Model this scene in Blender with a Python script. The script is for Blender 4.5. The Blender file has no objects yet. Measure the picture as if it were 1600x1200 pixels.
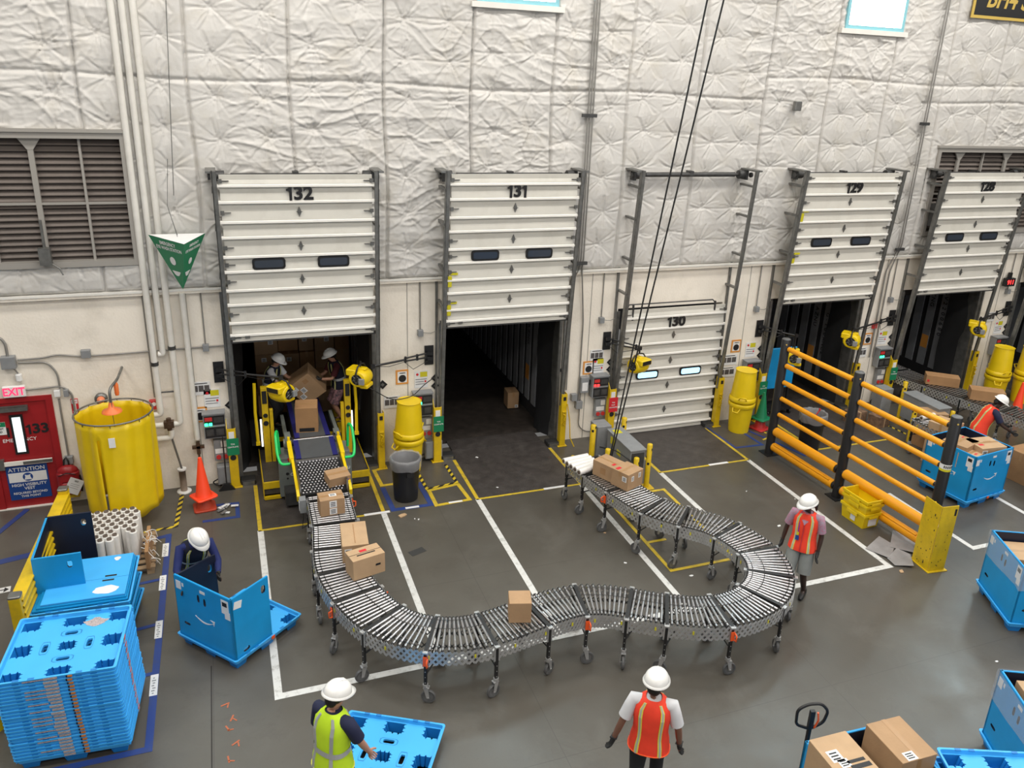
import bpy, bmesh, math, random
from math import sin, cos, pi, radians as RD, sqrt
from mathutils import Vector, Matrix, noise
random.seed(7)
S = bpy.context.scene
COL = S.collection

# ------------------------------------------------------------------ camera
CPOS = Vector((-1.1781, -14.1951, 7.3118)); CYAW, CPIT, CROLL = 0.37360, 0.34610, 0.04520
FPX, PPX, PPY = 1269.79, 832.74, 565.24
fwd = Vector((sin(CYAW)*cos(CPIT), cos(CYAW)*cos(CPIT), -sin(CPIT)))
r0 = Vector((cos(CYAW), -sin(CYAW), 0)); u0 = r0.cross(fwd)
CR = r0*cos(CROLL)+u0*sin(CROLL); CU = -r0*sin(CROLL)+u0*cos(CROLL)
cam = bpy.data.cameras.new('camera'); co = bpy.data.objects.new('camera', cam); COL.objects.link(co)
m3 = Matrix((CR, CU, -fwd)).transposed()
co.matrix_world = Matrix.Translation(CPOS) @ m3.to_4x4()
cam.sensor_width = 36; cam.lens = 36*FPX/1600
cam.shift_x = -(PPX-800)/1600; cam.shift_y = (PPY-600)/1600
cam.clip_end = 200; cam.clip_start = .1
S.camera = co

# ------------------------------------------------------------------ world, light, exposure
W = bpy.data.worlds.new('world'); S.world = W; W.use_nodes = True
W.node_tree.nodes['Background'].inputs[0].default_value = (1.0, .975, .94, 1)
W.node_tree.nodes['Background'].inputs[1].default_value = 0.16
S.view_settings.view_transform = 'Standard'; S.view_settings.look = 'None'
S.view_settings.exposure = 0.0; S.view_settings.gamma = 1; S.view_settings.use_curve_mapping = False

def area(name, loc, size, power, color, target=None, sy=None):
    l = bpy.data.lights.new(name, 'AREA'); l.shape = 'RECTANGLE'; l.size = size; l.size_y = sy or size
    l.energy = power; l.color = color
    o = bpy.data.objects.new(name, l); COL.objects.link(o); o.location = loc
    if target is not None:
        o.rotation_euler = (Vector(target)-Vector(loc)).to_track_quat('-Z', 'Y').to_euler()
    return o
# rows of LED high-bay fittings hung from the roof, tilted by nothing: they face straight down
for ix, x in enumerate((-7.5, -1.0, 5.5, 12.0, 18.5)):
    for iy, y in enumerate((-3.6, -9.5, -16.0)):
        area('high_bay_lamp', (x, y, 11.6), 3.2, (300, 300, 230)[iy], (1.0, .955, .885), sy=1.4)
# unseen cool fill lamp behind the camera, added to brighten the lower wall
area('front_fill', (10, -30, 7.5), 18, 1100, (.93, .96, 1.0), target=(6, 0, 3.0), sy=6)

# ------------------------------------------------------------------ helpers
class B:
    """collects shapes into one mesh"""
    def __init__(s): s.v = []; s.f = []; s.m = []; s.sm = []
    def add(s, vs, fs, m=0, smooth=False, M=None):
        o = len(s.v)
        if M is not None: vs = [M @ Vector(v) for v in vs]
        s.v += [tuple(v) for v in vs]
        for f in fs:
            s.f.append(tuple(i+o for i in f)); s.m.append(m); s.sm.append(smooth)
        return s
    def box(s, c, d, rz=0, m=0, M=None, rx=0, ry=0):
        x, y, z = d[0]/2, d[1]/2, d[2]/2
        vs = [Vector((a*x, b*y, e*z)) for e in (-1, 1) for b in (-1, 1) for a in (-1, 1)]
        R = Matrix.Translation(Vector(c)) @ Matrix.Rotation(rz, 4, 'Z') @ Matrix.Rotation(ry, 4, 'Y') @ Matrix.Rotation(rx, 4, 'X')
        if M is not None: R = M @ R
        return s.add(vs, [(0,2,3,1),(4,5,7,6),(0,1,5,4),(2,6,7,3),(0,4,6,2),(1,3,7,5)], m, False, R)
    def bx(s, x0, x1, y0, y1, z0, z1, m=0, M=None):
        return s.box(((x0+x1)/2, (y0+y1)/2, (z0+z1)/2), (x1-x0, y1-y0, z1-z0), 0, m, M)
    def rbox(s, c, d, r=.01, rz=0, m=0, M=None, seg=3):
        # box with rounded vertical edges and a small top / bottom chamfer
        x, y, z = d[0]/2, d[1]/2, d[2]/2; r = min(r, x*.99, y*.99); pts = []
        for cx, cy, a0 in ((1,1,0),(-1,1,90),(-1,-1,180),(1,-1,270)):
            for k in range(seg+1):
                a = RD(a0+90*k/seg); pts.append((cx*(x-r)+r*cos(a), cy*(y-r)+r*sin(a)))
        R = Matrix.Translation(Vector(c)) @ Matrix.Rotation(rz, 4, 'Z')
        if M is not None: R = M @ R
        q = min(r*.5, z*.5); n = len(pts); rings = []
        for zz, k in ((-z, q), (-z+q, 0), (z-q, 0), (z, q)):
            rings.append([((px-(k if px > 0 else -k)), (py-(k if py > 0 else -k)), zz) for px, py in pts])
        vs = [p for g in rings for p in g]; fs = []
        for g in range(3):
            for i in range(n):
                j = (i+1) % n; fs.append((g*n+i, g*n+j, (g+1)*n+j, (g+1)*n+i))
        fs.append(tuple(range(n-1, -1, -1))); fs.append(tuple(3*n+i for i in range(n)))
        return s.add(vs, fs, m, False, R)
    def cyl(s, a, b, r, r2=None, n=12, m=0, caps=True, M=None, smooth=True):
        a = Vector(a); b = Vector(b); r2 = r if r2 is None else r2; d = b-a
        if d.length < 1e-6: return s
        d.normalize(); up = Vector((0,0,1)) if abs(d.z) < .95 else Vector((1,0,0))
        e1 = d.cross(up).normalized(); e2 = d.cross(e1)
        vs = []
        for p, q in ((a, r), (b, r2)):
            for k in range(n):
                t = 2*pi*k/n; vs.append(p + e1*(q*cos(t)) + e2*(q*sin(t)))
        s.add(vs, [(k, k+n, (k+1) % n+n, (k+1) % n) for k in range(n)], m, smooth, M)
        if caps: s.add(vs[:n], [tuple(range(n))], m, False, M); s.add(vs[n:], [tuple(range(n-1, -1, -1))], m, False, M)
        return s
    def tube(s, pts, r, n=8, m=0, M=None, closed=False):
        pts = [Vector(p) for p in pts]; N = len(pts); vs = []
        t0 = (pts[1]-pts[0]).normalized(); up = Vector((0,0,1)) if abs(t0.z) < .9 else Vector((1,0,0))
        e1 = t0.cross(up).normalized()
        for i in range(N):
            if closed: t = (pts[(i+1) % N]-pts[i-1])
            else: t = pts[min(i+1, N-1)]-pts[max(i-1, 0)]
            t.normalize(); e1 = (e1 - t*e1.dot(t)).normalized(); e2 = t.cross(e1)
            rr = r[i] if isinstance(r, (list, tuple)) else r
            for k in range(n):
                a = 2*pi*k/n; vs.append(pts[i]+e1*(rr*cos(a))+e2*(rr*sin(a)))
        fs = []
        for i in range(N if closed else N-1):
            j = (i+1) % N
            for k in range(n): fs.append((i*n+k, i*n+(k+1) % n, j*n+(k+1) % n, j*n+k))
        s.add(vs, fs, m, True, M)
        if not closed:
            s.add(vs[:n], [tuple(range(n-1, -1, -1))], m, False, M); s.add(vs[-n:], [tuple(range(n))], m, False, M)
        return s
    def lathe(s, prof, n=24, c=(0,0,0), m=0, M=None, smooth=True, capb=True, capt=True):
        vs = [(c[0]+r*cos(2*pi*k/n), c[1]+r*sin(2*pi*k/n), c[2]+z) for r, z in prof for k in range(n)]
        fs = [(i*n+k, i*n+(k+1) % n, (i+1)*n+(k+1) % n, (i+1)*n+k) for i in range(len(prof)-1) for k in range(n)]
        s.add(vs, fs, m, smooth, M)
        if capb: s.add(vs[:n], [tuple(range(n-1, -1, -1))], m, False, M)
        if capt: s.add(vs[-n:], [tuple(range(n))], m, False, M)
        return s
    def prism(s, poly, h0, h1, axis='z', m=0, M=None, smooth=False):
        # poly in the plane across the axis; z:(x,y) y:(x,z) x:(y,z)
        def P(p, h): return {'z': (p[0], p[1], h), 'y': (p[0], h, p[1]), 'x': (h, p[0], p[1])}[axis]
        n = len(poly); vs = [P(p, h0) for p in poly]+[P(p, h1) for p in poly]
        s.add(vs, [(i, (i+1) % n, (i+1) % n+n, i+n) for i in range(n)], m, smooth, M)
        s.add(vs, [tuple(range(n-1, -1, -1)), tuple(range(n, 2*n))], m, False, M); return s
    def quad(s, a, b, c, d, m=0): return s.add([a, b, c, d], [(0,1,2,3)], m)
    def sphere(s, c, r, m=0, n=12, k=8, sc=(1,1,1), M=None):
        pr = [(max(1e-4, r*sin(pi*i/k)), -r*cos(pi*i/k)) for i in range(k+1)]
        T = Matrix.Translation(Vector(c)) @ Matrix.Diagonal((*sc, 1))
        if M is not None: T = M @ T
        return s.lathe(pr, n, (0,0,0), m, T, capb=False, capt=False)
    def digits(s, t, cap, Mx, m=0, depth=.004, wid=.62):
        # bold sans numerals laid out one by one; the 1 is drawn with its flag
        n_ = len(t); adv = [cap*(wid+.10) if c != '1' else cap*.52 for c in t]; x = -sum(adv)/2
        for c, a in zip(t, adv):
            if c == '1': s.prism([(x+a*.42-cap*.0, cap*.5), (x+a*.42+cap*.19, cap*.5), (x+a*.42+cap*.19, -cap*.5), (x+a*.42, -cap*.5), (x+a*.42, cap*.24), (x+a*.42-cap*.22, cap*.24), (x+a*.42-cap*.22, cap*.36), (x+a*.42-cap*.08, cap*.40)], -depth, depth, 'z', m, Mx)
            else: s.text(c, cap*1.36, Mx @ Matrix.Translation((x+a/2, .0, 0)), m, depth, .03, sx=wid*1.75)
            x += a
        return s
    def text(s, t, size, M, m=0, depth=.002, bold=0.0, align='CENTER', shear=0, sx=1.0):
        cu = bpy.data.curves.new('t', 'FONT'); cu.body = t; cu.size = size; cu.align_x = align; cu.align_y = 'CENTER'
        cu.extrude = depth; cu.offset = bold*size; cu.shear = shear; cu.resolution_u = 3
        o = bpy.data.objects.new('t', cu); me = o.to_mesh()
        vs = [Vector((v.co.x*sx, v.co.y, v.co.z)) for v in me.vertices]; fs = [tuple(p.vertices) for p in me.polygons]
        s.add(vs, fs, m, False, M); o.to_mesh_clear(); bpy.data.objects.remove(o); bpy.data.curves.remove(cu)
        return s
    def ob(s, name, mats, parent=None, loc=None, bevel=0, sub=0, recalc=True):
        me = bpy.data.meshes.new(name); me.from_pydata(s.v, [], s.f)
        if not isinstance(mats, (list, tuple)): mats = [mats]
        for q in mats: me.materials.append(q)
        me.polygons.foreach_set('material_index', s.m); me.polygons.foreach_set('use_smooth', s.sm)
        if recalc:
            bm = bmesh.new(); bm.from_mesh(me); bmesh.ops.recalc_face_normals(bm, faces=bm.faces); bm.to_mesh(me); bm.free()
        me.update()
        o = bpy.data.objects.new(name, me); COL.objects.link(o)
        if parent: o.parent = parent
        if loc: o.location = loc
        if bevel:
            b = o.modifiers.new('b', 'BEVEL'); b.width = bevel; b.segments = 2; b.limit_method = 'ANGLE'; b.angle_limit = RD(50)
        if sub:
            b = o.modifiers.new('s', 'SUBSURF'); b.levels = sub; b.render_levels = sub
        return o

def tag(o, label=None, cat=None, group=None, kind=None):
    if label: o['label'] = label
    if cat: o['category'] = cat
    if group: o['group'] = group
    if kind: o['kind'] = kind
    return o
def thing(name, label, cat, loc=(0,0,0), rz=0, group=None):
    o = bpy.data.objects.new(name, None); COL.objects.link(o); o.empty_display_size = .1
    o.location = loc; o.rotation_euler = (0, 0, rz)
    return tag(o, label, cat, group)
def dup(root, loc=None, rz=None, label=None, group=None, tilt=None):
    def cp(o, par):
        c = o.copy(); COL.objects.link(c)
        if par: c.parent = par
        for ch in o.children: cp(ch, c)
        return c
    r = cp(root, None)
    if loc is not None: r.location = loc
    if rz is not None: r.rotation_euler = (0, 0, rz)
    if tilt is not None: r.rotation_euler = tilt
    if label: r['label'] = label
    if group: r['group'] = group
    return r
def struct(o): o['kind'] = 'structure'; return o
def facing(x, y, z, yaw=0, pitch=0):
    """matrix that stands a text / plate (drawn in XY) upright facing -Y at (x,y,z)"""
    return Matrix.Translation((x, y, z)) @ Matrix.Rotation(yaw, 4, 'Z') @ Matrix.Rotation(RD(90)-pitch, 4, 'X')

# ------------------------------------------------------------------ materials
def mat(name, col, rough=.6, metal=0, var=0.0, scale=6.0, bump=0.0, bscale=60, spec=.5, col2=None, emit=0, alpha=1, coat=0, trans=0, dirt=None, dscale=2.0, damt=.4):
    M = bpy.data.materials.new(name); M.use_nodes = True; nt = M.node_tree; b = nt.nodes['Principled BSDF']
    b.inputs['Base Color'].default_value = (*col, 1); b.inputs['Roughness'].default_value = rough
    b.inputs['Metallic'].default_value = metal; b.inputs['Specular IOR Level'].default_value = spec
    if coat: b.inputs['Coat Weight'].default_value = coat; b.inputs['Coat Roughness'].default_value = .25
    if emit: b.inputs['Emission Color'].default_value = (*col, 1); b.inputs['Emission Strength'].default_value = emit
    if alpha < 1: b.inputs['Alpha'].default_value = alpha
    if trans: b.inputs['Transmission Weight'].default_value = trans
    if var or bump or dirt:
        tc = nt.nodes.new('ShaderNodeTexCoord')
        last = None
        if var or col2:
            n = nt.nodes.new('ShaderNodeTexNoise'); n.inputs['Scale'].default_value = scale; n.inputs['Detail'].default_value = 5
            nt.links.new(tc.outputs['Object'], n.inputs['Vector'])
            mr = nt.nodes.new('ShaderNodeMapRange'); mr.inputs[1].default_value = .3; mr.inputs[2].default_value = .7
            nt.links.new(n.outputs[0], mr.inputs[0])
            mx = nt.nodes.new('ShaderNodeMix'); mx.data_type = 'RGBA'
            c2 = col2 or tuple(c*(1-var) for c in col); c1 = col if col2 else tuple(min(1, c*(1+var*.6)) for c in col)
            mx.inputs[6].default_value = (*c1, 1); mx.inputs[7].default_value = (*c2, 1)
            nt.links.new(mr.outputs[0], mx.inputs[0]); nt.links.new(mx.outputs[2], b.inputs['Base Color']); last = mx
        if dirt:
            n = nt.nodes.new('ShaderNodeTexNoise'); n.inputs['Scale'].default_value = dscale; n.inputs['Detail'].default_value = 8; n.inputs['Roughness'].default_value = .7
            nt.links.new(tc.outputs['Object'], n.inputs['Vector'])
            mr = nt.nodes.new('ShaderNodeMapRange'); mr.inputs[1].default_value = .5; mr.inputs[2].default_value = .72; mr.inputs[4].default_value = damt
            nt.links.new(n.outputs[0], mr.inputs[0])
            mx = nt.nodes.new('ShaderNodeMix'); mx.data_type = 'RGBA'; mx.inputs[6].default_value = (*col, 1); mx.inputs[7].default_value = (*dirt, 1)
            if last: nt.links.new(last.outputs[2], mx.inputs[6])
            nt.links.new(mr.outputs[0], mx.inputs[0]); nt.links.new(mx.outputs[2], b.inputs['Base Color'])
        if bump:
            n = nt.nodes.new('ShaderNodeTexNoise'); n.inputs['Scale'].default_value = bscale; n.inputs['Detail'].default_value = 6
            nt.links.new(tc.outputs['Object'], n.inputs['Vector'])
            bp = nt.nodes.new('ShaderNodeBump'); bp.inputs['Strength'].default_value = bump; bp.inputs['Distance'].default_value = .02
            nt.links.new(n.outputs[0], bp.inputs['Height']); nt.links.new(bp.outputs[0], b.inputs['Normal'])
    return M
def node(nt, kind, **k):
    n = nt.nodes.new(kind)
    for a, v in k.items(): setattr(n, a, v)
    return n

M = {}
M['cream'] = mat('painted concrete', (.88, .815, .715), .62, var=.06, scale=1.2, bump=.25, bscale=25, dirt=(.55, .49, .40), dscale=1.3, damt=.45)
M['blanket'] = mat('insulation facing', (.60, .582, .552), .45, var=.04, scale=2.0, bump=.25, bscale=12, spec=.6, dirt=(.50, .46, .38), dscale=1.7, damt=.5)
M['panel'] = mat('door panel enamel', (.62, .60, .54), .45, var=.04, scale=3, dirt=(.45, .42, .36), dscale=2.2, damt=.35)  # set darker than the ribs, so the colour deepens the band shading
M['panel_rib'] = mat('door rib enamel', (.80, .78, .73), .4, var=.05, scale=5)
M['galv'] = mat('galvanised steel', (.22, .22, .21), .42, .7, var=.25, scale=9)
M['galv_dark'] = mat('dark steel', (.075, .075, .075), .5, .5, var=.3, scale=8)
M['conduit'] = mat('conduit grey', (.30, .29, .27), .45, .4, var=.15, scale=4)
M['boxgrey'] = mat('grey enclosure', (.26, .27, .28), .5, .1, var=.1, scale=8)
M['black'] = mat('black plastic', (.012, .012, .013), .45)
M['blackrub'] = mat('black cloth', (.012, .0125, .014), .6, bump=.4, bscale=6)
M['white'] = mat('white plastic', (.80, .80, .79), .35, var=.03, scale=6)
M['pipe'] = mat('white pipe jacket', (.72, .70, .65), .45, var=.06, scale=5, dirt=(.5, .46, .4), dscale=3, damt=.3)
M['yellow'] = mat('yellow paint', (.68, .46, .008), .42, var=.10, scale=7, dirt=(.35, .24, .02), dscale=6, damt=.5)
M['yellow_pl'] = mat('yellow plastic', (.79, .56, .006), .38, var=.05, scale=5)
M['amber'] = mat('amber guard rail', (.82, .335, .004), .38, var=.05, scale=4)
M['red'] = mat('red paint', (.33, .012, .016), .38, var=.12, scale=4)
M['redpl'] = mat('red plastic', (.55, .03, .03), .4)
M['cone'] = mat('cone orange', (1.0, .075, .022), .45)
M['green'] = mat('green sign', (.008, .20, .085), .4)
M['greenh'] = mat('green handle', (.01, .58, .13), .35)
M['blue'] = mat('blue bin plastic', (.008, .30, .66), .42, var=.08, scale=3, spec=.4)
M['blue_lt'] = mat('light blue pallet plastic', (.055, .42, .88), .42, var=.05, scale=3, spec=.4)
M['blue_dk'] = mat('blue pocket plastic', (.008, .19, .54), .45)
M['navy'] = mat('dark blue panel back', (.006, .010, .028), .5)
M['navycloth'] = mat('navy cloth', (.006, .008, .025), .85)
M['card'] = mat('cardboard', (.40, .25, .135), .8, var=.09, scale=5, bump=.08, bscale=40)
M['card2'] = mat('pale cardboard', (.48, .32, .185), .8, var=.08, scale=5, bump=.08, bscale=40)
M['card3'] = mat('brown cardboard', (.36, .20, .09), .8, var=.1, scale=5, bump=.08, bscale=40)
M['tape'] = mat('parcel tape', (.38, .22, .10), .3)
M['label'] = mat('paper label', (.78, .78, .78), .5, var=.05)
M['ink'] = mat('black print', (.01, .01, .012), .55)
M['chrome'] = mat('zinc roller', (.52, .51, .52), .33, 1.0, var=.12, scale=14)
M['zinc'] = mat('zinc plated link', (.58, .58, .58), .42, .7, var=.15, scale=10)
M['rubber'] = mat('grey rubber tyre', (.10, .10, .10), .6)
M['rubber_b'] = mat('black rubber', (.02, .02, .02), .7)
M['wheelhub'] = mat('wheel hub', (.20, .20, .20), .45, .3)
M['orange'] = mat('orange handle', (.85, .11, .02), .4)
M['film'] = mat('stretch film roll', (.78, .76, .73), .3, var=.05, scale=12, spec=.7)
M['kraft'] = mat('cardboard core', (.10, .07, .05), .8)
M['hat'] = mat('hard hat white', (.86, .85, .82), .3, coat=.3)
M['steelgrey'] = mat('machine grey', (.20, .22, .205), .45, .2, var=.08)
M['belt'] = mat('conveyor belt', (.075, .08, .085), .55, var=.15, scale=4)
M['belt_blue'] = mat('belt edge blue', (.015, .016, .14), .5)
M['paper_grey'] = mat('flattened grey board', (.30, .29, .29), .75, var=.15, scale=5, bump=.2)
M['signred'] = mat('sign red', (.60, .02, .03), .45)
M['signblue'] = mat('sign blue', (.01, .055, .25), .45)
M['signorange'] = mat('sign orange', (.70, .30, .06), .5)
M['signyellow'] = mat('sign yellow', (.62, .56, .02), .5)
M['purple'] = mat('purple plastic', (.16, .05, .40), .45)
M['gold'] = mat('gold print', (.60, .42, .09), .45)
M['louver'] = mat('louver brown', (.15, .125, .11), .55, .1, var=.15, scale=3)
M['louver_fr'] = mat('louver frame', (.36, .34, .31), .5, .2)
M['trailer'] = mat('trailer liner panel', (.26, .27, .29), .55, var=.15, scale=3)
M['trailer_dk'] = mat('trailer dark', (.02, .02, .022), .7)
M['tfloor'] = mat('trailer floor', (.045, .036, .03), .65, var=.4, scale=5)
M['plate'] = mat('leveler steel plate', (.075, .066, .062), .42, .25, var=.25, scale=5, bump=.5, bscale=70, dirt=(.13, .12, .11), dscale=3, damt=.6)
M['led_g'] = mat('green lamp', (.05, 1.0, .55), .4, emit=3)
M['led_r'] = mat('red lamp', (1.0, .03, .03), .4, emit=3)
M['led_p'] = mat('exit letters lit', (1.0, .03, .10), .4, emit=1.6)
M['daylight'] = mat('daylight through pane', (.72, .92, 1.0), .3, emit=22.0)
M['daylight2'] = mat('daylight through door pane', (.36, .70, .95), .3, emit=1.6)
M['daylight3'] = mat('daylight through exit door pane', (.75, .90, .93), .3, emit=.9)
M['winframe'] = mat('window frame blue', (.25, .55, .62), .4)
M['darkglass'] = mat('dark pane', (.04, .05, .07), .15, spec=.6)
M['linew'] = mat('white floor paint', (.66, .66, .64), .5, dirt=(.20, .19, .17), dscale=9, damt=.7)
M['liney'] = mat('yellow floor paint', (.60, .43, .03), .5, dirt=(.17, .14, .08), dscale=8, damt=.8)
M['lineb'] = mat('blue floor tape', (.02, .05, .22), .45, dirt=(.05, .06, .12), dscale=6, damt=.7)
M['skin1'] = mat('skin light', (.50, .26, .17), .5)
M['skin2'] = mat('skin brown', (.20, .095, .06), .5)
M['skin3'] = mat('skin dark', (.045, .022, .015), .45)
M['hair'] = mat('black hair', (.01, .008, .007), .6)
M['vest_o'] = mat('orange safety vest', (.90, .055, .022), .75, var=.08, scale=9)
M['vest_y'] = mat('lime safety vest', (.55, .80, .02), .75, var=.06, scale=9)
M['refl'] = mat('reflective band', (.48, .50, .50), .35, .2)
M['refl_y'] = mat('lime trim', (.75, .72, .12), .6)
M['tee_w'] = mat('white shirt', (.62, .62, .64), .85)
M['tee_n'] = mat('navy shirt', (.012, .016, .05), .85)
M['tee_b'] = mat('blue sweatshirt', (.010, .018, .105), .85)
M['tee_p'] = mat('pink plaid shirt', (.45, .16, .24), .85, col2=(.30, .30, .36), var=.1, scale=40)
M['tee_m'] = mat('maroon shirt', (.07, .008, .012), .85)
M['short_g'] = mat('grey shorts', (.20, .21, .20), .9, var=.1)
M['trouser'] = mat('black trousers', (.012, .012, .014), .85)
M['floral'] = mat('floral shorts', (.05, .05, .06), .85, col2=(.45, .22, .24), var=.1, scale=22)
M['glove'] = mat('black work gloves', (.018, .018, .018), .7)
M['shoe'] = mat('black shoe', (.015, .015, .015), .5)
M['bag'] = mat('clear bin liner', (.55, .55, .57), .25, spec=.6, alpha=.32)
M['wrap'] = mat('stretch wrap film', (.75, .80, .85), .18, spec=.7, alpha=.28, bump=.6, bscale=18)
M['tag_grey'] = mat('grey photo print', (.10, .09, .09), .6, var=.5, scale=40)

# floor: stained, sealed concrete with joints, cracks and tyre wear
def floor_material():
    m = bpy.data.materials.new('sealed concrete floor'); m.use_nodes = True; nt = m.node_tree; b = nt.nodes['Principled BSDF']; L = nt.links.new
    tc = node(nt, 'ShaderNodeTexCoord')
    def nz(scale, det=6, ro=.6, dist=0):
        n = node(nt, 'ShaderNodeTexNoise'); n.inputs['Scale'].default_value = scale; n.inputs['Detail'].default_value = det
        n.inputs['Roughness'].default_value = ro; n.inputs['Distortion'].default_value = dist; L(tc.outputs['Object'], n.inputs['Vector']); return n
    def mix(a, bb, fac, mode='MIX'):
        x = node(nt, 'ShaderNodeMix', data_type='RGBA', blend_type=mode)
        for s, v in ((0, fac), (6, a), (7, bb)):
            if isinstance(v, (int, float)): x.inputs[s].default_value = v
            elif isinstance(v, tuple): x.inputs[s].default_value = (*v, 1)
            else: L(v, x.inputs[s])
        return x.outputs[2]
    def rng(src, a, bb, c=0, d=1):
        x = node(nt, 'ShaderNodeMapRange'); x.inputs[1].default_value = a; x.inputs[2].default_value = bb; x.inputs[3].default_value = c; x.inputs[4].default_value = d
        L(src, x.inputs[0]); return x.outputs[0]
    base = mix((.104, .097, .083), (.074, .066, .054), rng(nz(.35, 4).outputs[0], .35, .65))
    base = mix(base, (.128, .120, .106), rng(nz(1.1, 8, .7, .6).outputs[0], .52, .75, 0, .55))
    base = mix(base, (.052, .045, .038), rng(nz(2.3, 9, .75, .3).outputs[0], .55, .8, 0, .6))
    sp = nz(38, 3); base = mix(base, (.05, .045, .04), rng(sp.outputs[0], .66, .74, 0, .5))
    # saw-cut joints
    br = node(nt, 'ShaderNodeTexBrick'); br.offset = 0; br.inputs['Scale'].default_value = 1; br.inputs['Mortar Size'].default_value = .005
    br.inputs['Brick Width'].default_value = 3.715; br.inputs['Row Height'].default_value = 3.6; br.inputs['Mortar Smooth'].default_value = .3
    mp = node(nt, 'ShaderNodeMapping'); mp.inputs['Location'].default_value = (1.75, .55, 0); L(tc.outputs['Object'], mp.inputs[0]); L(mp.outputs[0], br.inputs['Vector'])
    base = mix(base, (.035, .03, .027), rng(br.outputs['Fac'], 0, 1, 0, .45))
    L(base, b.inputs['Base Color'])
    L(rng(nz(1.6, 6, .6).outputs[0], .35, .7, .30, .46), b.inputs['Roughness'])
    b.inputs['Specular IOR Level'].default_value = .5
    bp = node(nt, 'ShaderNodeBump'); bp.inputs['Strength'].default_value = .12; bp.inputs['Distance'].default_value = .01
    L(nz(5, 8, .65).outputs[0], bp.inputs['Height']); L(bp.outputs[0], b.inputs['Normal'])
    return m
M['floor'] = floor_material()
def hazard_material(name, c2=(.02, .02, .02), n=9, ang=.8):
    m = bpy.data.materials.new(name); m.use_nodes = True; nt = m.node_tree; b = nt.nodes['Principled BSDF']; L = nt.links.new
    tc = node(nt, 'ShaderNodeTexCoord'); mp = node(nt, 'ShaderNodeMapping'); mp.inputs['Rotation'].default_value = (0, 0, ang)
    w = node(nt, 'ShaderNodeTexWave'); w.inputs['Scale'].default_value = n; w.inputs['Distortion'].default_value = 0
    r = node(nt, 'ShaderNodeMath', operation='GREATER_THAN'); r.inputs[1].default_value = .5
    x = node(nt, 'ShaderNodeMix', data_type='RGBA'); x.inputs[6].default_value = (*c2, 1); x.inputs[7].default_value = (.62, .46, .03, 1)
    L(tc.outputs['Object'], mp.inputs[0]); L(mp.outputs[0], w.inputs['Vector']); L(w.outputs['Fac'], r.inputs[0]); L(r.outputs[0], x.inputs[0]); L(x.outputs[2], b.inputs['Base Color'])
    b.inputs['Roughness'].default_value = .5
    return m
M['hazard'] = hazard_material('hazard tape', n=2.6)
# ================================================================== SHELL
DN = ['belt loader door 132', 'open empty door 131', 'closed door 130', 'guard-rail door 129', 'louver door 128', 'far right door 127']
PX = 3.715                      # bay pitch
ZT, ZB, HD, TILT = 5.56, 2.77, 2.79, .0833
b = B(); b.bx(-14, 30, -24, .3, -.2, 0); fo = struct(b.ob('floor', M['floor']))
# back wall: painted concrete up to 3.655, carrying on above behind the insulation
LV = [(-7.0, -2.45, 4.10, 6.13), (13.70, 17.3, 4.10, 6.05)]      # louver openings
WN = [(-4.4, -2.95, 8.32, 11.3), (3.06, 4.52, 8.32, 11.3), (10.62, 12.09, 8.32, 11.3), (18.0, 20.2, 8.0, 11.3)]
b = B(); x0 = -14.0
ops = [(n*PX-1.24, n*PX+1.24) for n in range(6)]
door = (-4.95, -4.10, 1.93)
cuts = [(-14.0, door[0])] + [(door[1], ops[0][0])] + [(ops[i][1], ops[i+1][0]) for i in range(5)] + [(ops[5][1], 30)]
for a, c in cuts: b.bx(a, c, 0, .28, 0, 3.7)
b.bx(door[0], door[1], 0, .28, door[2], 3.7)
for a, c in ops: b.bx(a, c, 0, .28, 2.80, 3.7)
xs = sorted({-14.0, 30.0} | {v for w in LV+WN for v in w[:2]}); zs = sorted({3.7, 12.0} | {v for w in LV+WN for v in w[2:]})
for i in range(len(xs)-1):
    for j in range(len(zs)-1):
        cx, cz = (xs[i]+xs[i+1])/2, (zs[j]+zs[j+1])/2
        if not any(w[0] < cx < w[1] and w[2] < cz < w[3] for w in LV+WN): b.bx(xs[i], xs[i+1], .0, .28, zs[j], zs[j+1])
wall = struct(b.ob('wall_back', M['cream']))

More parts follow.
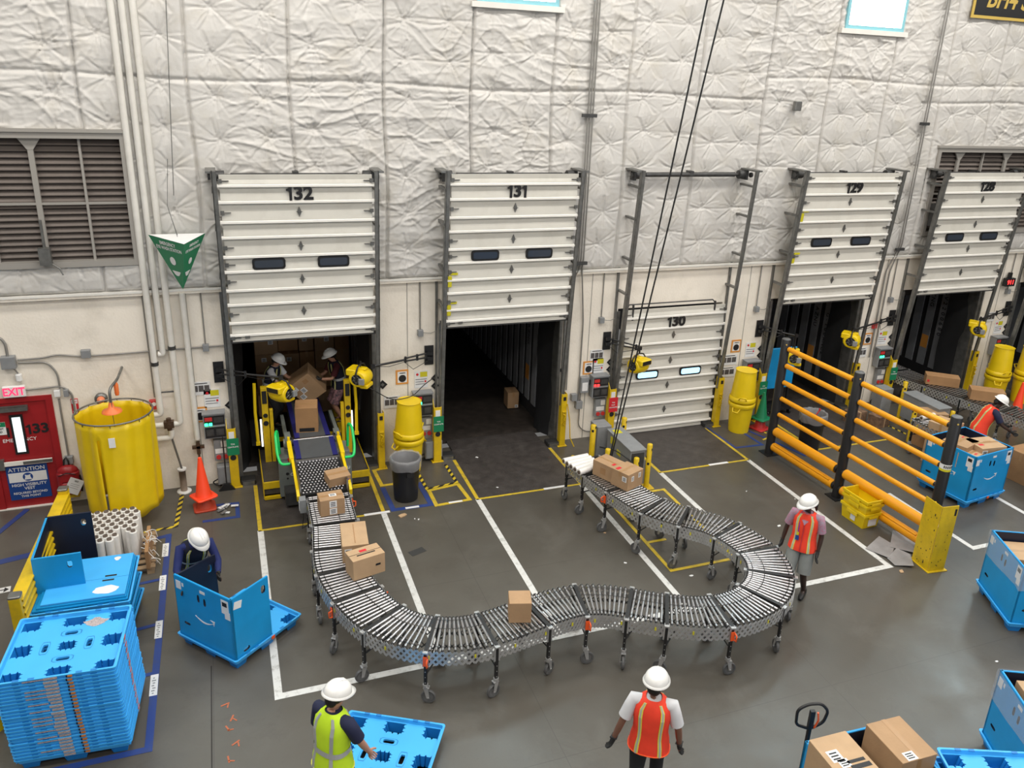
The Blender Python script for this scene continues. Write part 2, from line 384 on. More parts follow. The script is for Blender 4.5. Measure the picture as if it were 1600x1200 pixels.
# insulation blanket: quilted, tufted, creased sheet hung on the upper wall
import numpy as np
def vnoise(x, z, seed):
    xi = np.floor(x).astype(int); zi = np.floor(z).astype(int); fx = x-xi; fz = z-zi
    fx = fx*fx*(3-2*fx); fz = fz*fz*(3-2*fz)
    def h(a, c):
        t = (a*374761393 + c*668265263 + seed*1442695041) & 0x7fffffff
        t = (t ^ (t >> 13))*1274126177 & 0x7fffffff
        return ((t ^ (t >> 16)) & 0xffff)/65535.0
    return (h(xi, zi)*(1-fx)+h(xi+1, zi)*fx)*(1-fz)+(h(xi, zi+1)*(1-fx)+h(xi+1, zi+1)*fx)*fz
def blanket(X0, X1, Z0, Z1, step):
    nx = int((X1-X0)/step)+1; nz = int((Z1-Z0)/step)+1
    gx, gz = np.meshgrid(np.linspace(X0, X1, nx), np.linspace(Z0, Z1, nz))
    rng = np.random.RandomState(3)
    wx = gx + .05*(vnoise(gx*.9, gz*.9, 5)-.5); 
    colw = 1.50                                       # blanket strip width; two tuft columns each
    tw, th = colw/2, .64
    d1 = np.full(gx.shape, 9.0); ang = np.zeros(gx.shape); tid = np.zeros(gx.shape)
    ci = np.floor(gx/tw).astype(int); ri = np.floor(gz/th).astype(int)
    def jit(c, r, k):
        t = (c*7919+r*104729+k*15485863) & 0x7fffffff; t = (t ^ (t >> 11))*1103515245 & 0x7fffffff
        return ((t >> 8) & 0xffff)/65535.0-.5
    for dc in (-1, 0, 1):
        for dr in (-1, 0, 1):
            c = ci+dc; r = ri+dr
            tx = (c+.5)*tw+jit(c, r, 1)*.10; tz = (r+.5)*th+jit(c, r, 2)*.10 + np.where(c//2 % 2 == 0, .18, 0)
            dd = np.hypot(gx-tx, (gz-tz)); a = np.arctan2(gz-tz, gx-tx); m_ = dd < d1
            d1 = np.where(m_, dd, d1); ang = np.where(m_, a, ang); tid = np.where(m_, (c*31+r*17) % 97, tid)
    puff = .055*(1-np.exp(-(d1/.17)**1.2))
    fold = np.zeros(gx.shape)
    for k, (nf, amp, rad) in enumerate(((5, .032, .36), (8, .026, .28), (12, .016, .18))):
        ph = tid*1.7*(k+1)+1.5*vnoise(gx*2.0, gz*2.0, 11+k)
        fold -= amp*(1-np.abs(np.sin(ang*nf/2+ph)))**6*np.exp(-(d1/rad)**1.5)*np.clip(d1/.03, 0, 1)
        fold += amp*.6*(1-np.abs(np.sin(ang*nf/2+ph+.35)))**5*np.exp(-(d1/rad)**1.5)*np.clip(d1/.05, 0, 1)
    # level creases that run from tuft to tuft
    rowz = (ri+.5)*th+np.where((ci//2) % 2 == 0, .18, 0)
    wz = gz+.05*(vnoise(gx*1.7, gz*.8, 51)-.5)
    for dr in (-1, 0, 1): fold -= .016*np.exp(-((wz-rowz-dr*th)/.016)**2)*np.clip(vnoise(gx*.9, gz*.4, 53)*1.8-.4, 0, 1)
    crk = 0
    for k, (sx, sz, amp) in enumerate(((1.7, 5.0, .026), (3.6, 9.0, .017), (7.0, 15.0, .009))):
        nn = vnoise(gx*sx+3*vnoise(gx*1.1, gz*1.6, 21+k)+gz*.7, gz*sz+4.0*vnoise(gx*1.2, gz*.8, 31+k), 41+k)
        crk = crk+amp*(1-np.abs(2*nn-1))**5
    flat = np.clip((vnoise(gx*.55, gz*.35, 71)-.30)/.3, .12, 1)
    y = .03+puff+fold+crk*flat
    # strip seams pull the sheet back
    sx = np.abs(((gx+.02*np.sin(gz*2.1))/colw+.5) % 1-.5)*colw
    y = np.maximum(y-.02*np.exp(-(d1/.02)**2), .012)
    y -= .09*np.exp(-(sx/.020)**2)
    for zz, xa, xb in ((6.95, -14, 9), (7.35, 9, 30), (7.0, 13, 17)):
        y -= .03*np.exp(-((gz-zz-.03*np.sin(gx*1.3))/.03)**2)*((gx > xa) & (gx < xb))
    edge = np.clip((gz-Z0)/.06, 0, 1)
    y = y*np.sqrt(edge)+.01
    V = np.stack([gx, -y, gz], -1).reshape(-1, 3)
    idx = np.arange(nx*nz).reshape(nz, nx)
    F = np.stack([idx[:-1, :-1], idx[:-1, 1:], idx[1:, 1:], idx[1:, :-1]], -1).reshape(-1, 4)
    cxs = (gx[:-1, :-1]+gx[1:, 1:])/2; czs = (gz[:-1, :-1]+gz[1:, 1:])/2
    keep = np.ones(cxs.shape, bool)
    for w in LV+WN: keep &= ~((cxs > w[0]) & (cxs < w[1]) & (czs > w[2]) & (czs < w[3]))
    F = F[keep.reshape(-1)]
    me = bpy.data.meshes.new('wall_insulation'); me.vertices.add(len(V)); me.vertices.foreach_set('co', V.reshape(-1))
    me.loops.add(F.size); me.loops.foreach_set('vertex_index', F.reshape(-1)); me.polygons.add(len(F))
    me.polygons.foreach_set('loop_start', np.arange(0, F.size, 4)); me.polygons.foreach_set('loop_total', np.full(len(F), 4))
    me.polygons.foreach_set('use_smooth', np.ones(len(F), bool)); me.update(calc_edges=True); me.validate()
    me.materials.append(M['blanket']); o = bpy.data.objects.new('wall_insulation', me); COL.objects.link(o); return o
struct(blanket(-6.2, 20.0, 3.66, 9.6, .019))
b = B(); b.bx(-14, 30, -.10, 0, 3.625, 3.66); b.bx(-14, 30, -.085, 0, 3.58, 3.625, m=1)
struct(b.ob('trim_1', [M['panel_rib'], M['cream']]))
b = B()
for n in range(-1, 5):
    for dx in (1.86, ):
        b.bx(n*PX+dx-.008, n*PX+dx+.008, -.004, 0, 0, 3.6)
struct(b.ob('trim_2', mat('joint sealant', (.36, .34, .30), .8)))

def rect_frame(b, x0, x1, z0, z1, w, y0, y1, m=0):
    b.bx(x0, x1, y0, y1, z1-w, z1, m); b.bx(x0, x1, y0, y1, z0, z0+w, m); b.bx(x0, x0+w, y0, y1, z0+w, z1-w, m); b.bx(x1-w, x1, y0, y1, z0+w, z1-w, m)
for i, w in enumerate(WN):
    f = B(); rect_frame(f, w[0], w[1], w[2], w[3], .07, -.14, .1); fr = struct(f.ob('window_%d' % (i+1), M['winframe']))
    f = B(); f.bx(w[0]+.07, w[1]-.07, .06, .08, w[2]+.07, w[3]-.07); f.ob('pane', M['daylight'], fr)
    f = B(); f.bx(w[0]-.1, w[1]+.1, -.17, -.0, w[2]-.09, w[2]); f.ob('sill', M['panel_rib'], fr)

def louver(x0, x1, z0, z1, label, bays):
    t = thing('louver_vent', label, 'louver', (x0, 0, z0)); w, h = x1-x0, z1-z0
    f = B(); rect_frame(f, 0, w, 0, h, .09, -.13, .02); f.bx(-.03, w+.03, -.16, 0, h, h+.05); f.ob('frame', M['louver_fr'], t)
    f = B(); k = 0; z = .06
    while z < h-.08:
        f.add([(.09, -.005, z), (w-.09, -.005, z), (w-.09, .09, z+.10), (.09, .09, z+.10), (.09, .0, z-.012), (w-.09, .0, z-.012)], [(0, 1, 2, 3), (4, 5, 1, 0)]); z += .094
    f.bx(.05, w-.05, .10, .14, .03, h-.03, m=1)
    f.ob('slats', [M['louver'], M['galv_dark']], t)
    for k in range(1, bays):
        x = w*k/bays if bays > 1 else 0
        f = B(); wd = .035 if (bays-k) % 2 else .075; f.bx(x-wd/2, x+wd/2, -.05, 0, .05, h-.05)
        if not (bays-k) % 2: f.prism([(x-.16, h-.08), (x+.16, h-.08), (x+.04, h-.26), (x-.04, h-.26)], -.055, -.02, 'y')
        f.ob('mullion', M['louver_fr'], t)
    f = B(); f.bx(.05, w-.05, -.045, -.005, h*.47, h*.47+.035); f.ob('cross_bar', M['louver_fr'], t)
    return t
lv = louver(*LV[0], 'large brown louver vent in the insulated wall left of door 132', 7)
lv2 = louver(*LV[1], 'brown louver vent partly hidden behind raised door 128', 5)
f = B(); f.box((3.25, -.2, .2), (.16, .12, .26)); f.box((3.25, -.16, .5), (.035, .035, .5)); f.tube([(3.3, -.2, .1), (3.42, -.2, .0), (3.45, -.2, -.1)], .012); f.ob('vent_actuator', M['galv'], lv)
f = B(); f.box((.10, -.25, .5), (.14, .14, .5)); f.box((.14, -.3, .9), (.1, .1, .3)); f.tube([(.1, -.3, .2), (.2, -.35, 0), (.15, -.3, -.2)], .015); f.ob('vent_actuator', M['galv_dark'], lv2)

# ------------------------------------------------------------------ dock doors
RIB = [.17, .43, .75, 1.00, 1.32, 1.57, 1.89, 2.14, 2.46, 2.68]
def dock_door(n, zt, number, label, open_=True, tilt=TILT, tape=()):
    X = n*PX; t = thing('dock_door', label, 'dock door', (X, 0, 0))
    sh = Matrix(((1,0,0,0),(0,1,-tilt,-.05),(0,0,1,0),(0,0,0,1)))       # leans off the wall with height
    zb = zt-HD; w = 1.22
    p = B(); eds = [0]+RIB+[HD]; prof = [(0, zt)]
    for a, c in zip(eds[:-1], eds[1:]):
        prof += [(-.036, zt-a), (-.036, zt-a-(c-a)*.45), (-.062, zt-c+.035), (-.064, zt-c)]
    prof.append((0, zb)); p.prism(prof, -w+.04, w-.04, 'x', 0, sh)
    for r in RIB: p.prism([(-.082, zt-r-.016), (-.04, zt-r-.024), (-.05, zt-r+.034), (-.078, zt-r+.014)], -w, w, 'x', 1, sh)
    p.bx(-w, w, -.06, 0, zb-.03, zb+.02, 2, sh)
    pn = p.ob('door_panel', [M['panel'], M['panel_rib'], M['galv_dark']], t)
    for sx in (-1, 1):
        x = sx*.52; zc = zt-1.445
        g = B(); pts = []
        for cx, cz, a0 in ((1,1,0),(-1,1,90),(-1,-1,180),(1,-1,270)):
            for k in range(4): a = RD(a0+30*k); pts.append((x+cx*.21+.05*cos(a), zc+cz*.045+.05*sin(a)))
        g.prism(pts, -.075, -.045, 'y', 0, sh); fr = g.ob('door_window', M['black'], pn)
        g = B(); pts2 = [(x+(q[0]-x)*.87, zc+(q[1]-zc)*.66) for q in pts]; g.prism(pts2, -.079, -.06, 'y', 0, sh)
        g.ob('pane', M['darkglass'] if open_ else M['daylight2'], fr)
    for a, c in ((1, 2), (3, 4), (5, 6), (7, 8)):
        z = zt-(RIB[a]+RIB[c])/2; g = B()
        g.prism([(0, z+.085), (.035, z), (0, z-.085), (-.035, z)], -.065, -.048, 'y', 0, sh); g.bx(-.05, .05, -.07, -.06, z-.004, z+.004, 0, sh)
        g.ob('lock_plate', M['galv'], t)
    g = B()
    for z in [zt-.09]+[zt-(RIB[i]+RIB[i+1])/2 for i in (1, 3, 4, 5, 7)]+[zt-2.72]:
        for sx in (-1, 1):
            g.bx(sx*1.11-.07, sx*1.11+.07, -.075, -.05, z-.006, z+.006, 0, sh); g.bx(sx*1.17-.03, sx*1.17+.03, -.085, -.05, z-.03, z+.03, 0, sh)
    g.bx(-.98, -.90, -.09, -.05, zb+.06, zb+.10, 0, sh)
    g.ob('roller_hinges', M['galv'], t)
    g = B(); zz = zt-(RIB[0]+RIB[1])/2
    g.digits(number, .215, sh @ facing(.02, -.070, zz), depth=.008); g.ob('number', M['ink'], t)
    if tape:
        g = B()
        for z in tape: g.bx(-1.16, -1.02, -.07, -.05, z+.02, z+.06, 0, sh); g.bx(-1.20, -1.13, -.078, -.05, z-.2, z+.0, 0, sh)
        g.ob('yellow_tape', M['signyellow'], t)
    for sx in (-1, 1):
        g = B(); x = sx*1.25; ZZ = 5.62
        s2 = Matrix(((1,0,0,0),(0,1,-TILT,-.05),(0,0,1,0),(0,0,0,1)))
        g.bx(x-.035, x+.035, -.10, -.06, .9, ZZ, 0, s2); g.bx(x+sx*.03-.008, x+sx*.03+.008, -.10, -.01, .9, ZZ, 0, s2)
        g.bx(x+sx*.06-.02, x+sx*.06+.02, -.05, -.0, 0, ZZ)       # wall angle
        g.bx(x-sx*.02-.03, x-sx*.02+.03, -.03, -.0, 0, 2.75)
        for z in (3.2, 3.9, 4.7, 5.3): g.bx(x+sx*.02-.03, x+sx*.02+.03, -.12-TILT*z, -.0, z-.02, z+.02)
        g.bx(x-.03, x+sx*.12+.0 if sx > 0 else x+.03, -.60, -.0, ZZ-.03, ZZ) if sx > 0 else g.bx(x-.12, x+.03, -.60, 0, ZZ-.03, ZZ)
        g.ob('track', M['galv'], t)
        g = B(); g.cyl((x-sx*.03, -.20, 5.50), (x-sx*.16, -.20, 5.50), .085, n=16); g.box((x, -.2, 5.50), (.05, .16, .2)); g.cyl((x+sx*.05, -.3, 5.5), (x+sx*.09, -.3, 5.5), .05, n=12)
        g.ob('cable_drum', M['galv_dark'], t)
    g = B(); g.cyl((-1.15, -.20, 5.50), (1.15, -.20, 5.50), .028, n=8); g.cyl((-1.0, -.20, 5.5), (1.0, -.20, 5.50), .045, n=10); g.box((0, -.12, 5.52), (.09, .24, .1))
    g.ob('spring_shaft', M['galv_dark'], t)
    return t
dock_door(0, ZT, '132', 'white sectional dock door numbered 132 raised over the loading belt')
dock_door(1, ZT, '131', 'white sectional dock door numbered 131 raised above the empty dark trailer', tape=(3.75, 3.2))
dock_door(2, HD+.02, '130', 'white sectional dock door numbered 130, the only one fully closed', open_=False, tilt=.04)
dock_door(3, ZT, '129', 'white sectional dock door numbered 129 raised behind the tall amber guard rail', tape=(4.75, 3.85))
dock_door(4, ZT, '128', 'white sectional dock door numbered 128 raised in front of a louver')
dock_door(5, ZT, '127', 'dock door at the right edge of the photo, past the yellow barrels')
# bracket bar on top of the closed door
b = B(); b.tube([(2*PX-1.15, -.2, 2.82), (2*PX-1.1, -.2, 2.93), (2*PX+.85, -.2, 2.93), (2*PX+.92, -.2, 2.86)], .014); b.bx(2*PX-1.02, 2*PX-.99, -.22, -.18, 2.6, 2.93); b.bx(2*PX+.9, 2*PX+.93, -.22, -.18, 2.7, 2.9)
tag(b.ob('door_top_bar', M['galv_dark']), 'thin dark steel bar along the top of closed door 130', 'bar')

# ------------------------------------------------------------------ docks: shelter curtain, leveler, trailer
def dock(n, open_=True, txt=None):
    X = n*PX
    nm = DN[n]
    t = thing('dock_leveler', 'dark steel dock leveler plate in the floor before '+nm, 'dock leveler', (X, 0, 0))
    g = B(); g.bx(-.98, .98, -1.86, .10, -.02, .006); g.ob('deck_plate', M['plate'], t)
    g = B(); g.bx(-.95, .95, .10, .55, -.01, .03); g.ob('lip', M['plate'], t)
    for sx in (-1, 1):
        g = B(); g.rbox((sx*1.12, -.13, .045), (.26, .22, .09), .02); g.bx(sx*1.12-.1, sx*1.12+.1, -.26, -.24, 0, .07, 1); g.ob('bumper', [M['rubber_b'], M['galv']], t)
    if not open_: return
    s = thing('dock_shelter', 'black fabric dock shelter curtains around the opening of '+nm, 'dock shelter', (X, 0, 0))
    for sx in (-1, 1):
        g = B(); vs = []; N = 14
        for k in range(N+1):
            z = 2.8*k/N
            for j, (xx, yy) in enumerate(((1.235, .02), (1.20, .25), (1.10, .50), (1.06, .72))):
                vs.append((sx*(xx+.03*sin(z*3.1+j*1.3+n)*(j > 0)), yy, z))
        fs = [(k*4+j, k*4+j+1, (k+1)*4+j+1, (k+1)*4+j) for k in range(N) for j in range(3)]
        g.add(vs, fs, 0, True); g.ob('side_curtain', M['blackrub'], s)
    g = B(); g.add([(-1.22, .02, 2.8), (1.22, .02, 2.8), (-1.15, .35, 2.62), (1.15, .35, 2.62), (-1.1, .72, 2.42), (1.1, .72, 2.46)], [(0,1,3,2), (2,3,5,4)], 0, True); g.ob('head_curtain', M['blackrub'], s)
    for sx in (-1, 1):
        g = B(); g.bx(sx*1.215-.02, sx*1.215+.02, -.01, .27, 0, 2.8); g.ob('jamb_plate', M['galv'], s)
    # trailer
    r = thing('truck_trailer', 'dark trailer interior backed up to dock '+nm, 'trailer', (X, .75, 0))
    D = 7.5
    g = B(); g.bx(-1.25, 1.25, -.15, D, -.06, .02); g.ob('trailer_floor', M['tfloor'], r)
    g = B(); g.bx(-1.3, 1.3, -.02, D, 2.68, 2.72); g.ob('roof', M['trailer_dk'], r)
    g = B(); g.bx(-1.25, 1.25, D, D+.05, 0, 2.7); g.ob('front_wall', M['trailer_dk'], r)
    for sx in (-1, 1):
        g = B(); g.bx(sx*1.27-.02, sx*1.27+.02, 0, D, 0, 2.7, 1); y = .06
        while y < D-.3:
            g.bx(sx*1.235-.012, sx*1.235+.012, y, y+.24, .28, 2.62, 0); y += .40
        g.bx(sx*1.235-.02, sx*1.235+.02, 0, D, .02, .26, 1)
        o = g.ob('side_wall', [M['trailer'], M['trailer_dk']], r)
        if sx > 0 and txt:
            for (y0, s_, zc, sz) in txt:
                h = B(); q = zc
                for ch in s_:
                    h.text(ch, sz, Matrix.Translation((1.221, y0, q)) @ Matrix.Rotation(-pi/2, 4, 'Z') @ Matrix.Rotation(pi/2, 4, 'X') @ Matrix.Rotation(-pi/2, 4, 'Z'), bold=.01, depth=.001); q -= sz*.82
                h.ob('lettering', M['ink'], o)
            h = B(); h.bx(1.221, 1.224, txt[0][0]-.11, txt[0][0]+.11, .75, 1.1); h.ob('reflector', M['signorange'], o)
    return r
dock(0); dock(1, txt=[(.98, 'AZNG', 2.0, .15)]); dock(2, False)
dock(3, txt=[(.58, 'AZNU', 2.05, .16), (.18, 'G-100ANCZ', 2.0, .15)]); dock(4, txt=[(.58, 'AZNG', 2.35, .17), (.18, 'GV2200680', 2.35, .17)]); dock(5)

# ------------------------------------------------------------------ red exit door
d = struct(thing('door_1', None, None, (-5.0, 0, 0)))
b = B(); b.bx(-.05, .98, -.03, .06, 1.90, 1.98); b.bx(.88, .98, -.03, .06, 0, 1.90); b.bx(-.05, .05, -.03, .06, 0, 1.90); b.ob('door_frame', M['red'], d)
b = B(); b.bx(.05, .88, -.002, .05, .01, 1.90); leaf = b.ob('door_leaf', M['red'], d)
b = B(); b.bx(.33, .52, -.02, .0, .98, 1.68); f_ = b.ob('vision_frame', M['black'], leaf); b = B(); b.bx(.365, .485, -.024, -.01, 1.02, 1.64); b.ob('pane', M['daylight3'], f_)
b = B(); b.bx(.08, .84, -.06, -.03, .80, .87); b.bx(.07, .15, -.07, 0, .74, .92, 1); b.bx(.42, .84, -.065, -.055, .81, .86, 1); b.ob('push_bar', [M['panel_rib'], M['galv']], leaf)
b = B(); b.bx(.22, .62, -.08, -.0, 1.76, 1.84); b.bx(.20, .6, -.09, -.08, 1.85, 1.865); b.ob('door_closer', M['galv'], leaf)
b = B(); b.digits('133', .17, facing(.70, -.004, 1.40)); b.digits('1', .17, facing(.27, -.004, 1.38)); b.ob('number', M['ink'], leaf)
b = B(); b.text('EMERGENCY', .085, facing(.42, -.004, 1.23)); b.text('EXIT', .085, facing(.42, -.004, 1.13)); b.ob('lettering', M['label'], leaf)
b = B(); b.bx(-.06, .92, -.06, .05, 0, .012); b.ob('threshold', M['panel_rib'], d)
def sign(name, label, cat, x, z, w, h, base, items=(), y=-.012, rx=0, group=None, base_t=.008):
    """flat sign: plate + printed patches; items are (kind, material, args)"""
    t = thing(name, label, cat, (x, y, z), 0, group); t.rotation_euler = (0, rx, 0)
    g = B(); g.bx(-w/2, w/2, 0, base_t, -h/2, h/2); g.ob('plate', M[base], t)
    for it in items:
        g = B()
        if it[0] == 'r': _, mm, x0, x1, z0, z1, pn = it; g.bx(x0*w, x1*w, -.0025, .001, z0*h, z1*h)
        elif it[0] == 't': _, mm, s_, sz, cx, cz, pn = it; g.text(s_, sz, facing(cx*w, -.003, cz*h), bold=.012, depth=.001)
        elif it[0] == 'd': _, mm, rr, cx, cz, pn = it; g.cyl((cx*w, -.004, cz*h), (cx*w, .001, cz*h), rr, n=20)
        elif it[0] == 'p': _, mm, pts, pn = it; g.prism([(p[0]*w, p[1]*h) for p in pts], -.0045, .001, 'y')
        g.ob(pn, M[mm], t)
    return t
sign('safety_sign', 'blue and white sign reading attention high visibility vest on red door', 'sign', -4.56, .46, .60, .62, 'signblue',
     [('r', 'label', -.46, .46, .02, .30, 'white_panel'), ('d', 'signblue', .075, 0, .16, 'vest_disc'), ('p', 'label', [(-.09, .08), (.09, .08), (.06, .17), (.07, .23), (.02, .21), (-.02, .21), (-.07, .23), (-.06, .17)], 'vest_pictogram'),
      ('t', 'label', 'ATTENTION', .095, 0, .39, 'heading'), ('t', 'label', 'HIGH VISIBILITY', .072, 0, -.07, 'text_line'), ('t', 'label', 'VEST', .072, 0, -.18, 'text_line'),
      ('t', 'label', 'REQUIRED BEYOND', .055, 0, -.31, 'text_line'), ('t', 'label', 'THIS POINT', .055, 0, -.41, 'text_line')], y=-.015)
sign('safety_sign', 'green and white safety vest required sign on red door beside its pane', 'sign', -4.90, 1.46, .32, .22, 'label',
     [('r', 'green', -.5, .5, .14, .5, 'green_band'), ('t', 'label', 'SAFETY', .05, .05, .30, 'heading'), ('t', 'ink', 'SAFETY VEST', .045, 0, -.02, 'text_line'), ('t', 'ink', 'REQUIRED', .045, 0, -.26, 'text_line')], y=-.015)
t = thing('exit_sign', 'lit white exit sign with pink red letters above the red door', 'exit sign', (-4.52, -.05, 2.10))
b = B(); b.rbox((0, 0, 0), (.32, .07, .19), .02); b.ob('housing', M['white'], t)
b = B(); b.text('EXIT', .18, facing(0, -.037, 0), bold=.02, depth=.002, sx=.85); b.ob('lettering', M['led_p'], t)
sign('fire_arrow_sign', 'small red and white fire extinguisher sign with down arrow', 'sign', -3.71, 1.72, .105, .30, 'signred',
     [('r', 'label', -.42, .42, .22, .46, 'white_panel'), ('t', 'signred', 'FIRE', .035, 0, .33, 'heading'), ('p', 'label', [(-.16, .2), (.16, .2), (.16, -.22), (.38, -.22), (0, -.46), (-.38, -.22), (-.16, -.22)], 'arrow')])
# fire extinguisher
t = thing('fire_extinguisher', 'red fire extinguisher hung on the wall behind yellow shower curtain', 'fire extinguisher', (-3.60, -.10, .62))
b = B(); b.lathe([(.02, 0), (.075, .01), (.08, .04), (.08, .40), (.06, .46), (.025, .49), (.02, .52)], 18); b.ob('cylinder', M['redpl'], t)
b = B(); b.box((0, 0, .54), (.05, .10, .05)); b.box((0, -.05, .57), (.03, .14, .015)); b.tube([(.0, 0, .53), (-.08, -.02, .52), (-.10, -.03, .40), (-.095, -.03, .22)], .012); b.ob('valve', M['black'], t)
b = B(); b.lathe([(.0815, .12), (.0815, .30)], 18, capb=False, capt=False); b.ob('label_band', M['label'], t)
# backpack
t = thing('red_backpack', 'dark red first-aid backpack hung on wall beside exit door', 'backpack', (-3.95, -.13, .10))
b = B(); b.rbox((0, 0, .34), (.34, .2, .44), .09, seg=5); b.sphere((0, 0, .53), .165, sc=(1, .6, .7)); b.ob('bag_body', M['red'], t)
b = B(); b.rbox((.02, -.11, .26), (.24, .06, .22), .03); b.tube([(-.13, -.10, .50), (0, -.115, .55), (.13, -.10, .50)], .008, m=1); b.ob('front_pocket', [M['red'], M['black']], t)
b = B(); b.tube([(-.05, .02, .62), (-.03, 0, .74), (.0, .03, .78), (.03, 0, .72), (.03, .02, .62)], .014); b.tube([(.17, -.03, .45), (.2, -.05, .3), (.17, -.03, .15)], .014); b.ob('strap', M['black'], t)
b = B(); b.box((0, 0, .1), (.26, .16, .06)); b.ob('yellow_base', M['yellow'], t)
sign('paper_notice', 'creased white paper notice tilted in front of the red backpack', 'notice', -3.86, .42, .22, .28, 'label', [('t', 'ink', 'GO', .04, 0, .35, 'heading'), ('r', 'boxgrey', -.3, .3, .12, .14, 'text_line'), ('r', 'boxgrey', -.3, .3, 0, .02, 'text_line'), ('r', 'boxgrey', -.3, .3, -.14, -.12, 'text_line')], y=-.30, rx=.5)
# ================================================================== WALL SERVICES
def rpath(pts, r=.08, k=4):
    """polyline with rounded corners"""
    P = [Vector(p) for p in pts]; out = [P[0]]
    for i in range(1, len(P)-1):
        a = (P[i-1]-P[i]); c = (P[i+1]-P[i]); q = min(r, a.length*.45, c.length*.45)
        A = P[i]+a.normalized()*q; Cc = P[i]+c.normalized()*q
        for j in range(k+1):
            t = j/k; out.append(A.lerp(P[i], t).lerp(P[i].lerp(Cc, t), t))
    out.append(P[-1]); return out
def pipe(name, label, cat, runs, r, m, group=None, rr=.09):
    b = B()
    b.tube(rpath(runs, rr), r, 8)
    return tag(b.ob(name, m), label, cat, group)
# insulated white pipes falling from the roof to the shower valves
pw = M['pipe']
def wpipe(label, run, cols=()):
    o = pipe('water_pipe', label, 'pipe', run, .052, pw, rr=.10)
    for c in cols:
        b = B(); b.cyl((c[0], c[1], c[2]-.03), (c[0], c[1], c[2]+.03), .062, n=14); b.ob('pipe_label_band', M['galv_dark'], o)
    return o
wpipe('leftmost insulated white pipe, with dark band, beside louver', [(-2.43, -.14, 11.5), (-2.43, -.14, 1.62), (-2.43, -.14, 1.50), (-2.60, -.14, 1.50), (-2.60, -.14, 1.30), (-2.36, -.14, 1.30)], [(-2.43, -.14, 2.42)])
wpipe('middle insulated white pipe that turns short above the alarm', [(-2.29, -.14, 11.5), (-2.29, -.14, 2.58), (-2.36, -.14, 2.58)])
wpipe('right insulated white pipe, running down to the brass valve', [(-2.14, -.14, 11.5), (-2.14, -.14, 1.30), (-2.27, -.14, 1.30)], [(-2.14, -.14, 2.68)])
wpipe('short white pipe leading from valve towards yellow shower curtain', [(-2.30, -.14, 1.20), (-2.30, -.14, 1.05), (-2.62, -.14, 1.05), (-2.9, -.14, 1.05)])
b = B(); b.box((-2.32, -.15, 1.31), (.16, .10, .12)); b.cyl((-2.32, -.15, 1.2), (-2.32, -.15, 1.42), .04); b.cyl((-2.32, -.25, 1.31), (-2.32, -.12, 1.31), .035); tag(b.ob('mixing_valve', mat('bronze valve', (.12, .075, .05), .4, .6)), 'brown bronze mixing valve between the white pipes', 'valve')
b = B(); b.tube([(-2.38, -.14, 1.9), (-2.18, -.14, 1.9)], .015); tag(b.ob('pipe_link', M['galv_dark']), 'short dark rod joining two white pipes', 'rod')
b = B(); b.cyl((-1.90, -.09, 3.6), (-1.90, -.09, .95), .047, n=12); dp = tag(b.ob('drain_pipe', pw), 'plain white downpipe beside the posters left of door 132', 'pipe')
b = B(); b.box((-1.90, -.09, .78), (.06, .08, .22)); b.box((-1.90, -.10, .80), (.20, .06, .05)); b.tube([(-1.9, -.1, .7), (-1.9, -.12, .55), (-1.87, -.14, .46)], .018); b.ob('hose_valve', mat('brown brass', (.13, .09, .06), .4, .7), dp)
b = B(); b.lathe([(.11, 0), (.11, .015), (.055, .02), (.055, .42), (.07, .42), (.07, .44)], 16, (-2.20, -.17, 0)); b2 = tag(b.ob('floor_sleeve', mat('stained pipe', (.26, .20, .15), .7, var=.3)), 'brown stained pipe sleeve rising from floor with white collars', 'pipe')
b = B(); b.lathe([(.12, 0), (.12, .02), (.07, .025)], 18, (-2.20, -.17, 0)); b.lathe([(.075, .43), (.075, .455)], 18, (-2.20, -.17, 0)); b.ob('collar', M['white'], b2)
b = B(); b.cyl((-2.20, -.17, .45), (-2.34, -.12, 1.25), .017, n=8); b.ob('rod', M['galv'], b2)
pipe('cable_pipe', 'thin white tube running down the wall left of the pipes', 'pipe', [(-1.60, -.12, 9.5), (-1.86, -.2, 5.2)], .006, M['galv'])

# fire alarm, junction boxes and conduits
def jbox(x, z, w, h, label, d=.09, m='boxgrey', y=0):
    b = B(); b.rbox((x, y-d/2, z), (w, d, h), .008); b.box((x, y-d-.004, z), (w*.92, .008, h*.92)); return tag(b.ob('junction_box', M[m]), label, 'junction box')
def conduit(label, pts, r=.016, group=None, name='electrical_conduit'):
    return pipe(name, label, 'conduit', pts, r, M['conduit'], group, .10)
Yc = -.03
conduit('long horizontal conduit running left of door 132', [(-4.40, Yc, 2.62), (-4.05, Yc, 2.62), (-3.85, Yc, 2.66), (-3.5, Yc, 2.60), (-2.9, Yc, 2.60), (-1.32, Yc, 2.62)])
jbox(-4.52, 2.60, .20, .20, 'large grey junction box above exit sign', .12)
jbox(-3.43, 2.65, .14, .13, 'grey junction box mid wall on the long horizontal conduit')
jbox(-1.62, 2.61, .10, .12, 'small grey junction box near top left corner of opening 132')
conduit('curved double conduit at left edge above exit sign', [(-5.4, -.05, 3.0), (-4.75, -.05, 3.15), (-4.52, -.05, 2.95), (-4.52, -.05, 2.7)], .022)
conduit('conduit arching from junction box down to light over red door', [(-4.40, Yc, 2.57), (-4.0, Yc, 2.55), (-3.88, Yc, 2.35), (-3.88, Yc, 2.08)])
conduit('conduit from exit sign arching down beside the red backpack', [(-4.36, Yc, 2.10), (-3.85, Yc, 2.12), (-3.72, Yc, 1.98), (-3.72, Yc, .33), (-3.72, Yc, .0)])
conduit('conduit dropping beside red door frame to small grey box', [(-3.92, Yc, 1.9), (-3.92, Yc, 1.1), (-3.92, Yc, .85)])
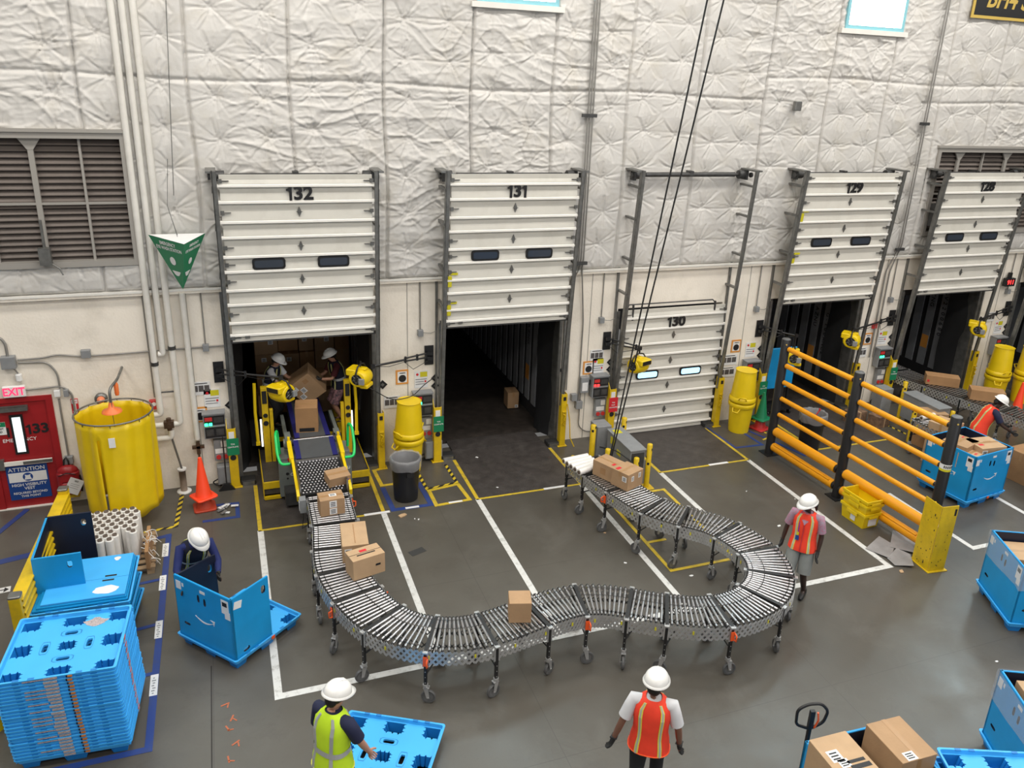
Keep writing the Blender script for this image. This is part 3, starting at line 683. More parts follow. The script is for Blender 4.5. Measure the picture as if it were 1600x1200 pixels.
jbox(-3.92, .80, .13, .13, 'small grey junction box right of the red door handle')
jbox(-3.93, 2.0, .09, .11, 'pale strobe box over the red door corner', .06, 'label'); jbox(-3.80, 2.0, .07, .12, 'grey box beside pale strobe over door corner', .08)
jbox(-3.60, .42, .12, .11, 'red call box low on wall beside the yellow curtain', .06, 'redpl')
b = B(); b.rbox((-4.42, -.05, 2.33), (.09, .09, .13), .03); tag(b.ob('emergency_lamp', M['white']), 'small white lamp fitting on top of exit sign', 'lamp')
b = B(); b.cyl((-4.42, -.05, 2.4), (-4.5, -.05, 2.55), .012); tag(b.ob('lamp_conduit', M['conduit']), 'short conduit between white lamp and big junction box', 'conduit')
conduit('vertical conduit falling to the red fire alarm pull box', [(-2.50, Yc, 3.58), (-2.50, Yc, 1.78)])
b = B(); b.rbox((-2.52, -.05, 1.66), (.15, .09, .16), .01); fa = tag(b.ob('fire_alarm_box', M['redpl']), 'red fire alarm pull box left of white pipes', 'alarm')
b = B(); b.cyl((-2.52, -.1, 1.68), (-2.52, -.09, 1.68), .035, n=14); b.ob('alarm_dial', M['label'], fa)
b = B(); b.box((-3.40, -.03, 3.90), (.10, .06, .12)); tag(b.ob('sensor_box', M['boxgrey']), 'tiny grey sensor box on wall strip under large louver', 'sensor')
b = B(); b.rbox((9.70, -.20, 6.83), (.16, .10, .18), .02); tag(b.ob('wall_speaker', M['galv']), 'small grey speaker box on insulation right of the hanging cables', 'speaker')
# conduit risers on the big piers
for x0, (nm) in ((5.22, 'between doors 131 and 130'), ):
    for k, dx in enumerate((-.05, .0, .05)):
        zt = (1.05, 1.15, .75)[k]
        conduit('%s of three conduits rising %s' % (('left', 'middle', 'right')[k], nm), [(x0+dx, -.17, 12), (x0+dx, -.17, 3.9), (x0+dx, -.12, 3.72), (x0+dx-(.09, .09, -.14)[k], -.04, 3.45 if k < 2 else 2.6), (x0+dx-(.09, .09, -.14)[k], -.04, zt)], .015)
    for z in (9.9, 6.55, 3.82): b = B(); b.bx(x0-.16, x0+.13, -.19, -.14, z-.03, z+.03); tag(b.ob('strut_clip', M['galv_dark']), {9.9: 'high strut clip holding the three conduits', 6.55: 'dark strut clip midway up the three conduits', 3.82: 'dark strut clip at foot of insulation on three conduits'}[z], 'clip')
for k, dx in enumerate((-.03, .03)):
    conduit('%s of two conduits rising between doors 129 and 128' % ('left', 'right')[k], [(13.10+dx, -.17, 12), (13.10+dx, -.17, 3.9), (13.10+dx, -.10, 3.72), (13.0+dx*2, -.04, 3.3), (13.0+dx*2, -.04, 1.2)], .015)
for z in (6.55, 3.82): b = B(); b.bx(12.98, 13.22, -.19, -.14, z-.03, z+.03); tag(b.ob('strut_clip', M['galv_dark']), {6.55: 'strut clip midway up the two right conduits', 3.82: 'strut clip at foot of insulation between doors 129 and 128'}[z], 'clip')
for n in range(6):
    nm = DN[n]; x = n*PX-1.62
    if n: 
        conduit('conduit dropping to the small box left of '+nm, [(x, Yc, 3.58), (x, Yc, 2.66)], .012); jbox(x, 2.60, .10, .12, 'small grey junction box high on pier left of '+nm)
        b = B(); b.tube([(x+.05, -.04, 2.6), (x+.2, -.05, 2.58), (x+.3, -.05, 2.62)], .006); tag(b.ob('thin_cable', M['conduit']), 'thin cable from small box to the track of '+nm, 'cable')
    else: conduit('conduit dropping to the small box left of door 132', [(x, Yc, 3.58), (x, Yc, 2.66)], .012)
b = B(); b.box((5.30, -.06, .98), (.12, .1, .14)); b.box((5.42, -.06, .80), (.14, .1, .16)); tag(b.ob('outlet_box', M['boxgrey']), 'grey outlet boxes low between door 131 and switch', 'outlet')
# red number clock
t = thing('digital_clock', 'small black digital display with red digits right of door 128', 'clock', (16.85, -.10, 2.86))
b = B(); b.box((0, 0, 0), (.30, .10, .20)); b.box((.02, .03, .16), (.1, .05, .14)); b.ob('case', M['black'], t)
b = B(); b.text('911', .15, facing(.0, -.052, 0), bold=.02); b.ob('digits', M['led_r'], t)
# banner
t = thing('banner', 'black banner with gold border and gold lettering, top right corner', 'banner', (15.2, -.16, 9.32))
b = B(); b.bx(-1.42, 1.42, 0, .02, -.62, .62); b.ob('cloth', M['gold'], t)
b = B(); b.bx(-1.36, 1.36, -.004, 0, -.56, .56); b.ob('black_field', M['black'], t)
b = B(); b.text('BFI4 S', .50, facing(-1.08, -.008, -.24), bold=.02, sx=.95, align='LEFT', shear=.2); b.ob('lettering', M['gold'], t)

# ------------------------------------------------------------------ per-dock equipment
PH = [(-.22, .0), (0, .0), (.22, .0)]
def photo_sheet(label, x, z, w=.30, h=.24):
    return sign('photo_sheet', label, 'poster', x, z, w, h, 'label', [('r', 'tag_grey', -.45, -.18, -.25, .22, 'photo'), ('r', 'tag_grey', -.14, .13, -.25, .22, 'photo'), ('r', 'tag_grey', .17, .44, -.25, .22, 'photo'), ('r', 'ink', -.35, .35, .34, .40, 'caption')])
def mask_poster(label, x, z, w=.24, h=.29):
    return sign('orange_poster', label, 'poster', x, z, w, h, 'signorange', [('r', 'label', -.36, .38, -.38, .38, 'paper'), ('d', 'ink', .072, .02, -.10, 'dark_disc'), ('r', 'ink', -.2, .26, .24, .30, 'caption')])
def steps_poster(label, x, z):
    return sign('instruction_poster', label, 'poster', x, z, .26, .34, 'label', [('r', 'signyellow', -.08, .45, .14, .44, 'yellow_box'), ('d', 'signred', .025, -.28, .30, 'red_dot'), ('r', 'boxgrey', -.42, .42, -.02, .03, 'text_line'), ('r', 'boxgrey', -.42, .2, -.16, -.12, 'text_line'), ('r', 'boxgrey', -.42, .35, -.3, -.26, 'text_line'), ('r', 'signred', .25, .38, -.2, -.08, 'red_mark')])
def kit(n, lamp, green=True):
    nm = DN[n]; X = n*PX
    c = thing('dock_control_panel', 'grey and black control panel with %s lamps left of %s' % ('glowing green' if lamp == 'led_g' else 'red', nm), 'control panel', (X-1.60, -.02, 1.20))
    b = B(); b.rbox((0, -.09, 0), (.36, .17, .46), .012); b.bx(-.19, .19, -.20, .0, .23, .25, 0); b.ob('enclosure', M['boxgrey'], c)
    b = B(); b.bx(-.16, .17, -.182, -.175, -.21, -.01); b.bx(-.16, .17, -.182, -.175, .03, .2); b.ob('face_plate', M['black'], c)
    b = B(); b.bx(-.15, -.03, -.186, -.18, .11, .18); b.ob('red_label', M['redpl'], c)
    for dx in (-.13, -.06): b = B(); b.rbox((dx, -.19, .05), (.055, .02, .045), .01); b.ob('lamp', M[lamp], c)
    b = B(); b.bx(0, .15, -.186, -.18, .07, .17); b.bx(-.14, -.02, -.186, -.18, -.17, -.05); b.bx(.02, .15, -.186, -.18, -.17, -.05); b.ob('button_block', M['galv_dark'], c)
    c = thing('lever_box', 'grey lever box with red buttons below the control panel of '+nm, 'control box', (X-1.53, -.02, .70))
    b = B(); b.rbox((0, -.05, 0), (.24, .10, .40), .012); b.ob('enclosure', M['boxgrey'], c)
    for dx in (-.05, .06): b = B(); b.cyl((dx, -.10, -.13), (dx, -.12, -.13), .042, n=16); b.ob('button', M['redpl'], c)
    b = B(); b.bx(.0, .10, -.106, -.10, .06, .17); b.bx(-.1, .08, -.106, -.10, -.06, .03); b.ob('label_patch', M['label'], c)
    c = thing('power_box', 'grey power box near the floor left of '+nm, 'electrical box', (X-1.46 if n != 1 else X-1.40, -.03, .24))
    b = B(); b.rbox((0, -.1, 0), (.34, .18, .36), .015); b.box((-.0, -.195, 0), (.3, .012, .32)); b.ob('enclosure', M['boxgrey'], c)
    b = B()
    for k in range(4): b.cyl((-.1+.06*k, -.08, -.18), (-.1+.06*k, -.08, -.26), .012, n=6)
    b.tube(rpath([(-.17, -.1, -.1), (-.27, -.1, -.15), (-.2, -.1, -.22), (.0, -.16, -.22), (.2, -.1, -.2)], .05), .012)
    b.ob('cables', M['black'], c)
    # wall arm plate
    c = thing('fan_arm', 'black swing arm bracket on the wall left of '+nm, 'wall arm', (X-1.45, -.01, 2.14))
    b = B(); b.bx(-.085, .085, -.02, .0, -.19, .19); b.box((.0, -.06, .06), (.1, .10, .06)); b.box((.0, -.06, -.04), (.1, .10, .06)); b.ob('wall_plate', M['black'], c)
    b = B(); e = Vector(ARM[n][0])-Vector(c.location); s0 = Vector((0, -.08, .03)); mid = s0.lerp(e, ARM[n][2]); dv = (mid-s0)
    off = Vector((0, 0, .045))
    b.cyl(s0+off, mid+off*.6, .016, n=6); b.cyl(s0-off, mid-off*.6, .016, n=6)
    for k in (0.15, .5, .95): p = s0.lerp(mid, k); b.box(p, (.04, .03, .12))
    b.ob('inner_link', M['black'], c)
    b = B(); b.cyl(mid, e, .022, n=8); b.box(e, (.07, .06, .07)); b.tube([s0+Vector((0, 0, -.1)), s0.lerp(e, .3)+Vector((0, 0, -.22)), mid+Vector((0, 0, -.04)), mid.lerp(e, .5)+Vector((0, 0, -.07)), e], .006); b.ob('outer_link', M['black'], c)
    steps_poster('white instruction poster with yellow box left of '+nm, *( (X-1.60, 1.66) if n != 2 else (X-1.60, 1.60)))
    for k, dz in enumerate((0, .16) if n else (0, )):
        q = sign('diamond_placard', ('small black diamond placard above control panel of %s' if k == 0 else 'second black diamond placard, stacked above another left of %s') % nm, 'placard', X-1.33, 1.50+dz, .11, .11, 'ink', [('r', 'galv', -.2, .2, -.2, .2, 'emblem')], rx=pi/4)
    # yellow guards each side of the opening
    for sx in (-1, 1):
        if n == 5 and sx > 0: continue
        side = 'left' if sx < 0 else 'right'
        g = thing('dock_guard', 'tall yellow steel track guard at the %s of %s' % (side, nm), 'guard post', (X+sx*(1.34 if sx < 0 else 1.29), -.24, 0))
        wd = .15 if sx < 0 else .12; hh = 1.16
        b = B(); b.bx(-wd/2, wd/2, -.04, -.03, 0, hh); b.bx(-wd/2, -wd/2+.012, -.03, .10, 0, hh); b.bx(wd/2-.012, wd/2, -.03, .10, 0, hh); b.bx(-wd/2-.04, wd/2+.04, -.07, .1, 0, .015)
        if sx < 0: b.prism([(-.03, hh), (.10, hh), (.10, hh+.14)], -wd/2, -wd/2+.012, 'x')
        b.ob('steel_channel', M['yellow'], g, bevel=.004)
        b = B()
        if sx < 0: b.bx(-.045, .045, -.046, -.04, .92, 1.10); b.ob('qr_plate', M['label'], g)
        else: b.bx(-.03, .03, -.046, -.04, 1.02, 1.10); b.ob('label_plate', M['ink'], g)
        b = B(); z = .58 if sx > 0 else .60
        if sx > 0: b.tube([(-.03, -.06, z+.16), (.03, -.08, z+.12), (-.02, -.08, z+.05), (.03, -.08, z), (-.03, -.07, z-.06), (.02, -.06, z-.1)], .014); b.box((0, -.06, z+.2), (.08, .04, .02)); b.ob('chain_hook', M['yellow'], g)
        else: b.cyl((0, -.05, z), (0, -.04, z), .05, n=14); b.ob('round_sticker', M['ink'], g)
    return
ARM = {0: ((-.46, -.55, 2.14), None, .45), 1: ((1.15, -.35, 2.13), None, .46), 2: ((6.52, -.45, 2.08), None, .93), 3: ((10.28, -.55, 2.10), None, .6), 4: ((11.88, -.50, 2.10), None, .35), 5: ((15.72, -.50, 2.10), None, .5)}
for n in range(6): kit(n, 'led_r' if n == 2 else 'led_g')
def placard(n, label, col, words):
    X = n*PX-1.34
    return sign('hanging_placard', label, 'placard', X+.01, .82, .20, .32, col, [('t', 'label', w, .036, 0, .16-.17*i, 'text_line') for i, w in enumerate(words)], y=-.305)
placard(0, 'green placard hanging on the yellow guard next to the black broom', 'green', ('TDR', 'COMPLETE')); placard(1, 'green placard hanging on the yellow guard next to barrels and open door', 'green', ('TDR', 'COMPLETE'))
placard(2, 'red placard hanging on yellow guard left of door 130', 'signred', ('TDR', 'NOT', 'COMPLETE')); placard(3, 'green placard hanging on guard left of door 129, above green cone', 'green', ('TDR', 'COMPLETE'))
placard(4, 'green placard hanging on guard left of door 128 beside roller conveyor', 'green', ('TDR', 'COMPLETE'))
photo_sheet('sheet of three photos on wall beside the white downpipe', -1.76, 1.86); mask_poster('orange framed poster low beside white downpipe', -1.82, 1.37)
mask_poster('orange framed poster right of door 132', 1.75, 1.74); photo_sheet('photo sheet on wall behind the yellow barrels near door 131', 1.55, 1.25, .3, .24)
photo_sheet('sheet of three photos above switch left of door 130', 5.78, 1.84); mask_poster('orange topped poster above switch left of door 130', 5.61, 1.58)
mask_poster('orange framed poster right of closed door 130', 9.15, 1.77); photo_sheet('upper of two photo sheets right of door 130', 9.02, 1.46, .40, .25); photo_sheet('lower of two photo sheets right of door 130', 9.0, 1.18, .40, .24)
mask_poster('orange framed poster left of door 128', 12.82, 1.66); photo_sheet('photo sheet under orange poster left of door 128', 12.70, 1.33)
photo_sheet('photo sheet behind the rightmost fan arm', 16.62, 1.95)
for x, z, l in ((1.38, 1.62, 'black diamond placard right of door 132 under fan arm'), (5.05, 1.58, 'black diamond placard right of door 131'), (8.80, 1.50, 'black diamond placard on track side right of door 130')):
    sign('diamond_placard', l, 'placard', x, z, .13, .13, 'ink', [('r', 'galv', -.2, .2, -.2, .2, 'emblem')], rx=pi/4)
t = thing('disconnect_switch', 'grey disconnect switch box left of door 130 panel', 'switch box', (5.51, 0, 1.24)); b = B(); b.rbox((0, -.06, 0), (.18, .12, .34), .01); b.ob('enclosure', M['boxgrey'], t); b = B(); b.bx(-.06, .06, -.126, -.12, -.12, .06); b.ob('label_patch', M['label'], t); b = B(); b.box((.11, -.08, .05), (.03, .04, .1)); b.ob('handle', M['black'], t)
conduit('curved conduit dropping from disconnect switch to the floor', [(5.46, Yc, 1.07), (5.46, Yc, .3), (5.6, Yc, .16), (5.85, Yc, .12)], .012)
sign('alarm_pull_station', 'small red pull station on pier left of door 128', 'alarm', 12.93, 1.98, .12, .13, 'redpl', base_t=.05, y=-.05)
# yellow sling hanging from guard right of door 131
b = B(); b.tube([(5.06, -.30, .95), (5.12, -.32, .6), (5.15, -.33, .2), (5.22, -.4, .02)], .012); tag(b.ob('yellow_chain', M['yellow']), 'yellow chain trailing to floor from guard right of door 131', 'chain')
b = B(); b.tube(rpath([(1.05, -.40, 1.75), (1.5, -.36, 1.42), (1.9, -.28, 1.44), (2.1, -.2, 1.6), (2.33, -.1, 1.7)], .2), .009); tag(b.ob('power_cord', M['black']), 'black cord sagging from fan by door 132 over yellow barrels', 'cord')

# ------------------------------------------------------------------ yellow blowers
def blower_parts():
    t = thing('blower_fan', 'x', 'fan')
    b = B(); N = 20; rings = []
    prof = [(-.17, .10), (-.165, .145), (-.13, .165), (-.05, .178), (.05, .178), (.13, .165), (.165, .145), (.17, .10)]
    for y, r in prof:
        rg = []
        for k in range(N):
            a = 2*pi*k/N; rr = r*(1+.06*cos(a*2)); x = rr*cos(a); z = rr*sin(a)
            rg.append((x, y, z))
        rings.append(rg)
    vs = [p for g in rings for p in g]; fs = [(i*N+k, i*N+(k+1) % N, (i+1)*N+(k+1) % N, (i+1)*N+k) for i in range(len(prof)-1) for k in range(N)]
    b.add(vs, fs, 0, True)
    b.rbox((-.13, 0, .105), (.20, .30, .12), .03); b.rbox((.10, 0, -.14), (.16, .26, .07), .02); b.rbox((.02, 0, .165), (.2, .12, .04), .02)
    b.ob('housing', M['yellow_pl'], t, bevel=.006)
    for sy in (-1, 1):
        b = B(); b.cyl((0, sy*.165, 0), (0, sy*.174, 0), .10, n=20)
        gr = b.ob('inlet', M['black'], t)
        b = B()
        for k in range(3): a = RD(60*k+20); b.cyl((.1*cos(a), sy*.177, .1*sin(a)), (-.1*cos(a), sy*.177, -.1*sin(a)), .007, n=5)
        b.tube([(.055*cos(2*pi*k/16), sy*.177, .055*sin(2*pi*k/16)) for k in range(16)], .005, 5, closed=True)
        b.ob('grille', M['galv'], gr)
    b = B(); b.bx(-.234, -.225, -.12, .12, .065, .145); b.ob('outlet', M['black'], t)
    b = B(); b.tube([(.0, -.19, -.02), (.0, -.20, .12), (.0, -.12, .22), (0, 0, .25), (.0, .12, .22), (0, .20, .12), (0, .19, -.02)], .016, 6); b.cyl((0, 0, .24), (0, 0, .30), .02); b.ob('bracket', M['black'], t)
    b = B(); b.rbox((.10, -.19, -.02), (.10, .05, .11), .01); b.ob('switch_box', M['boxgrey'], t)
    return t
fan = blower_parts()
FANS = [((-.46, -.55, 1.87), (RD(45)), 'yellow blower fan hanging before left side of loading belt at door 132'),
        ((.93, -.35, 1.95), RD(-35), 'yellow blower fan hanging right of the loading belt at door 132'),
        ((6.52, -.45, 1.72), RD(108), 'yellow blower fan hanging in front of closed door 130'),
        ((10.28, -.55, 1.62), RD(-30), 'yellow blower fan behind the amber guard rail near door 129'),
        ((11.88, -.50, 1.86), RD(-50), 'yellow blower fan hanging above the middle guard rail post'),
        ((15.70, -.50, 1.86), RD(-50), 'rightmost yellow blower fan, near the red digit display')]
for i, (p, a, l) in enumerate(FANS):
    if i == 0: fan.location = p; fan.rotation_euler = (0, 0, a); fan['label'] = l; fan['group'] = 'yellow blower fans on swing arms'
    else: dup(fan, p, a, l)
    b = B(); b.cyl((p[0], p[1], p[2]+.25), (p[0], p[1], ARM[i][0][2]+.02), .016, n=6); hb = b.ob('hanger_rod', M['black']); hb['label'] = 'short black rod holding the blower fan nearest '+DN[i]; hb['category'] = 'rod'

# ------------------------------------------------------------------ eye wash sign, shower curtain
t = thing('eyewash_sign', 'green and white three-sided emergency eye wash station sign hanging on left', 'sign', (-1.85, -.62, 3.79))
a0 = [Vector((-.42, .17, .85)), Vector((.40, .17, .85)), Vector((.10, -.40, .80))]; tip = Vector((0, .0, 0))
b = B(); b.add([*a0, tip], [(0, 2, 3), (2, 1, 3), (1, 0, 3)]); b.ob('green_faces', M['green'], t)
b = B(); b.add([p+Vector((0, 0, .004)) for p in a0], [(0, 1, 2)]); b.ob('white_top', M['white'], t)
def face_mat(A, Bq, Cc, u, v):
    ex = (Bq-A).normalized(); nn = (Bq-A).cross(Cc-A).normalized(); ey = nn.cross(ex)
    if ey.z < 0: ey = -ey
    nn = ex.cross(ey); return Matrix(((ex.x, ey.x, nn.x, 0), (ex.y, ey.y, nn.y, 0), (ex.z, ey.z, nn.z, 0), (0, 0, 0, 1))), nn
for A, Bq, sc, nm in ((a0[0], a0[2], 1, 'front_print'), (a0[2], a0[1], .8, 'side_print')):
    m_, nn = face_mat(A, Bq, tip, 0, 0); mid = (A+Bq)/2; dn = (tip-mid)
    b = B()
    for s_, k in (('EMERGENCY', .09), ('EYE WASH STATION', .185)):
        b.text(s_, .080*sc, Matrix.Translation(mid+dn*k+nn*.006) @ m_, bold=.01, depth=.001, sx=.74)
    q = Matrix.Translation(mid+dn*.42+nn*.005) @ m_; b.prism([(.06*cos(a)*sc, .07*sin(a)*sc) for a in [2*pi*i/14 for i in range(14)]], 0, .002, 'z', 0, q)
    q = Matrix.Translation(mid+dn*.66+nn*.005) @ m_; b.prism([(-.09*sc, .03), (.09*sc, .03), (.05*sc, -.03), (.02, -.05), (-.02, -.05), (-.05*sc, -.03)], 0, .002, 'z', 0, q)
    b.ob(nm, M['label'], t)
b = B(); b.tube([(.0, 0, .84), (-.1, .1, 1.3), (-.03, .15, 2.0)], .004); b.tube([(0, .1, .84), (-.1, .1, 1.3)], .004); b.ob('hanging_wire', M['galv'], t)

cx, cy = -3.04, -.86
t = thing('shower_curtain', 'tall yellow emergency shower curtain hanging from an oval steel ring', 'curtain', (cx, cy, 0))
b = B(); N = 96; H0, H1 = .27, 1.90; rows = 14; vs = []
for j in range(rows+1):
    z = H1-(H1-H0)*j/rows; q = j/rows
    for k in range(N):
        a = 2*pi*k/N
        fold = .018*sin(a*9+.7*sin(q*3))*(.3+q)+.022*sin(a*4+1.3)*q+.012*sin(a*15+q*2)*(1-q*.5)
        r = .55+fold-.02*q; zz = z+(.03*sin(a*8)+.03*sin(a*3+1))*(q > .99)+(-.02*abs(sin(a*8)))*(j == 0)
        vs.append((r*cos(a), r*.97*sin(a), zz))
fs = [(j*N+k, j*N+(k+1) % N, (j+1)*N+(k+1) % N, (j+1)*N+k) for j in range(rows) for k in range(N) if not (k == 66 and j > 1)]
b.add(vs, fs, 0, True); cu = b.ob('curtain_cloth', M['yellow_pl'], t, recalc=False); md = cu.modifiers.new('s', 'SOLIDIFY'); md.thickness = .006
b = B(); b.tube([(.565*cos(2*pi*k/48), .55*sin(2*pi*k/48), 1.92) for k in range(48)], .014, 8, closed=True); b.ob('ring', M['galv'], t)
b = B(); b.bx(-.045, .045, -.585, -.575, 1.56, 1.72); b.ob('care_label', M['label'], t)
for k in range(16):
    a = 2*pi*k/16; b = B(); b.cyl((.562*cos(a), .55*sin(a), 1.87), (.562*cos(a), .55*sin(a), 1.93), .006, n=5); b.ob('curtain_hook', M['galv_dark'], t)
t = thing('emergency_shower', 'orange shower head on grey pipe inside the yellow curtain ring', 'shower', (cx, cy, 0))
b = B(); b.tube(rpath([(.10, .84, 2.36), (.10, .75, 2.36), (.08, .25, 2.36), (-.02, .02, 2.30), (-.02, .0, 2.05)], .1), .022); b.ob('supply_pipe', M['galv'], t)
b = B(); b.lathe([(.15, 1.92), (.14, 1.95), (.05, 1.99), (.03, 2.08)], 20, (-.02, 0, 0)); b.ob('shower_head', mat('shower orange', (.85, .20, .05), .4), t)
b = B(); b.lathe([(.028, 2.12), (.035, 2.16), (.035, 2.3), (.02, 2.34)], 12, (.06, .2, 0)); b.ob('orange_grip', mat('grip orange', (.85, .20, .05), .4), t)
b = B(); b.tube([(.0, -.02, 2.2), (-.01, -.05, 1.9), (.0, -.05, 1.55)], .005); b.tube([(.0, -.05, 1.55), (.05, -.05, 1.48), (0, -.05, 1.42), (-.05, -.05, 1.48), (0, -.05, 1.55)], .006); b.ob('pull_rod', M['galv'], t)
t = thing('alarm_beacon', 'amber alarm light on the wall behind the shower curtain ring', 'alarm light', (-3.30, -.06, 1.86))
b = B(); b.lathe([(.10, 0), (.10, .05), (.07, .07)], 16, M=Matrix.Rotation(pi/2, 4, 'X')); b.ob('base', M['galv'], t)
b = B(); b.lathe([(.06, .07), (.055, .13), (.02, .16)], 14, M=Matrix.Rotation(pi/2, 4, 'X')); b.ob('lens', mat('amber lens', (.8, .25, .12), .3), t)
# hanging crane / bag cables
def swing(p0, p1, sag, r, label):
    b = B(); a = Vector(p0); c = Vector(p1); pts = [a.lerp(c, k/10)+Vector((0, 0, -sag*sin(pi*k/10))) for k in range(11)]; b.tube(pts, r, 6); return tag(b.ob('hanging_cable', M['rubber_b']), label, 'cable')
swing((5.2, -4.6, 12.0), (5.02, -2.35, .55), .0, .013, 'left of two black power cables dropping to the grey cabinet')
swing((5.55, -4.6, 12.0), (5.05, -2.35, .58), .06, .013, 'right of two black power cables dropping to the grey cabinet')
# ================================================================== FLOOR MARKINGS
def strip(name, pts, w, m, z=.004, uvang=None):
    """painted line along a polyline on the floor"""
    b = B()
    for a, c in zip(pts[:-1], pts[1:]):
        a = Vector((*a, 0)); c = Vector((*c, 0)); d = (c-a).normalized(); nrm = Vector((-d.y, d.x, 0))*w/2; e = d*w/2*0.98
        q = [a-e+nrm, a-e-nrm, c+e-nrm, c+e+nrm]
        b.add([(p.x, p.y, z-.004) for p in q]+[(p.x, p.y, z) for p in q], [(4, 5, 6, 7), (0, 1, 5, 4), (1, 2, 6, 5), (2, 3, 7, 6), (3, 0, 4, 7)]); z += .0004
    o = struct(b.ob(name, M[m])); return o
YB = -1.88; YW = -5.81
for n in range(4):
    X = n*PX
    for sx in (-1, 1):
        if n == 3 and sx > 0: strip('floor_marking', [(X+sx*1.01, -.32), (X+sx*1.01, YB)], .07, 'liney'); strip('floor_marking', [(X+sx*1.01, YB-.05), (X+sx*1.01, -4.4)], .09, 'linew'); continue
        if n == 3 and sx < 0: strip('floor_marking', [(10.25, -3.9), (10.25, YW)], .09, 'linew')
        strip('floor_marking', [(X+sx*1.01, -.32), (X+sx*1.01, YB)], .07, 'liney')
        if n < 3: strip('floor_marking', [(X+sx*1.01, YB-.05), (X+sx*1.01, YW)], .095, 'linew')
    strip('floor_marking', [(X-.96, YB+.005), (X+.96, YB+.005)], .07, 'liney', .0052)
strip('floor_marking', [(-1.01, YW), (8.44, YW)], .10, 'linew', .0056)
strip('floor_marking', [(10.25, YW), (10.75, YW)], .09, 'linew', .0056)
strip('floor_marking', [(12.2, -2.2), (12.2, -6.0)], .09, 'linew')
for x in (.9, 4.2, 7.75):
    b = B(); b.bx(x-.22, x+.22, YB-.03, YB+.035, .004, .0085); o = struct(b.ob('floor_marking', M['label']))
# yellow box by the cabinet, hazard strips, blue tape
strip('floor_marking', [(5.86, -2.51), (6.15, -2.51), (4.93+1.20, -4.88), (4.96, -4.88), (4.96, -2.9)], .06, 'liney', .0045)
strip('floor_marking', [(4.99, -4.05), (5.3, -4.05)], .06, 'liney', .0062)
strip('floor_marking', [(1.36, -.92), (1.16, -.92), (1.13, -.30), (1.35, -.25)], .07, 'liney')
strip('floor_marking', [(1.96, -1.34), (2.51, -1.25), (2.56, -1.86), (1.94, -1.90), (1.94, -1.34)], .07, 'liney', .0048)
strip('floor_marking', [(1.16, -1.05), (1.19, -1.84), (1.86, -1.84), (1.83, -1.04)], .09, 'lineb')
strip('floor_marking', [(2.49, -.45), (2.51, -1.20)], .06, 'hazard', .0052); strip('floor_marking', [(1.90, -.60), (1.92, -1.28)], .06, 'hazard', .0052); strip('floor_marking', [(1.95, -1.27), (2.46, -1.19)], .05, 'hazard', .007)
strip('floor_marking', [(-2.23, -.20), (-2.30, -1.35)], .07, 'hazard', .0052); strip('floor_marking', [(-2.32, -1.37), (-2.75, -1.41)], .06, 'hazard', .0060)
strip('floor_marking', [(-1.34, -.86), (-1.34, -1.33), (-1.86, -1.33)], .07, 'lineb'); strip('floor_marking', [(-1.34, -.86), (-1.66, -.84)], .07, 'lineb', .006)
strip('floor_marking', [(-2.86, -1.72), (-2.40, -1.62), (-2.43, -6.2), (-3.9, -6.2)], .085, 'lineb')
strip('floor_marking', [(-2.95, -2.9), (-2.46, -2.85)], .06, 'lineb', .0062); strip('floor_marking', [(-2.9, -4.0), (-2.46, -3.93)], .06, 'lineb', .0062); strip('floor_marking', [(-2.7, -4.95), (-2.46, -4.93)], .06, 'lineb', .0062)
strip('floor_marking', [(-3.95, -1.52), (-6.5, -2.1)], .14, 'lineb'); strip('floor_marking', [(-4.65, -.15), (-5.3, -1.7)], .09, 'lineb', .0062)
strip('floor_marking', [(8.48, -.30), (8.52, -1.33), (9.17, -1.36), (9.10, -.35)], .06, 'lineb')
strip('floor_marking', [(9.20, -.40), (9.55, -1.40), (9.72, -2.05)], .055, 'lineb', .0062)
strip('floor_marking', [(9.35, -1.15), (9.95, -.95)], .05, 'liney', .007); strip('floor_marking', [(9.45, -.5), (9.75, -1.2)], .05, 'hazard', .0075)
strip('floor_marking', [(5.05, -.75), (5.75, -1.3)], .06, 'hazard'); strip('floor_marking', [(12.6, -.9), (12.75, -2.2)], .06, 'hazard')
for y in (-2.05, -2.95, -4.05, -5.15):
    b = B(); b.bx(-2.475, -2.385, y-.19, y+.19, .004, .0065); 
    o = struct(b.ob('floor_marking', M['label']))
    b = B()
    for q in range(7): b.bx(-2.445-.01*(q % 2), -2.425+.008*(q % 3), y-.16+.046*q, y-.14+.046*q, .0065, .0074)
    struct(b.ob('floor_marking', M['boxgrey']))
b = B(); b.box((-4.62, -2.50, .004), (.36, .14, .004), rz=.1); struct(b.ob('floor_marking', M['label']))
b = B(); b.box((-4.70, -2.51, .007), (.04, .09, .002), rz=.1); b.box((-4.62, -2.505, .007), (.09, .02, .002), rz=.1); b.prism([(-4.52, -2.43), (-4.46, -2.49), (-4.52, -2.55)], .006, .008); b.box((-4.55, -2.49, .007), (.06, .02, .002), rz=.1); struct(b.ob('floor_marking', M['ink']))
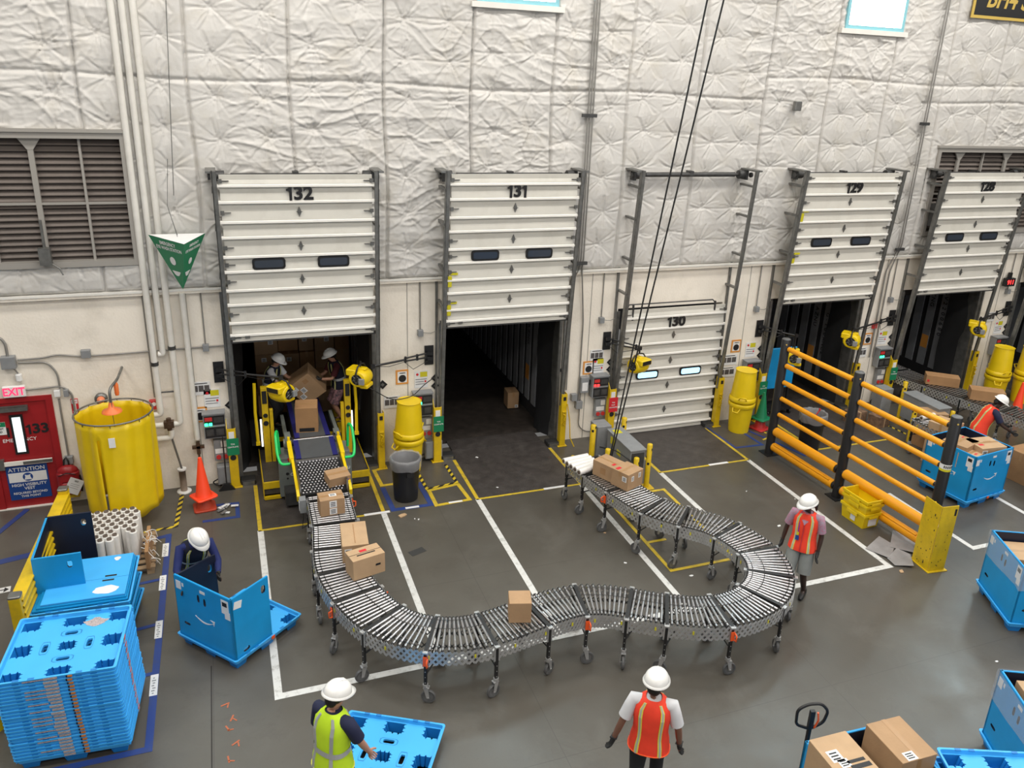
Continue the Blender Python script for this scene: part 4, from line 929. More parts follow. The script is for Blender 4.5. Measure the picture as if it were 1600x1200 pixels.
# litter and scuffs
for i, (px, py, r_, m_) in enumerate([(1.301, -2.074, .075, 'card2'), (1.534, -2.274, .02, 'label'), (1.476, -2.235, .015, 'label'), (4.356, -4.482, .025, 'label'), (4.424, -3.579, .02, 'card2'), (5.19, -5.097, .03, 'label'), (7.459, -4.246, .035, 'label'), (8.521, -5.988, .05, 'card2'), (8.347, -3.529, .015, 'label'), (3.165, -0.301, .03, 'label'), (3.173, -1.58, .02, 'label'), (8.177, -8.082, .02, 'label'), (7.629, -3.019, .015, 'label')]):
    p = Vector((px, py, 0)); b = B(); n_ = 6; pts = [(p.x+r_*(1+.35*sin(k*2.1+i))*cos(2*pi*k/n_+i), p.y+r_*(.8+.3*cos(k*1.7+i))*sin(2*pi*k/n_+i)) for k in range(n_)]
    b.prism(pts, .003, .012 if i else .02); o = b.ob('paper_scrap', M[m_])
    tag(o, ['torn brown card scrap on floor before the black bin', 'white scrap right of the torn card by the black bin', 'tiny white scrap beside the torn card', 'white scrap inside the conveyor loop, left of yellow corner', 'small tan scrap near left white line under conveyor', 'pale scrap in the conveyor loop under its curve', 'pale scrap on floor left of the worker in orange vest', 'tan scrap in front of the yellow corner guard', 'tiny white scrap by the long white line behind worker', 'white scrap on leveler of open door 131', 'tiny scrap near edge of leveler 131', 'white speck at far right of the open floor', 'tiny white speck on floor right of the yellow bollards'][i], 'litter')

# ================================================================== FLEXIBLE ROLLER CONVEYOR
CL = [(.05, -2.33), (.04, -2.8), (.03, -3.3), (-.02, -3.8), (-.05, -4.2), (-.03, -4.6), (.04, -4.95), (.13, -5.27), (.28, -5.62), (.50, -5.92), (.80, -6.13), (1.12, -6.24), (1.45, -6.26), (1.8, -6.21), (2.15, -6.13), (2.5, -6.07), (2.78, -6.06), (3.08, -6.13), (3.37, -6.28), (3.66, -6.47), (3.98, -6.65), (4.30, -6.78), (4.62, -6.83), (4.92, -6.80), (5.2, -6.71), (5.45, -6.55), (5.65, -6.33), (5.78, -6.08), (5.84, -5.80), (5.82, -5.50), (5.75, -5.22), (5.62, -4.95), (5.43, -4.72), (5.22, -4.52), (5.03, -4.28), (4.90, -4.02), (4.82, -3.72), (4.74, -3.40), (4.67, -3.05), (4.60, -2.70), (4.54, -2.30)]
def spline(P, step=.01):
    P = [Vector((p[0], p[1], 0)) for p in P]; P = [P[0]*2-P[1]]+P+[P[-1]*2-P[-2]]; out = []
    for i in range(1, len(P)-2):
        p0, p1, p2, p3 = P[i-1:i+3]; n_ = max(2, int((p2-p1).length/step))
        for k in range(n_):
            t = k/n_; out.append(.5*((2*p1)+(p2-p0)*t+(2*p0-5*p1+4*p2-p3)*t*t+(-p0+3*p1-3*p2+p3)*t**3))
    out.append(P[-2]); return out
def flex_conveyor(CLp, label, name='roller_conveyor', ztop=.76, pitch=.062, hw=.305, legs=None, near=100, side_close=None, orange_legs=(), boxes=()):
    F = spline(CLp); L = [0]
    for a, c in zip(F[:-1], F[1:]): L.append(L[-1]+(c-a).length)
    T = L[-1]
    def at(s):
        s = max(0, min(T, s)); import bisect; i = min(max(bisect.bisect(L, s)-1, 0), len(F)-2)
        t = (s-L[i])/max(1e-9, L[i+1]-L[i]); p = F[i].lerp(F[i+1], t); j0 = max(0, i-4); j1 = min(len(F)-1, i+5); d = (F[j1]-F[j0]).normalized()
        return p, d, Vector((-d.y, d.x, 0))
    t = thing(name, label, 'conveyor', (F[0].x, F[0].y, 0)); O = Vector(t.location)
    N = int(T/pitch); ss = [pitch*.5+i*(T-pitch)/(N-1) for i in range(N)]
    ls = legs if legs else [T*(k+.05)/9 for k in range(10)]
    lset = {min(range(N), key=lambda i: abs(ss[i]-s)) for s in ls}
    rr = .0185
    def roller(b, i):
        p, d, nn = at(ss[i]); p = p-O; z = ztop-rr
        a = p+nn*hw+Vector((0, 0, z)); c = p-nn*hw+Vector((0, 0, z))
        b.cyl(a, c, rr, n=10, m=0)
        for q in (.09, .36, .91): x = a.lerp(c, q); b.cyl(x-nn*.006, x+nn*.006, rr+.0015, n=8, m=1, caps=False)
        b.cyl(a+nn*.022, a-nn*.004, .017, n=8, m=1); b.cyl(c-nn*.022, c+nn*.004, .017, n=8, m=1)
    idx = [i for i in range(N) if i not in lset]
    vis = sorted(idx, key=lambda i: (at(ss[i])[0]-Vector((CPOS.x, CPOS.y, 0))).length)
    nearset = set(vis[:near]); rest = B()
    for i in idx:
        if i in nearset: b = B(); roller(b, i); b.ob('roller', [M['chrome'], M['black']], t)
        else: roller(rest, i)
    if rest.v: o = rest.ob('roller', [M['chrome'], M['black']], t); o['kind'] = 'stuff'
    # lattice of links at both sides and down the middle
    for side in (1, -1):
        b = B()
        for i in range(N-1):
            (p, d, nn), (p2, d2, n2) = at(ss[i]), at(ss[i+1]); p = p-O; p2 = p2-O
            e = hw+.026
            for (za, zc, off) in ((ztop-.012, ztop-.105, 0), (ztop-.105, ztop-.012, .006), (ztop-.105, ztop-.20, .003), (ztop-.20, ztop-.105, .009)):
                a = p+nn*side*(e+off)+Vector((0, 0, za)); c = p2+n2*side*(e+off)+Vector((0, 0, zc)); dd = (c-a).normalized(); up = dd.cross(nn).normalized()*.014
                o_ = nn*side*.002
                b.add([a+up+o_, a-up+o_, c-up+o_, c+up+o_, a+up-o_, a-up-o_, c-up-o_, c+up-o_], [(0, 1, 2, 3), (7, 6, 5, 4), (0, 3, 7, 4), (1, 5, 6, 2)], 0)
            if i % 7 == 3: a = p+nn*side*(e+.013)+Vector((0, 0, ztop-.09)); b.box(a, (.022, .004, .05), rz=math.atan2(d.y, d.x), m=1)
        b.ob('link_lattice', [M['zinc'], M['signyellow']], t)
    b = B()
    for i in range(N-1):
        (p, d, nn), (p2, d2, n2) = at(ss[i]), at(ss[i+1]); p = p-O; p2 = p2-O
        for off in (-.12, .12):
            a = p+nn*off+Vector((0, 0, ztop-.06)); c = p2+n2*off+Vector((0, 0, ztop-.14)); b.cyl(a, c, .008, n=4, caps=False); a = p+nn*off+Vector((0, 0, ztop-.14)); c = p2+n2*off+Vector((0, 0, ztop-.06)); b.cyl(a, c, .008, n=4, caps=False)
    b.ob('inner_lattice', M['galv_dark'], t)
    for k, s in enumerate(sorted(ls)):
        p, d, nn = at(s); p = p-O; ang = math.atan2(d.y, d.x)
        b = B(); b.box(p+Vector((0, 0, ztop-.03)), (.050, 2*hw+.05, .045), rz=ang); b.ob('cross_member', M['black'], t)
        for side in (1, -1):
            q = p+nn*side*(hw+.03)
            b = B(); b.box(q+Vector((0, 0, (ztop-.04+.27)/2)), (.036, .036, ztop-.04-.27), rz=ang)
            b.cyl(q+d*.0+Vector((0, 0, .40)), q-nn*side*.16+d*.12+Vector((0, 0, .56)), .011, n=6); b.cyl(q+Vector((0, 0, .42)), p+Vector((0, 0, .42)), .010, n=6)
            leg = b.ob('leg', M['black'], t)
            b = B(); b.box(q+nn*side*.012+Vector((0, 0, ztop-.12)), (.075, .006, .22), rz=ang); b.box(q+Vector((0, 0, ztop-.02)), (.06, .07, .02), rz=ang)
            for zz in (.3, .38, .46): b.cyl(q+nn*side*.018+Vector((0, 0, zz)), q+nn*side*.022+Vector((0, 0, zz)), .006, n=6)
            b.ob('bracket_plate', M['zinc'], leg)
            rnd = random.Random(k*7+side); ca = rnd.uniform(0, 2*pi) if k % 3 else ang; cd = Vector((cos(ca), sin(ca), 0)); cn = Vector((-cd.y, cd.x, 0)); wc = q+cd*.035+Vector((0, 0, .092))
            b = B(); b.cyl(q+Vector((0, 0, .27)), q+Vector((0, 0, .235)), .034, n=12); b.box(q+cd*.01+Vector((0, 0, .222)), (.075, .062, .012), rz=ca)
            for s2 in (1, -1):
                a = q+cd*.01+cn*s2*.03+Vector((0, 0, .22)); c = wc+cn*s2*.03
                b.add([a+cd*.03, a-cd*.03, c-cd*.018-Vector((0, 0, .01)), c+cd*.018-Vector((0, 0, .01)), a+cd*.03+cn*s2*.004, a-cd*.03+cn*s2*.004, c-cd*.018-Vector((0, 0, .01))+cn*s2*.004, c+cd*.018-Vector((0, 0, .01))+cn*s2*.004], [(0, 1, 2, 3), (7, 6, 5, 4), (0, 3, 7, 4), (1, 5, 6, 2), (2, 6, 7, 3)], 0)
            b.cyl(wc-cn*.04, wc+cn*.04, .008, n=6)
            fk = b.ob('caster_fork', M['zinc'], leg)
            b = B(); W_ = []
            for rad, hwid in ((.066, .017), (.086, .019), (.092, .010), (.092, -.010), (.086, -.019), (.066, -.017)):
                W_.append([wc+cn*hwid+cd*(rad*cos(2*pi*j/20))+Vector((0, 0, rad*sin(2*pi*j/20))) for j in range(20)])
            b.add([v for r_ in W_ for v in r_], [(i*20+j, i*20+(j+1) % 20, (i+1) % 6*20+(j+1) % 20, (i+1) % 6*20+j) for i in range(6) for j in range(20)], 0, False)
            b.cyl(wc-cn*.013, wc+cn*.013, .026, n=12, m=1); b.cyl(wc-cn*.007, wc+cn*.007, .067, n=18, m=1)
            b.ob('wheel', [M['rubber'], M['wheelhub']], fk)
            if (k, side) in orange_legs:
                b = B(); b.box(q+nn*side*.03+Vector((0, 0, ztop-.14)), (.05, .012, .13), rz=ang); b.tube([q+nn*side*(.03)+d*.03+Vector((0, 0, ztop-.10)), q+nn*side*.075+d*.03+Vector((0, 0, ztop-.11)), q+nn*side*.075+d*.03+Vector((0, 0, ztop-.19)), q+nn*side*.03+d*.03+Vector((0, 0, ztop-.2))], .010); b.ob('orange_handle', M['orange'], t)
    for s, side in boxes:
        p, d, nn = at(s); p = p-O; q = p+nn*side*(hw+.10); ang = math.atan2(d.y, d.x)
        b = B(); b.box(q+Vector((0, 0, ztop-.08)), (.16, .10, .22), rz=ang); b.box(q+nn*side*.055+Vector((0, 0, ztop-.09)), (.10, .006, .14), rz=ang, m=1)
        b.tube([q+Vector((0, 0, ztop-.19)), q-d*.08+Vector((0, 0, ztop-.4)), q+d*.05+nn*side*.03+Vector((0, 0, ztop-.48)), q+d*.2-nn*side*.1+Vector((0, 0, ztop-.3))], .008, m=2)
        b.ob('control_box', [M['boxgrey'], M['label'], M['black']], t)
    return t, at, T
def nearest_s(pts):
    F = spline(CL); L = [0]
    for a, c in zip(F[:-1], F[1:]): L.append(L[-1]+(c-a).length)
    return [L[min(range(len(F)), key=lambda i: (F[i]-Vector((p[0], p[1], 0))).length)] for p in pts]
LEGP = [(-.3, -2.45), (-.32, -3.2), (-.38, -3.9), (-.42, -4.51), (-.28, -5.19), (.0, -5.86), (.66, -6.42), (1.51, -6.61), (2.25, -6.46), (2.80, -6.34), (3.31, -6.50), (3.72, -6.80), (4.48, -7.10), (5.36, -7.0), (6.03, -6.55), (6.15, -5.75), (5.6, -5.18), (5.15, -4.70), (4.85, -4.20), (4.49, -3.50), (4.36, -2.85), (4.25, -2.33)]
LS = nearest_s(LEGP)
conv, cat_, CT = flex_conveyor(CL, 'long S-shaped flexible roller conveyor winding across the floor on black caster legs', legs=LS, orange_legs=((4, -1), (4, 1), (6, -1), (9, -1), (12, -1), (19, 1), (5, 1), (0, 1)), boxes=((.10, -1), (CT if False else 13.55, -1)))

# ================================================================== BELT LOADER AT DOOR 132
t = thing('belt_loader', 'yellow and grey telescopic belt loader standing in the opening of door 132', 'conveyor', (0, -1.0, 0))
def sl(x0, x1, y0, z0, y1, z1, th, b, m=0):       # sloping slab
    b.add([(x0, y0, z0), (x1, y0, z0), (x1, y1, z1), (x0, y1, z1), (x0, y0, z0-th), (x1, y0, z0-th), (x1, y1, z1-th), (x0, y1, z1-th)], [(0, 1, 2, 3), (7, 6, 5, 4), (0, 4, 5, 1), (1, 5, 6, 2), (2, 6, 7, 3), (3, 7, 4, 0)], m)
b = B(); sl(-.36, .36, -1.28, .77, -.42, .93, .05, b); b.ob('ball_table_bed', M['black'], t)
b = B()
for i in range(12):
    for j in range(14):
        y = -1.25+.80*j/13; z = .775+.15*(y+1.28)/.86; x = -.325+.66*(i+(.5 if j % 2 else 0))/12
        b.cyl((x-.010, y, z+.006), (x+.010, y, z+.006), .017, n=10)
b.ob('skate_wheels', M['chrome'], t)
b = B(); sl(-.36, .36, -.44, .955, -.40, .965, .03, b); b.bx(-.38, -.355, -1.28, -.42, .74, .95); b.bx(.355, .38, -1.28, -.42, .74, .95); b.ob('chrome_strip', M['chrome'], t)
b = B(); sl(-.34, .34, -.38, .97, .18, 1.06, .06, b, 0); sl(-.345, -.26, -.38, .973, .18, 1.063, .05, b, 1); sl(.26, .345, -.38, .973, .18, 1.063, .05, b, 1); b.ob('lower_belt', [M['belt'], M['belt_blue']], t)
b = B(); sl(-.30, .30, .26, 1.06, 2.1, 1.02, .07, b, 0); sl(-.305, -.22, .26, 1.063, 2.1, 1.023, .05, b, 1); sl(.22, .305, .26, 1.063, 2.1, 1.023, .05, b, 1); b.ob('upper_belt', [M['belt'], M['belt_blue']], t)
b = B(); b.cyl((-.36, .22, 1.03), (.36, .22, 1.03), .035, n=14); b.box((-.36, .22, 1.04), (.05, .09, .08)); b.box((.36, .22, 1.04), (.05, .09, .08)); b.ob('end_roller', M['chrome'], t)
for sx in (-1, 1):
    b = B(); b.prism([(-1.34, .70), (-1.30, .68), (-1.22, .76), (-.42, .94), (-.42, 1.00), (-1.24, .86), (-1.36, .80)], sx*.41-.022, sx*.41+.022, 'x'); b.prism([(-.42, .92), (.10, 1.02), (.10, 1.10), (-.42, 1.02)], sx*.42-.035, sx*.42+.035, 'x'); b.bx(sx*.42-.02, sx*.42+.02, .08, .14, 1.0, 1.16); b.ob('side_rail', M['yellow_pl'], t, bevel=.004)
    b = B(); b.tube(rpath([(sx*.45, -.45, .93), (sx*.60, -.45, .93), (sx*.64, -.30, 1.05), (sx*.64, -.05, 1.32), (sx*.60, .15, 1.30), (sx*.58, .15, .85)], .09), .024, 10); b.ob('green_handle', M['greenh'], t)
    b = B(); b.bx(sx*.30 if sx > 0 else -.60, .60 if sx > 0 else -.30, .06 if sx > 0 else .04, .50, .08, .80); b.bx(sx*.46-.16, sx*.46+.16, .0, .06, .08, .74) 
    cab = b.ob('cabinet', M['steelgrey'], t, bevel=.008)
    b = B(); b.cyl((sx*.46-.02, -.005, .52), (sx*.46-.02, .0, .52), .028, n=12); b.cyl((sx*.46-.02, -.005, .43), (sx*.46-.02, .0, .43), .018, n=12); b.ob('knob', M['black'], cab)
    b = B(); b.text('CU', .075, facing(sx*.46+.08, -.004, .50), bold=.02); b.ob('lettering', M['label'], cab)
    b = B(); b.cyl((sx*.44, .02, .76), (sx*.44, .02, .80), .022, n=10); b.ob('stop_button', M['redpl'], cab)
    # operator step platform
    b = B(); x0, x1 = (-.88, -.60) if sx < 0 else (.60, .94); b.bx(x0, x1, .14, 1.5, .24, .32, 0); b.bx(x0, x1, .10, .14, .22, .34, 1); b.bx(x0, x1, .13, .16, .10, .22, 0); b.bx(x0, x1, .08, .14, .02, .07, 1); b.bx(x0-.012 if sx < 0 else x1, x0 if sx < 0 else x1+.012, .10, 1.5, .02, .35, 1)
    b.ob('step_platform', [M['plate'], M['yellow']], t)
    # mast with lamp
    x = -.74 if sx < 0 else .72
    b = B(); b.bx(x-.055, x+.055, .95, 1.07, .30, 1.78); b.bx(x+sx*-.10-.03, x+sx*-.10+.03, .95, 1.03, .30, 1.35); mast = b.ob('mast', M['yellow'], t, bevel=.006)
    b = B(); b.bx(x-.04, x+.04, .94, .95, 1.48, 1.72); b.ob('control_pad', M['black'], mast)
    b = B(); b.cyl((x, .945, 1.25), (x, .93, 1.25), .04, n=14); b.cyl((x, .945, 1.1), (x, .93, 1.1), .045, n=14); b.ob('speaker_disc', M['black'], mast)
    xl = -.90 if sx < 0 else .87
    b = B(); b.tube([(xl, .98, .72), (xl+sx*.01, 1.0, 1.3), (xl+sx*-.01, 1.0, 1.86)], .028, 8); b.box((xl, .98, .70), (.07, .06, .06)); b.ob('yellow_bar', M['yellow_pl'], t)
    b = B(); b.bx(xl-sx*.075-.015, xl-sx*.075+.015, 1.0, 1.03, .62, 1.15); b.ob('strip_lamp', mat('strip lamp', (1, .98, .85), .4, emit=1.5), t)
    b = B(); b.bx(*( (-.68, -.34) if sx < 0 else (.34, .66)), 1.40, 1.46, .50, .56); b.bx(*((-.70, -.62) if sx < 0 else (.62, .70)), 1.40, 2.6, .50, .54); b.bx(*((-1.0, -.34) if sx < 0 else (.34, 1.0)), 1.45, 2.6, .44, .48, 1); b.ob('inner_platform', [M['yellow'], M['trailer_dk']], t)
b = B(); b.box((-.42, .32, 1.02), (.10, .40, .12)); b.box((-.44, .9, 1.0), (.06, 1.0, .08)); b.box((.42, .32, 1.02), (.10, .30, .12)); b.box((.44, .9, 1.0), (.06, 1.0, .08)); b.cyl((-.5, .25, .98), (-.42, .25, .98), .09, n=14); b.ob('drive_housing', M['steelgrey'], t)
b = B(); b.bx(-.30, .30, .3, 2.1, .3, .98); b.bx(-.55, .55, -.3, .1, .06, .30); b.bx(-.30, .30, -1.1, .25, .55, .72); b.ob('undercarriage', M['galv_dark'], t)

# ================================================================== CARDBOARD BOXES
def carton(label, c, d, rz=0, m='card', tape=True, group=None, tilt=None, labels=(), red=False, flap=False):
    """c = centre of the base, d = size"""
    t = thing('cardboard_box', label, 'box', c, rz, group)
    if tilt: t.rotation_euler = tilt
    x, y, z = d[0]/2, d[1]/2, d[2]
    b = B(); b.rbox((0, 0, z/2), d, .006, seg=1); b.ob('carton', M[m], t)
    if tape:
        b = B(); 
        if x >= y: b.bx(-x-.001, x+.001, -.025, .025, z-.001, z+.0015); b.bx(-x-.0015, -x, -.025, .025, z*.72, z); b.bx(x, x+.0015, -.025, .025, z*.72, z)
        else: b.bx(-.025, .025, -y-.001, y+.001, z-.001, z+.0015); b.bx(-.025, .025, -y-.0015, -y, z*.72, z)
        b.ob('tape', M['tape'], t)
    for l in labels:
        face, u, v, w, h = l[:5]; mm = l[5] if len(l) > 5 else 'label'; b = B()
        if face == 'top': b.bx(u*x-w/2, u*x+w/2, v*y-h/2, v*y+h/2, z, z+.003)
        elif face == 'front': b.bx(u*x-w/2, u*x+w/2, -y-.003, -y, v*z-h/2, v*z+h/2)
        elif face == 'left': b.bx(-x-.003, -x, u*y-w/2, u*y+w/2, v*z-h/2, v*z+h/2)
        elif face == 'right': b.bx(x, x+.003, u*y-w/2, u*y+w/2, v*z-h/2, v*z+h/2)
        b.ob('label', M[mm], t)
        if mm == 'label' and w > .05:
            b = B()
            for q in range(3):
                o_ = (q-1)*h*.25
                if face == 'top': b.bx(u*x-w*.35, u*x+w*.3, v*y+o_-h*.06, v*y+o_+h*.06, z+.003, z+.004)
                elif face == 'front': b.bx(u*x-w*.35, u*x+w*.3, -y-.004, -y-.003, v*z+o_-h*.06, v*z+o_+h*.06)
                elif face == 'left': b.bx(-x-.004, -x-.003, u*y-w*.35, u*y+w*.3, v*z+o_-h*.06, v*z+o_+h*.06)
                else: b.bx(x+.003, x+.004, u*y-w*.35, u*y+w*.3, v*z+o_-h*.06, v*z+o_+h*.06)
            b.ob('barcode', M['ink'], t)
    return t
ZC = .762
carton('tall brown box riding up the blue-edged belt of the loader', (-.05, -.37, 1.035), (.38, .34, .52), RD(-8), 'card3', labels=[('front', 0, .17, .26, .07, 'ink')], tilt=(RD(5), 0, RD(-8)))
carton('flat brown box on the steel ball table of the loader', (.235, -2.05, .815), (.36, .26, .17), RD(12), 'card', labels=[('front', .7, .35, .05, .09, 'purple')], tilt=(RD(10), 0, RD(12)))
carton('brown box with three white labels, next after ball table on rollers', (.03, -2.88, ZC), (.37, .28, .27), RD(3), 'card', labels=[('top', .15, .0, .11, .08), ('front', .05, .70, .11, .11), ('front', .05, .25, .11, .10)])
carton('large pale carton with a dark top seam on left run of rollers', (.20, -4.06, ZC), (.36, .62, .27), RD(-5), 'card2', labels=[('front', -.55, .62, .10, .10), ('top', 0, 0, .012, .5, 'card3')], tape=False)
carton('brown box with red sticker and open slot in its top, on rollers', (.26, -4.62, ZC), (.46, .28, .30), RD(14), 'card2', labels=[('top', -.05, .35, .10, .05, 'signred'), ('top', 0, -.25, .26, .022, 'ink'), ('top', 0, .02, .46, .006, 'ink'), ('front', .55, .5, .07, .03, 'ink')], tape=False)
carton('lone plain brown box in the middle of the front conveyor run', (1.94, -6.16, ZC), (.28, .27, .29), RD(-16), 'card', tape=False)
carton('rear of two joined brown boxes near the bollards on conveyor', (4.70, -3.02, ZC), (.34, .46, .28), RD(24), 'card', labels=[('left', 0, .5, .12, .12, 'card3'), ('top', -.3, -.6, .08, .05, 'signred')])
carton('front brown box with three white stickers near the bollards on conveyor', (4.86, -3.38, ZC), (.40, .36, .30), RD(24), 'card', labels=[('left', -.55, .65, .09, .09), ('front', -.4, .66, .06, .09), ('front', .5, .72, .06, .09), ('top', -.6, .55, .10, .06, 'signred')])
for k in range(5):
    p = Vector((4.36+.02*k, -2.36-.105*k, ZC+.055)); a = RD(8+3*k); d_ = Vector((cos(a), sin(a), 0))*.25
    t = thing('stretch_film_roll', ['film roll lying at the far end of the conveyor, first in row', 'film roll second from conveyor end', 'film roll in the middle of the five on conveyor end', 'film roll second nearest the joined brown boxes', 'pinkish film roll nearest to joined brown boxes on conveyor'][k], 'film roll', p, 0, 'film rolls lying on the conveyor end')
    b = B(); b.cyl(-d_, d_, .052, n=16); b.ob('film', M['film'], t)
    b = B(); b.cyl(-d_*1.04, d_*1.04, .032, n=14); b.ob('core', M['kraft'], t)

# trailer 132 load: a wall of cartons behind the two workers
rs = random.Random(11); 
rows = [(.02, .52), (.54, .48), (1.02, .40), (1.42, .38), (1.80, .34), (2.14, .3)]
xw = [-.78, -.30, .12, .44, .86, 1.18]
cnt = 0
posn = ['far left', 'left', 'middle left', 'middle right', 'right']; lev = ['floor layer', 'second layer', 'third layer', 'fourth layer', 'fifth layer', 'top layer']
for ri, (z, h) in enumerate(rows):
    for i in range(5):
        if ri == 5 and i in (1, 3): continue
        w_ = xw[i+1]-xw[i]-.015; dy = rs.uniform(-.12, .12)
        lab = [('front', rs.uniform(-.4, .4), .7, .10, .09)] if rs.random() < .4 else []
        carton('carton in the trailer load of door 132, %s, %s' % (lev[ri], posn[i]), ((xw[i]+xw[i+1])/2, 3.05+dy, z+.76*0), (w_, .5, h-.012), 0, ['card', 'card3', 'card'][(ri+i) % 3], group='cartons stacked in the trailer at door 132', labels=lab)
carton('carton leaning beside belt in trailer 132 under the held box', (.30, 2.95-.55, .50), (.42, .42, .52), RD(10), 'card')
carton('brown carton at left of belt behind blower fan', (-.62, 1.85, .50), (.40, .36, .46), RD(5), 'card3')
carton('small box left on right side of empty trailer 131', (4.66, 1.95, .04), (.26, .34, .38), RD(-4), 'card', labels=[('front', .6, .12, .07, .07)])
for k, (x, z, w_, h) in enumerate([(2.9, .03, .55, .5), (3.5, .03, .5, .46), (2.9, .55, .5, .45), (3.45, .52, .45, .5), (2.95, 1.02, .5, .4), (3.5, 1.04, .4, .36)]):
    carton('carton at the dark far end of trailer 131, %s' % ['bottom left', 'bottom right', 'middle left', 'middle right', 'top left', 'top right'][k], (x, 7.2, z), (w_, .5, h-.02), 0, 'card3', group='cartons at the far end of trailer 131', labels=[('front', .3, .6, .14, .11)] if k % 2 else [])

for k, (x, y, a) in enumerate([(-1.62, -5.75, .3), (-1.55, -6.0, 1.2), (-1.60, -6.15, 2.0), (-1.52, -6.4, .6), (-1.6, -6.62, 1.7)]):
    b = B(); b.box((x, y, .003), (.10, .018, .003), rz=a); b.box((x+.03, y-.03, .003), (.07, .015, .003), rz=a+1.1); struct(b.ob('floor_marking', M['faded_orange'] if 'faded_orange' in M else M.setdefault('faded_orange', mat('orange chalk', (.45, .13, .06), .8))))
p = Vector((1.295, -3.219, 0)); b = B(); b.box((p.x, p.y, .003), (.26, .14, .003), rz=.35); struct(b.ob('floor_marking', mat('dark tape patch', (.035, .035, .035), .6)))
b = B(); b.bx(-1.78, -1.765, -8.5, -5.0, -.004, .0015); struct(b.ob('floor_marking', mat('dark joint', (.03, .027, .024), .8)))

b = B(); b.bx(1.40, 1.64, -1.875, -1.82, .004, .008); b.bx(2.17, 2.42, -1.90, -1.85, .004, .0085); struct(b.ob('floor_marking', M['label']))
# ================================================================== BLUE PALLETS AND COLLAPSIBLE BINS
PW, PD = 1.14, 1.08
def star(cx, cy, w, h, teeth=3, dp=.028, clip=None):
    """jagged pocket outline"""
    pts = []
    def edge(ax, ay, bx_, by_, nx, ny):
        for k in range(teeth):
            t0 = (k+.30)/teeth; t1 = (k+.5)/teeth; t2 = (k+.70)/teeth
            for t, q in ((t0, 0), (t1, dp), (t2, 0)): pts.append((ax+(bx_-ax)*t+nx*q, ay+(by_-ay)*t+ny*q))
    x0, x1, y0, y1 = cx-w/2, cx+w/2, cy-h/2, cy+h/2
    pts.append((x0, y0)); edge(x0, y0, x1, y0, 0, -1); pts.append((x1, y0)); edge(x1, y0, x1, y1, 1, 0); pts.append((x1, y1)); edge(x1, y1, x0, y1, 0, 1); pts.append((x0, y1)); edge(x0, y1, x0, y0, -1, 0)
    e = .012
    return [(max(-PW/2+e+.03, min(PW/2-e-.03, p[0])), max(-PD/2+e+.03, min(PD/2-e-.03, p[1]))) for p in pts]
def fill_holes(outer, holes, z):
    bm = bmesh.new(); es = []
    for loop in [outer]+holes:
        q = []
        for p in loop:
            v = (p[0], p[1], z)
            if not q or (Vector(q[-1].co)-Vector(v)).length > 1e-5: q.append(bm.verts.new(v))
        for i in range(len(q)): es.append(bm.edges.new((q[i], q[(i+1) % len(q)])))
    bmesh.ops.triangle_fill(bm, edges=es, use_beauty=True, normal=(0, 0, 1)); bm.verts.index_update()
    r = ([tuple(v.co) for v in bm.verts], [tuple(v.index for v in f.verts) for f in bm.faces]); bm.free(); return r
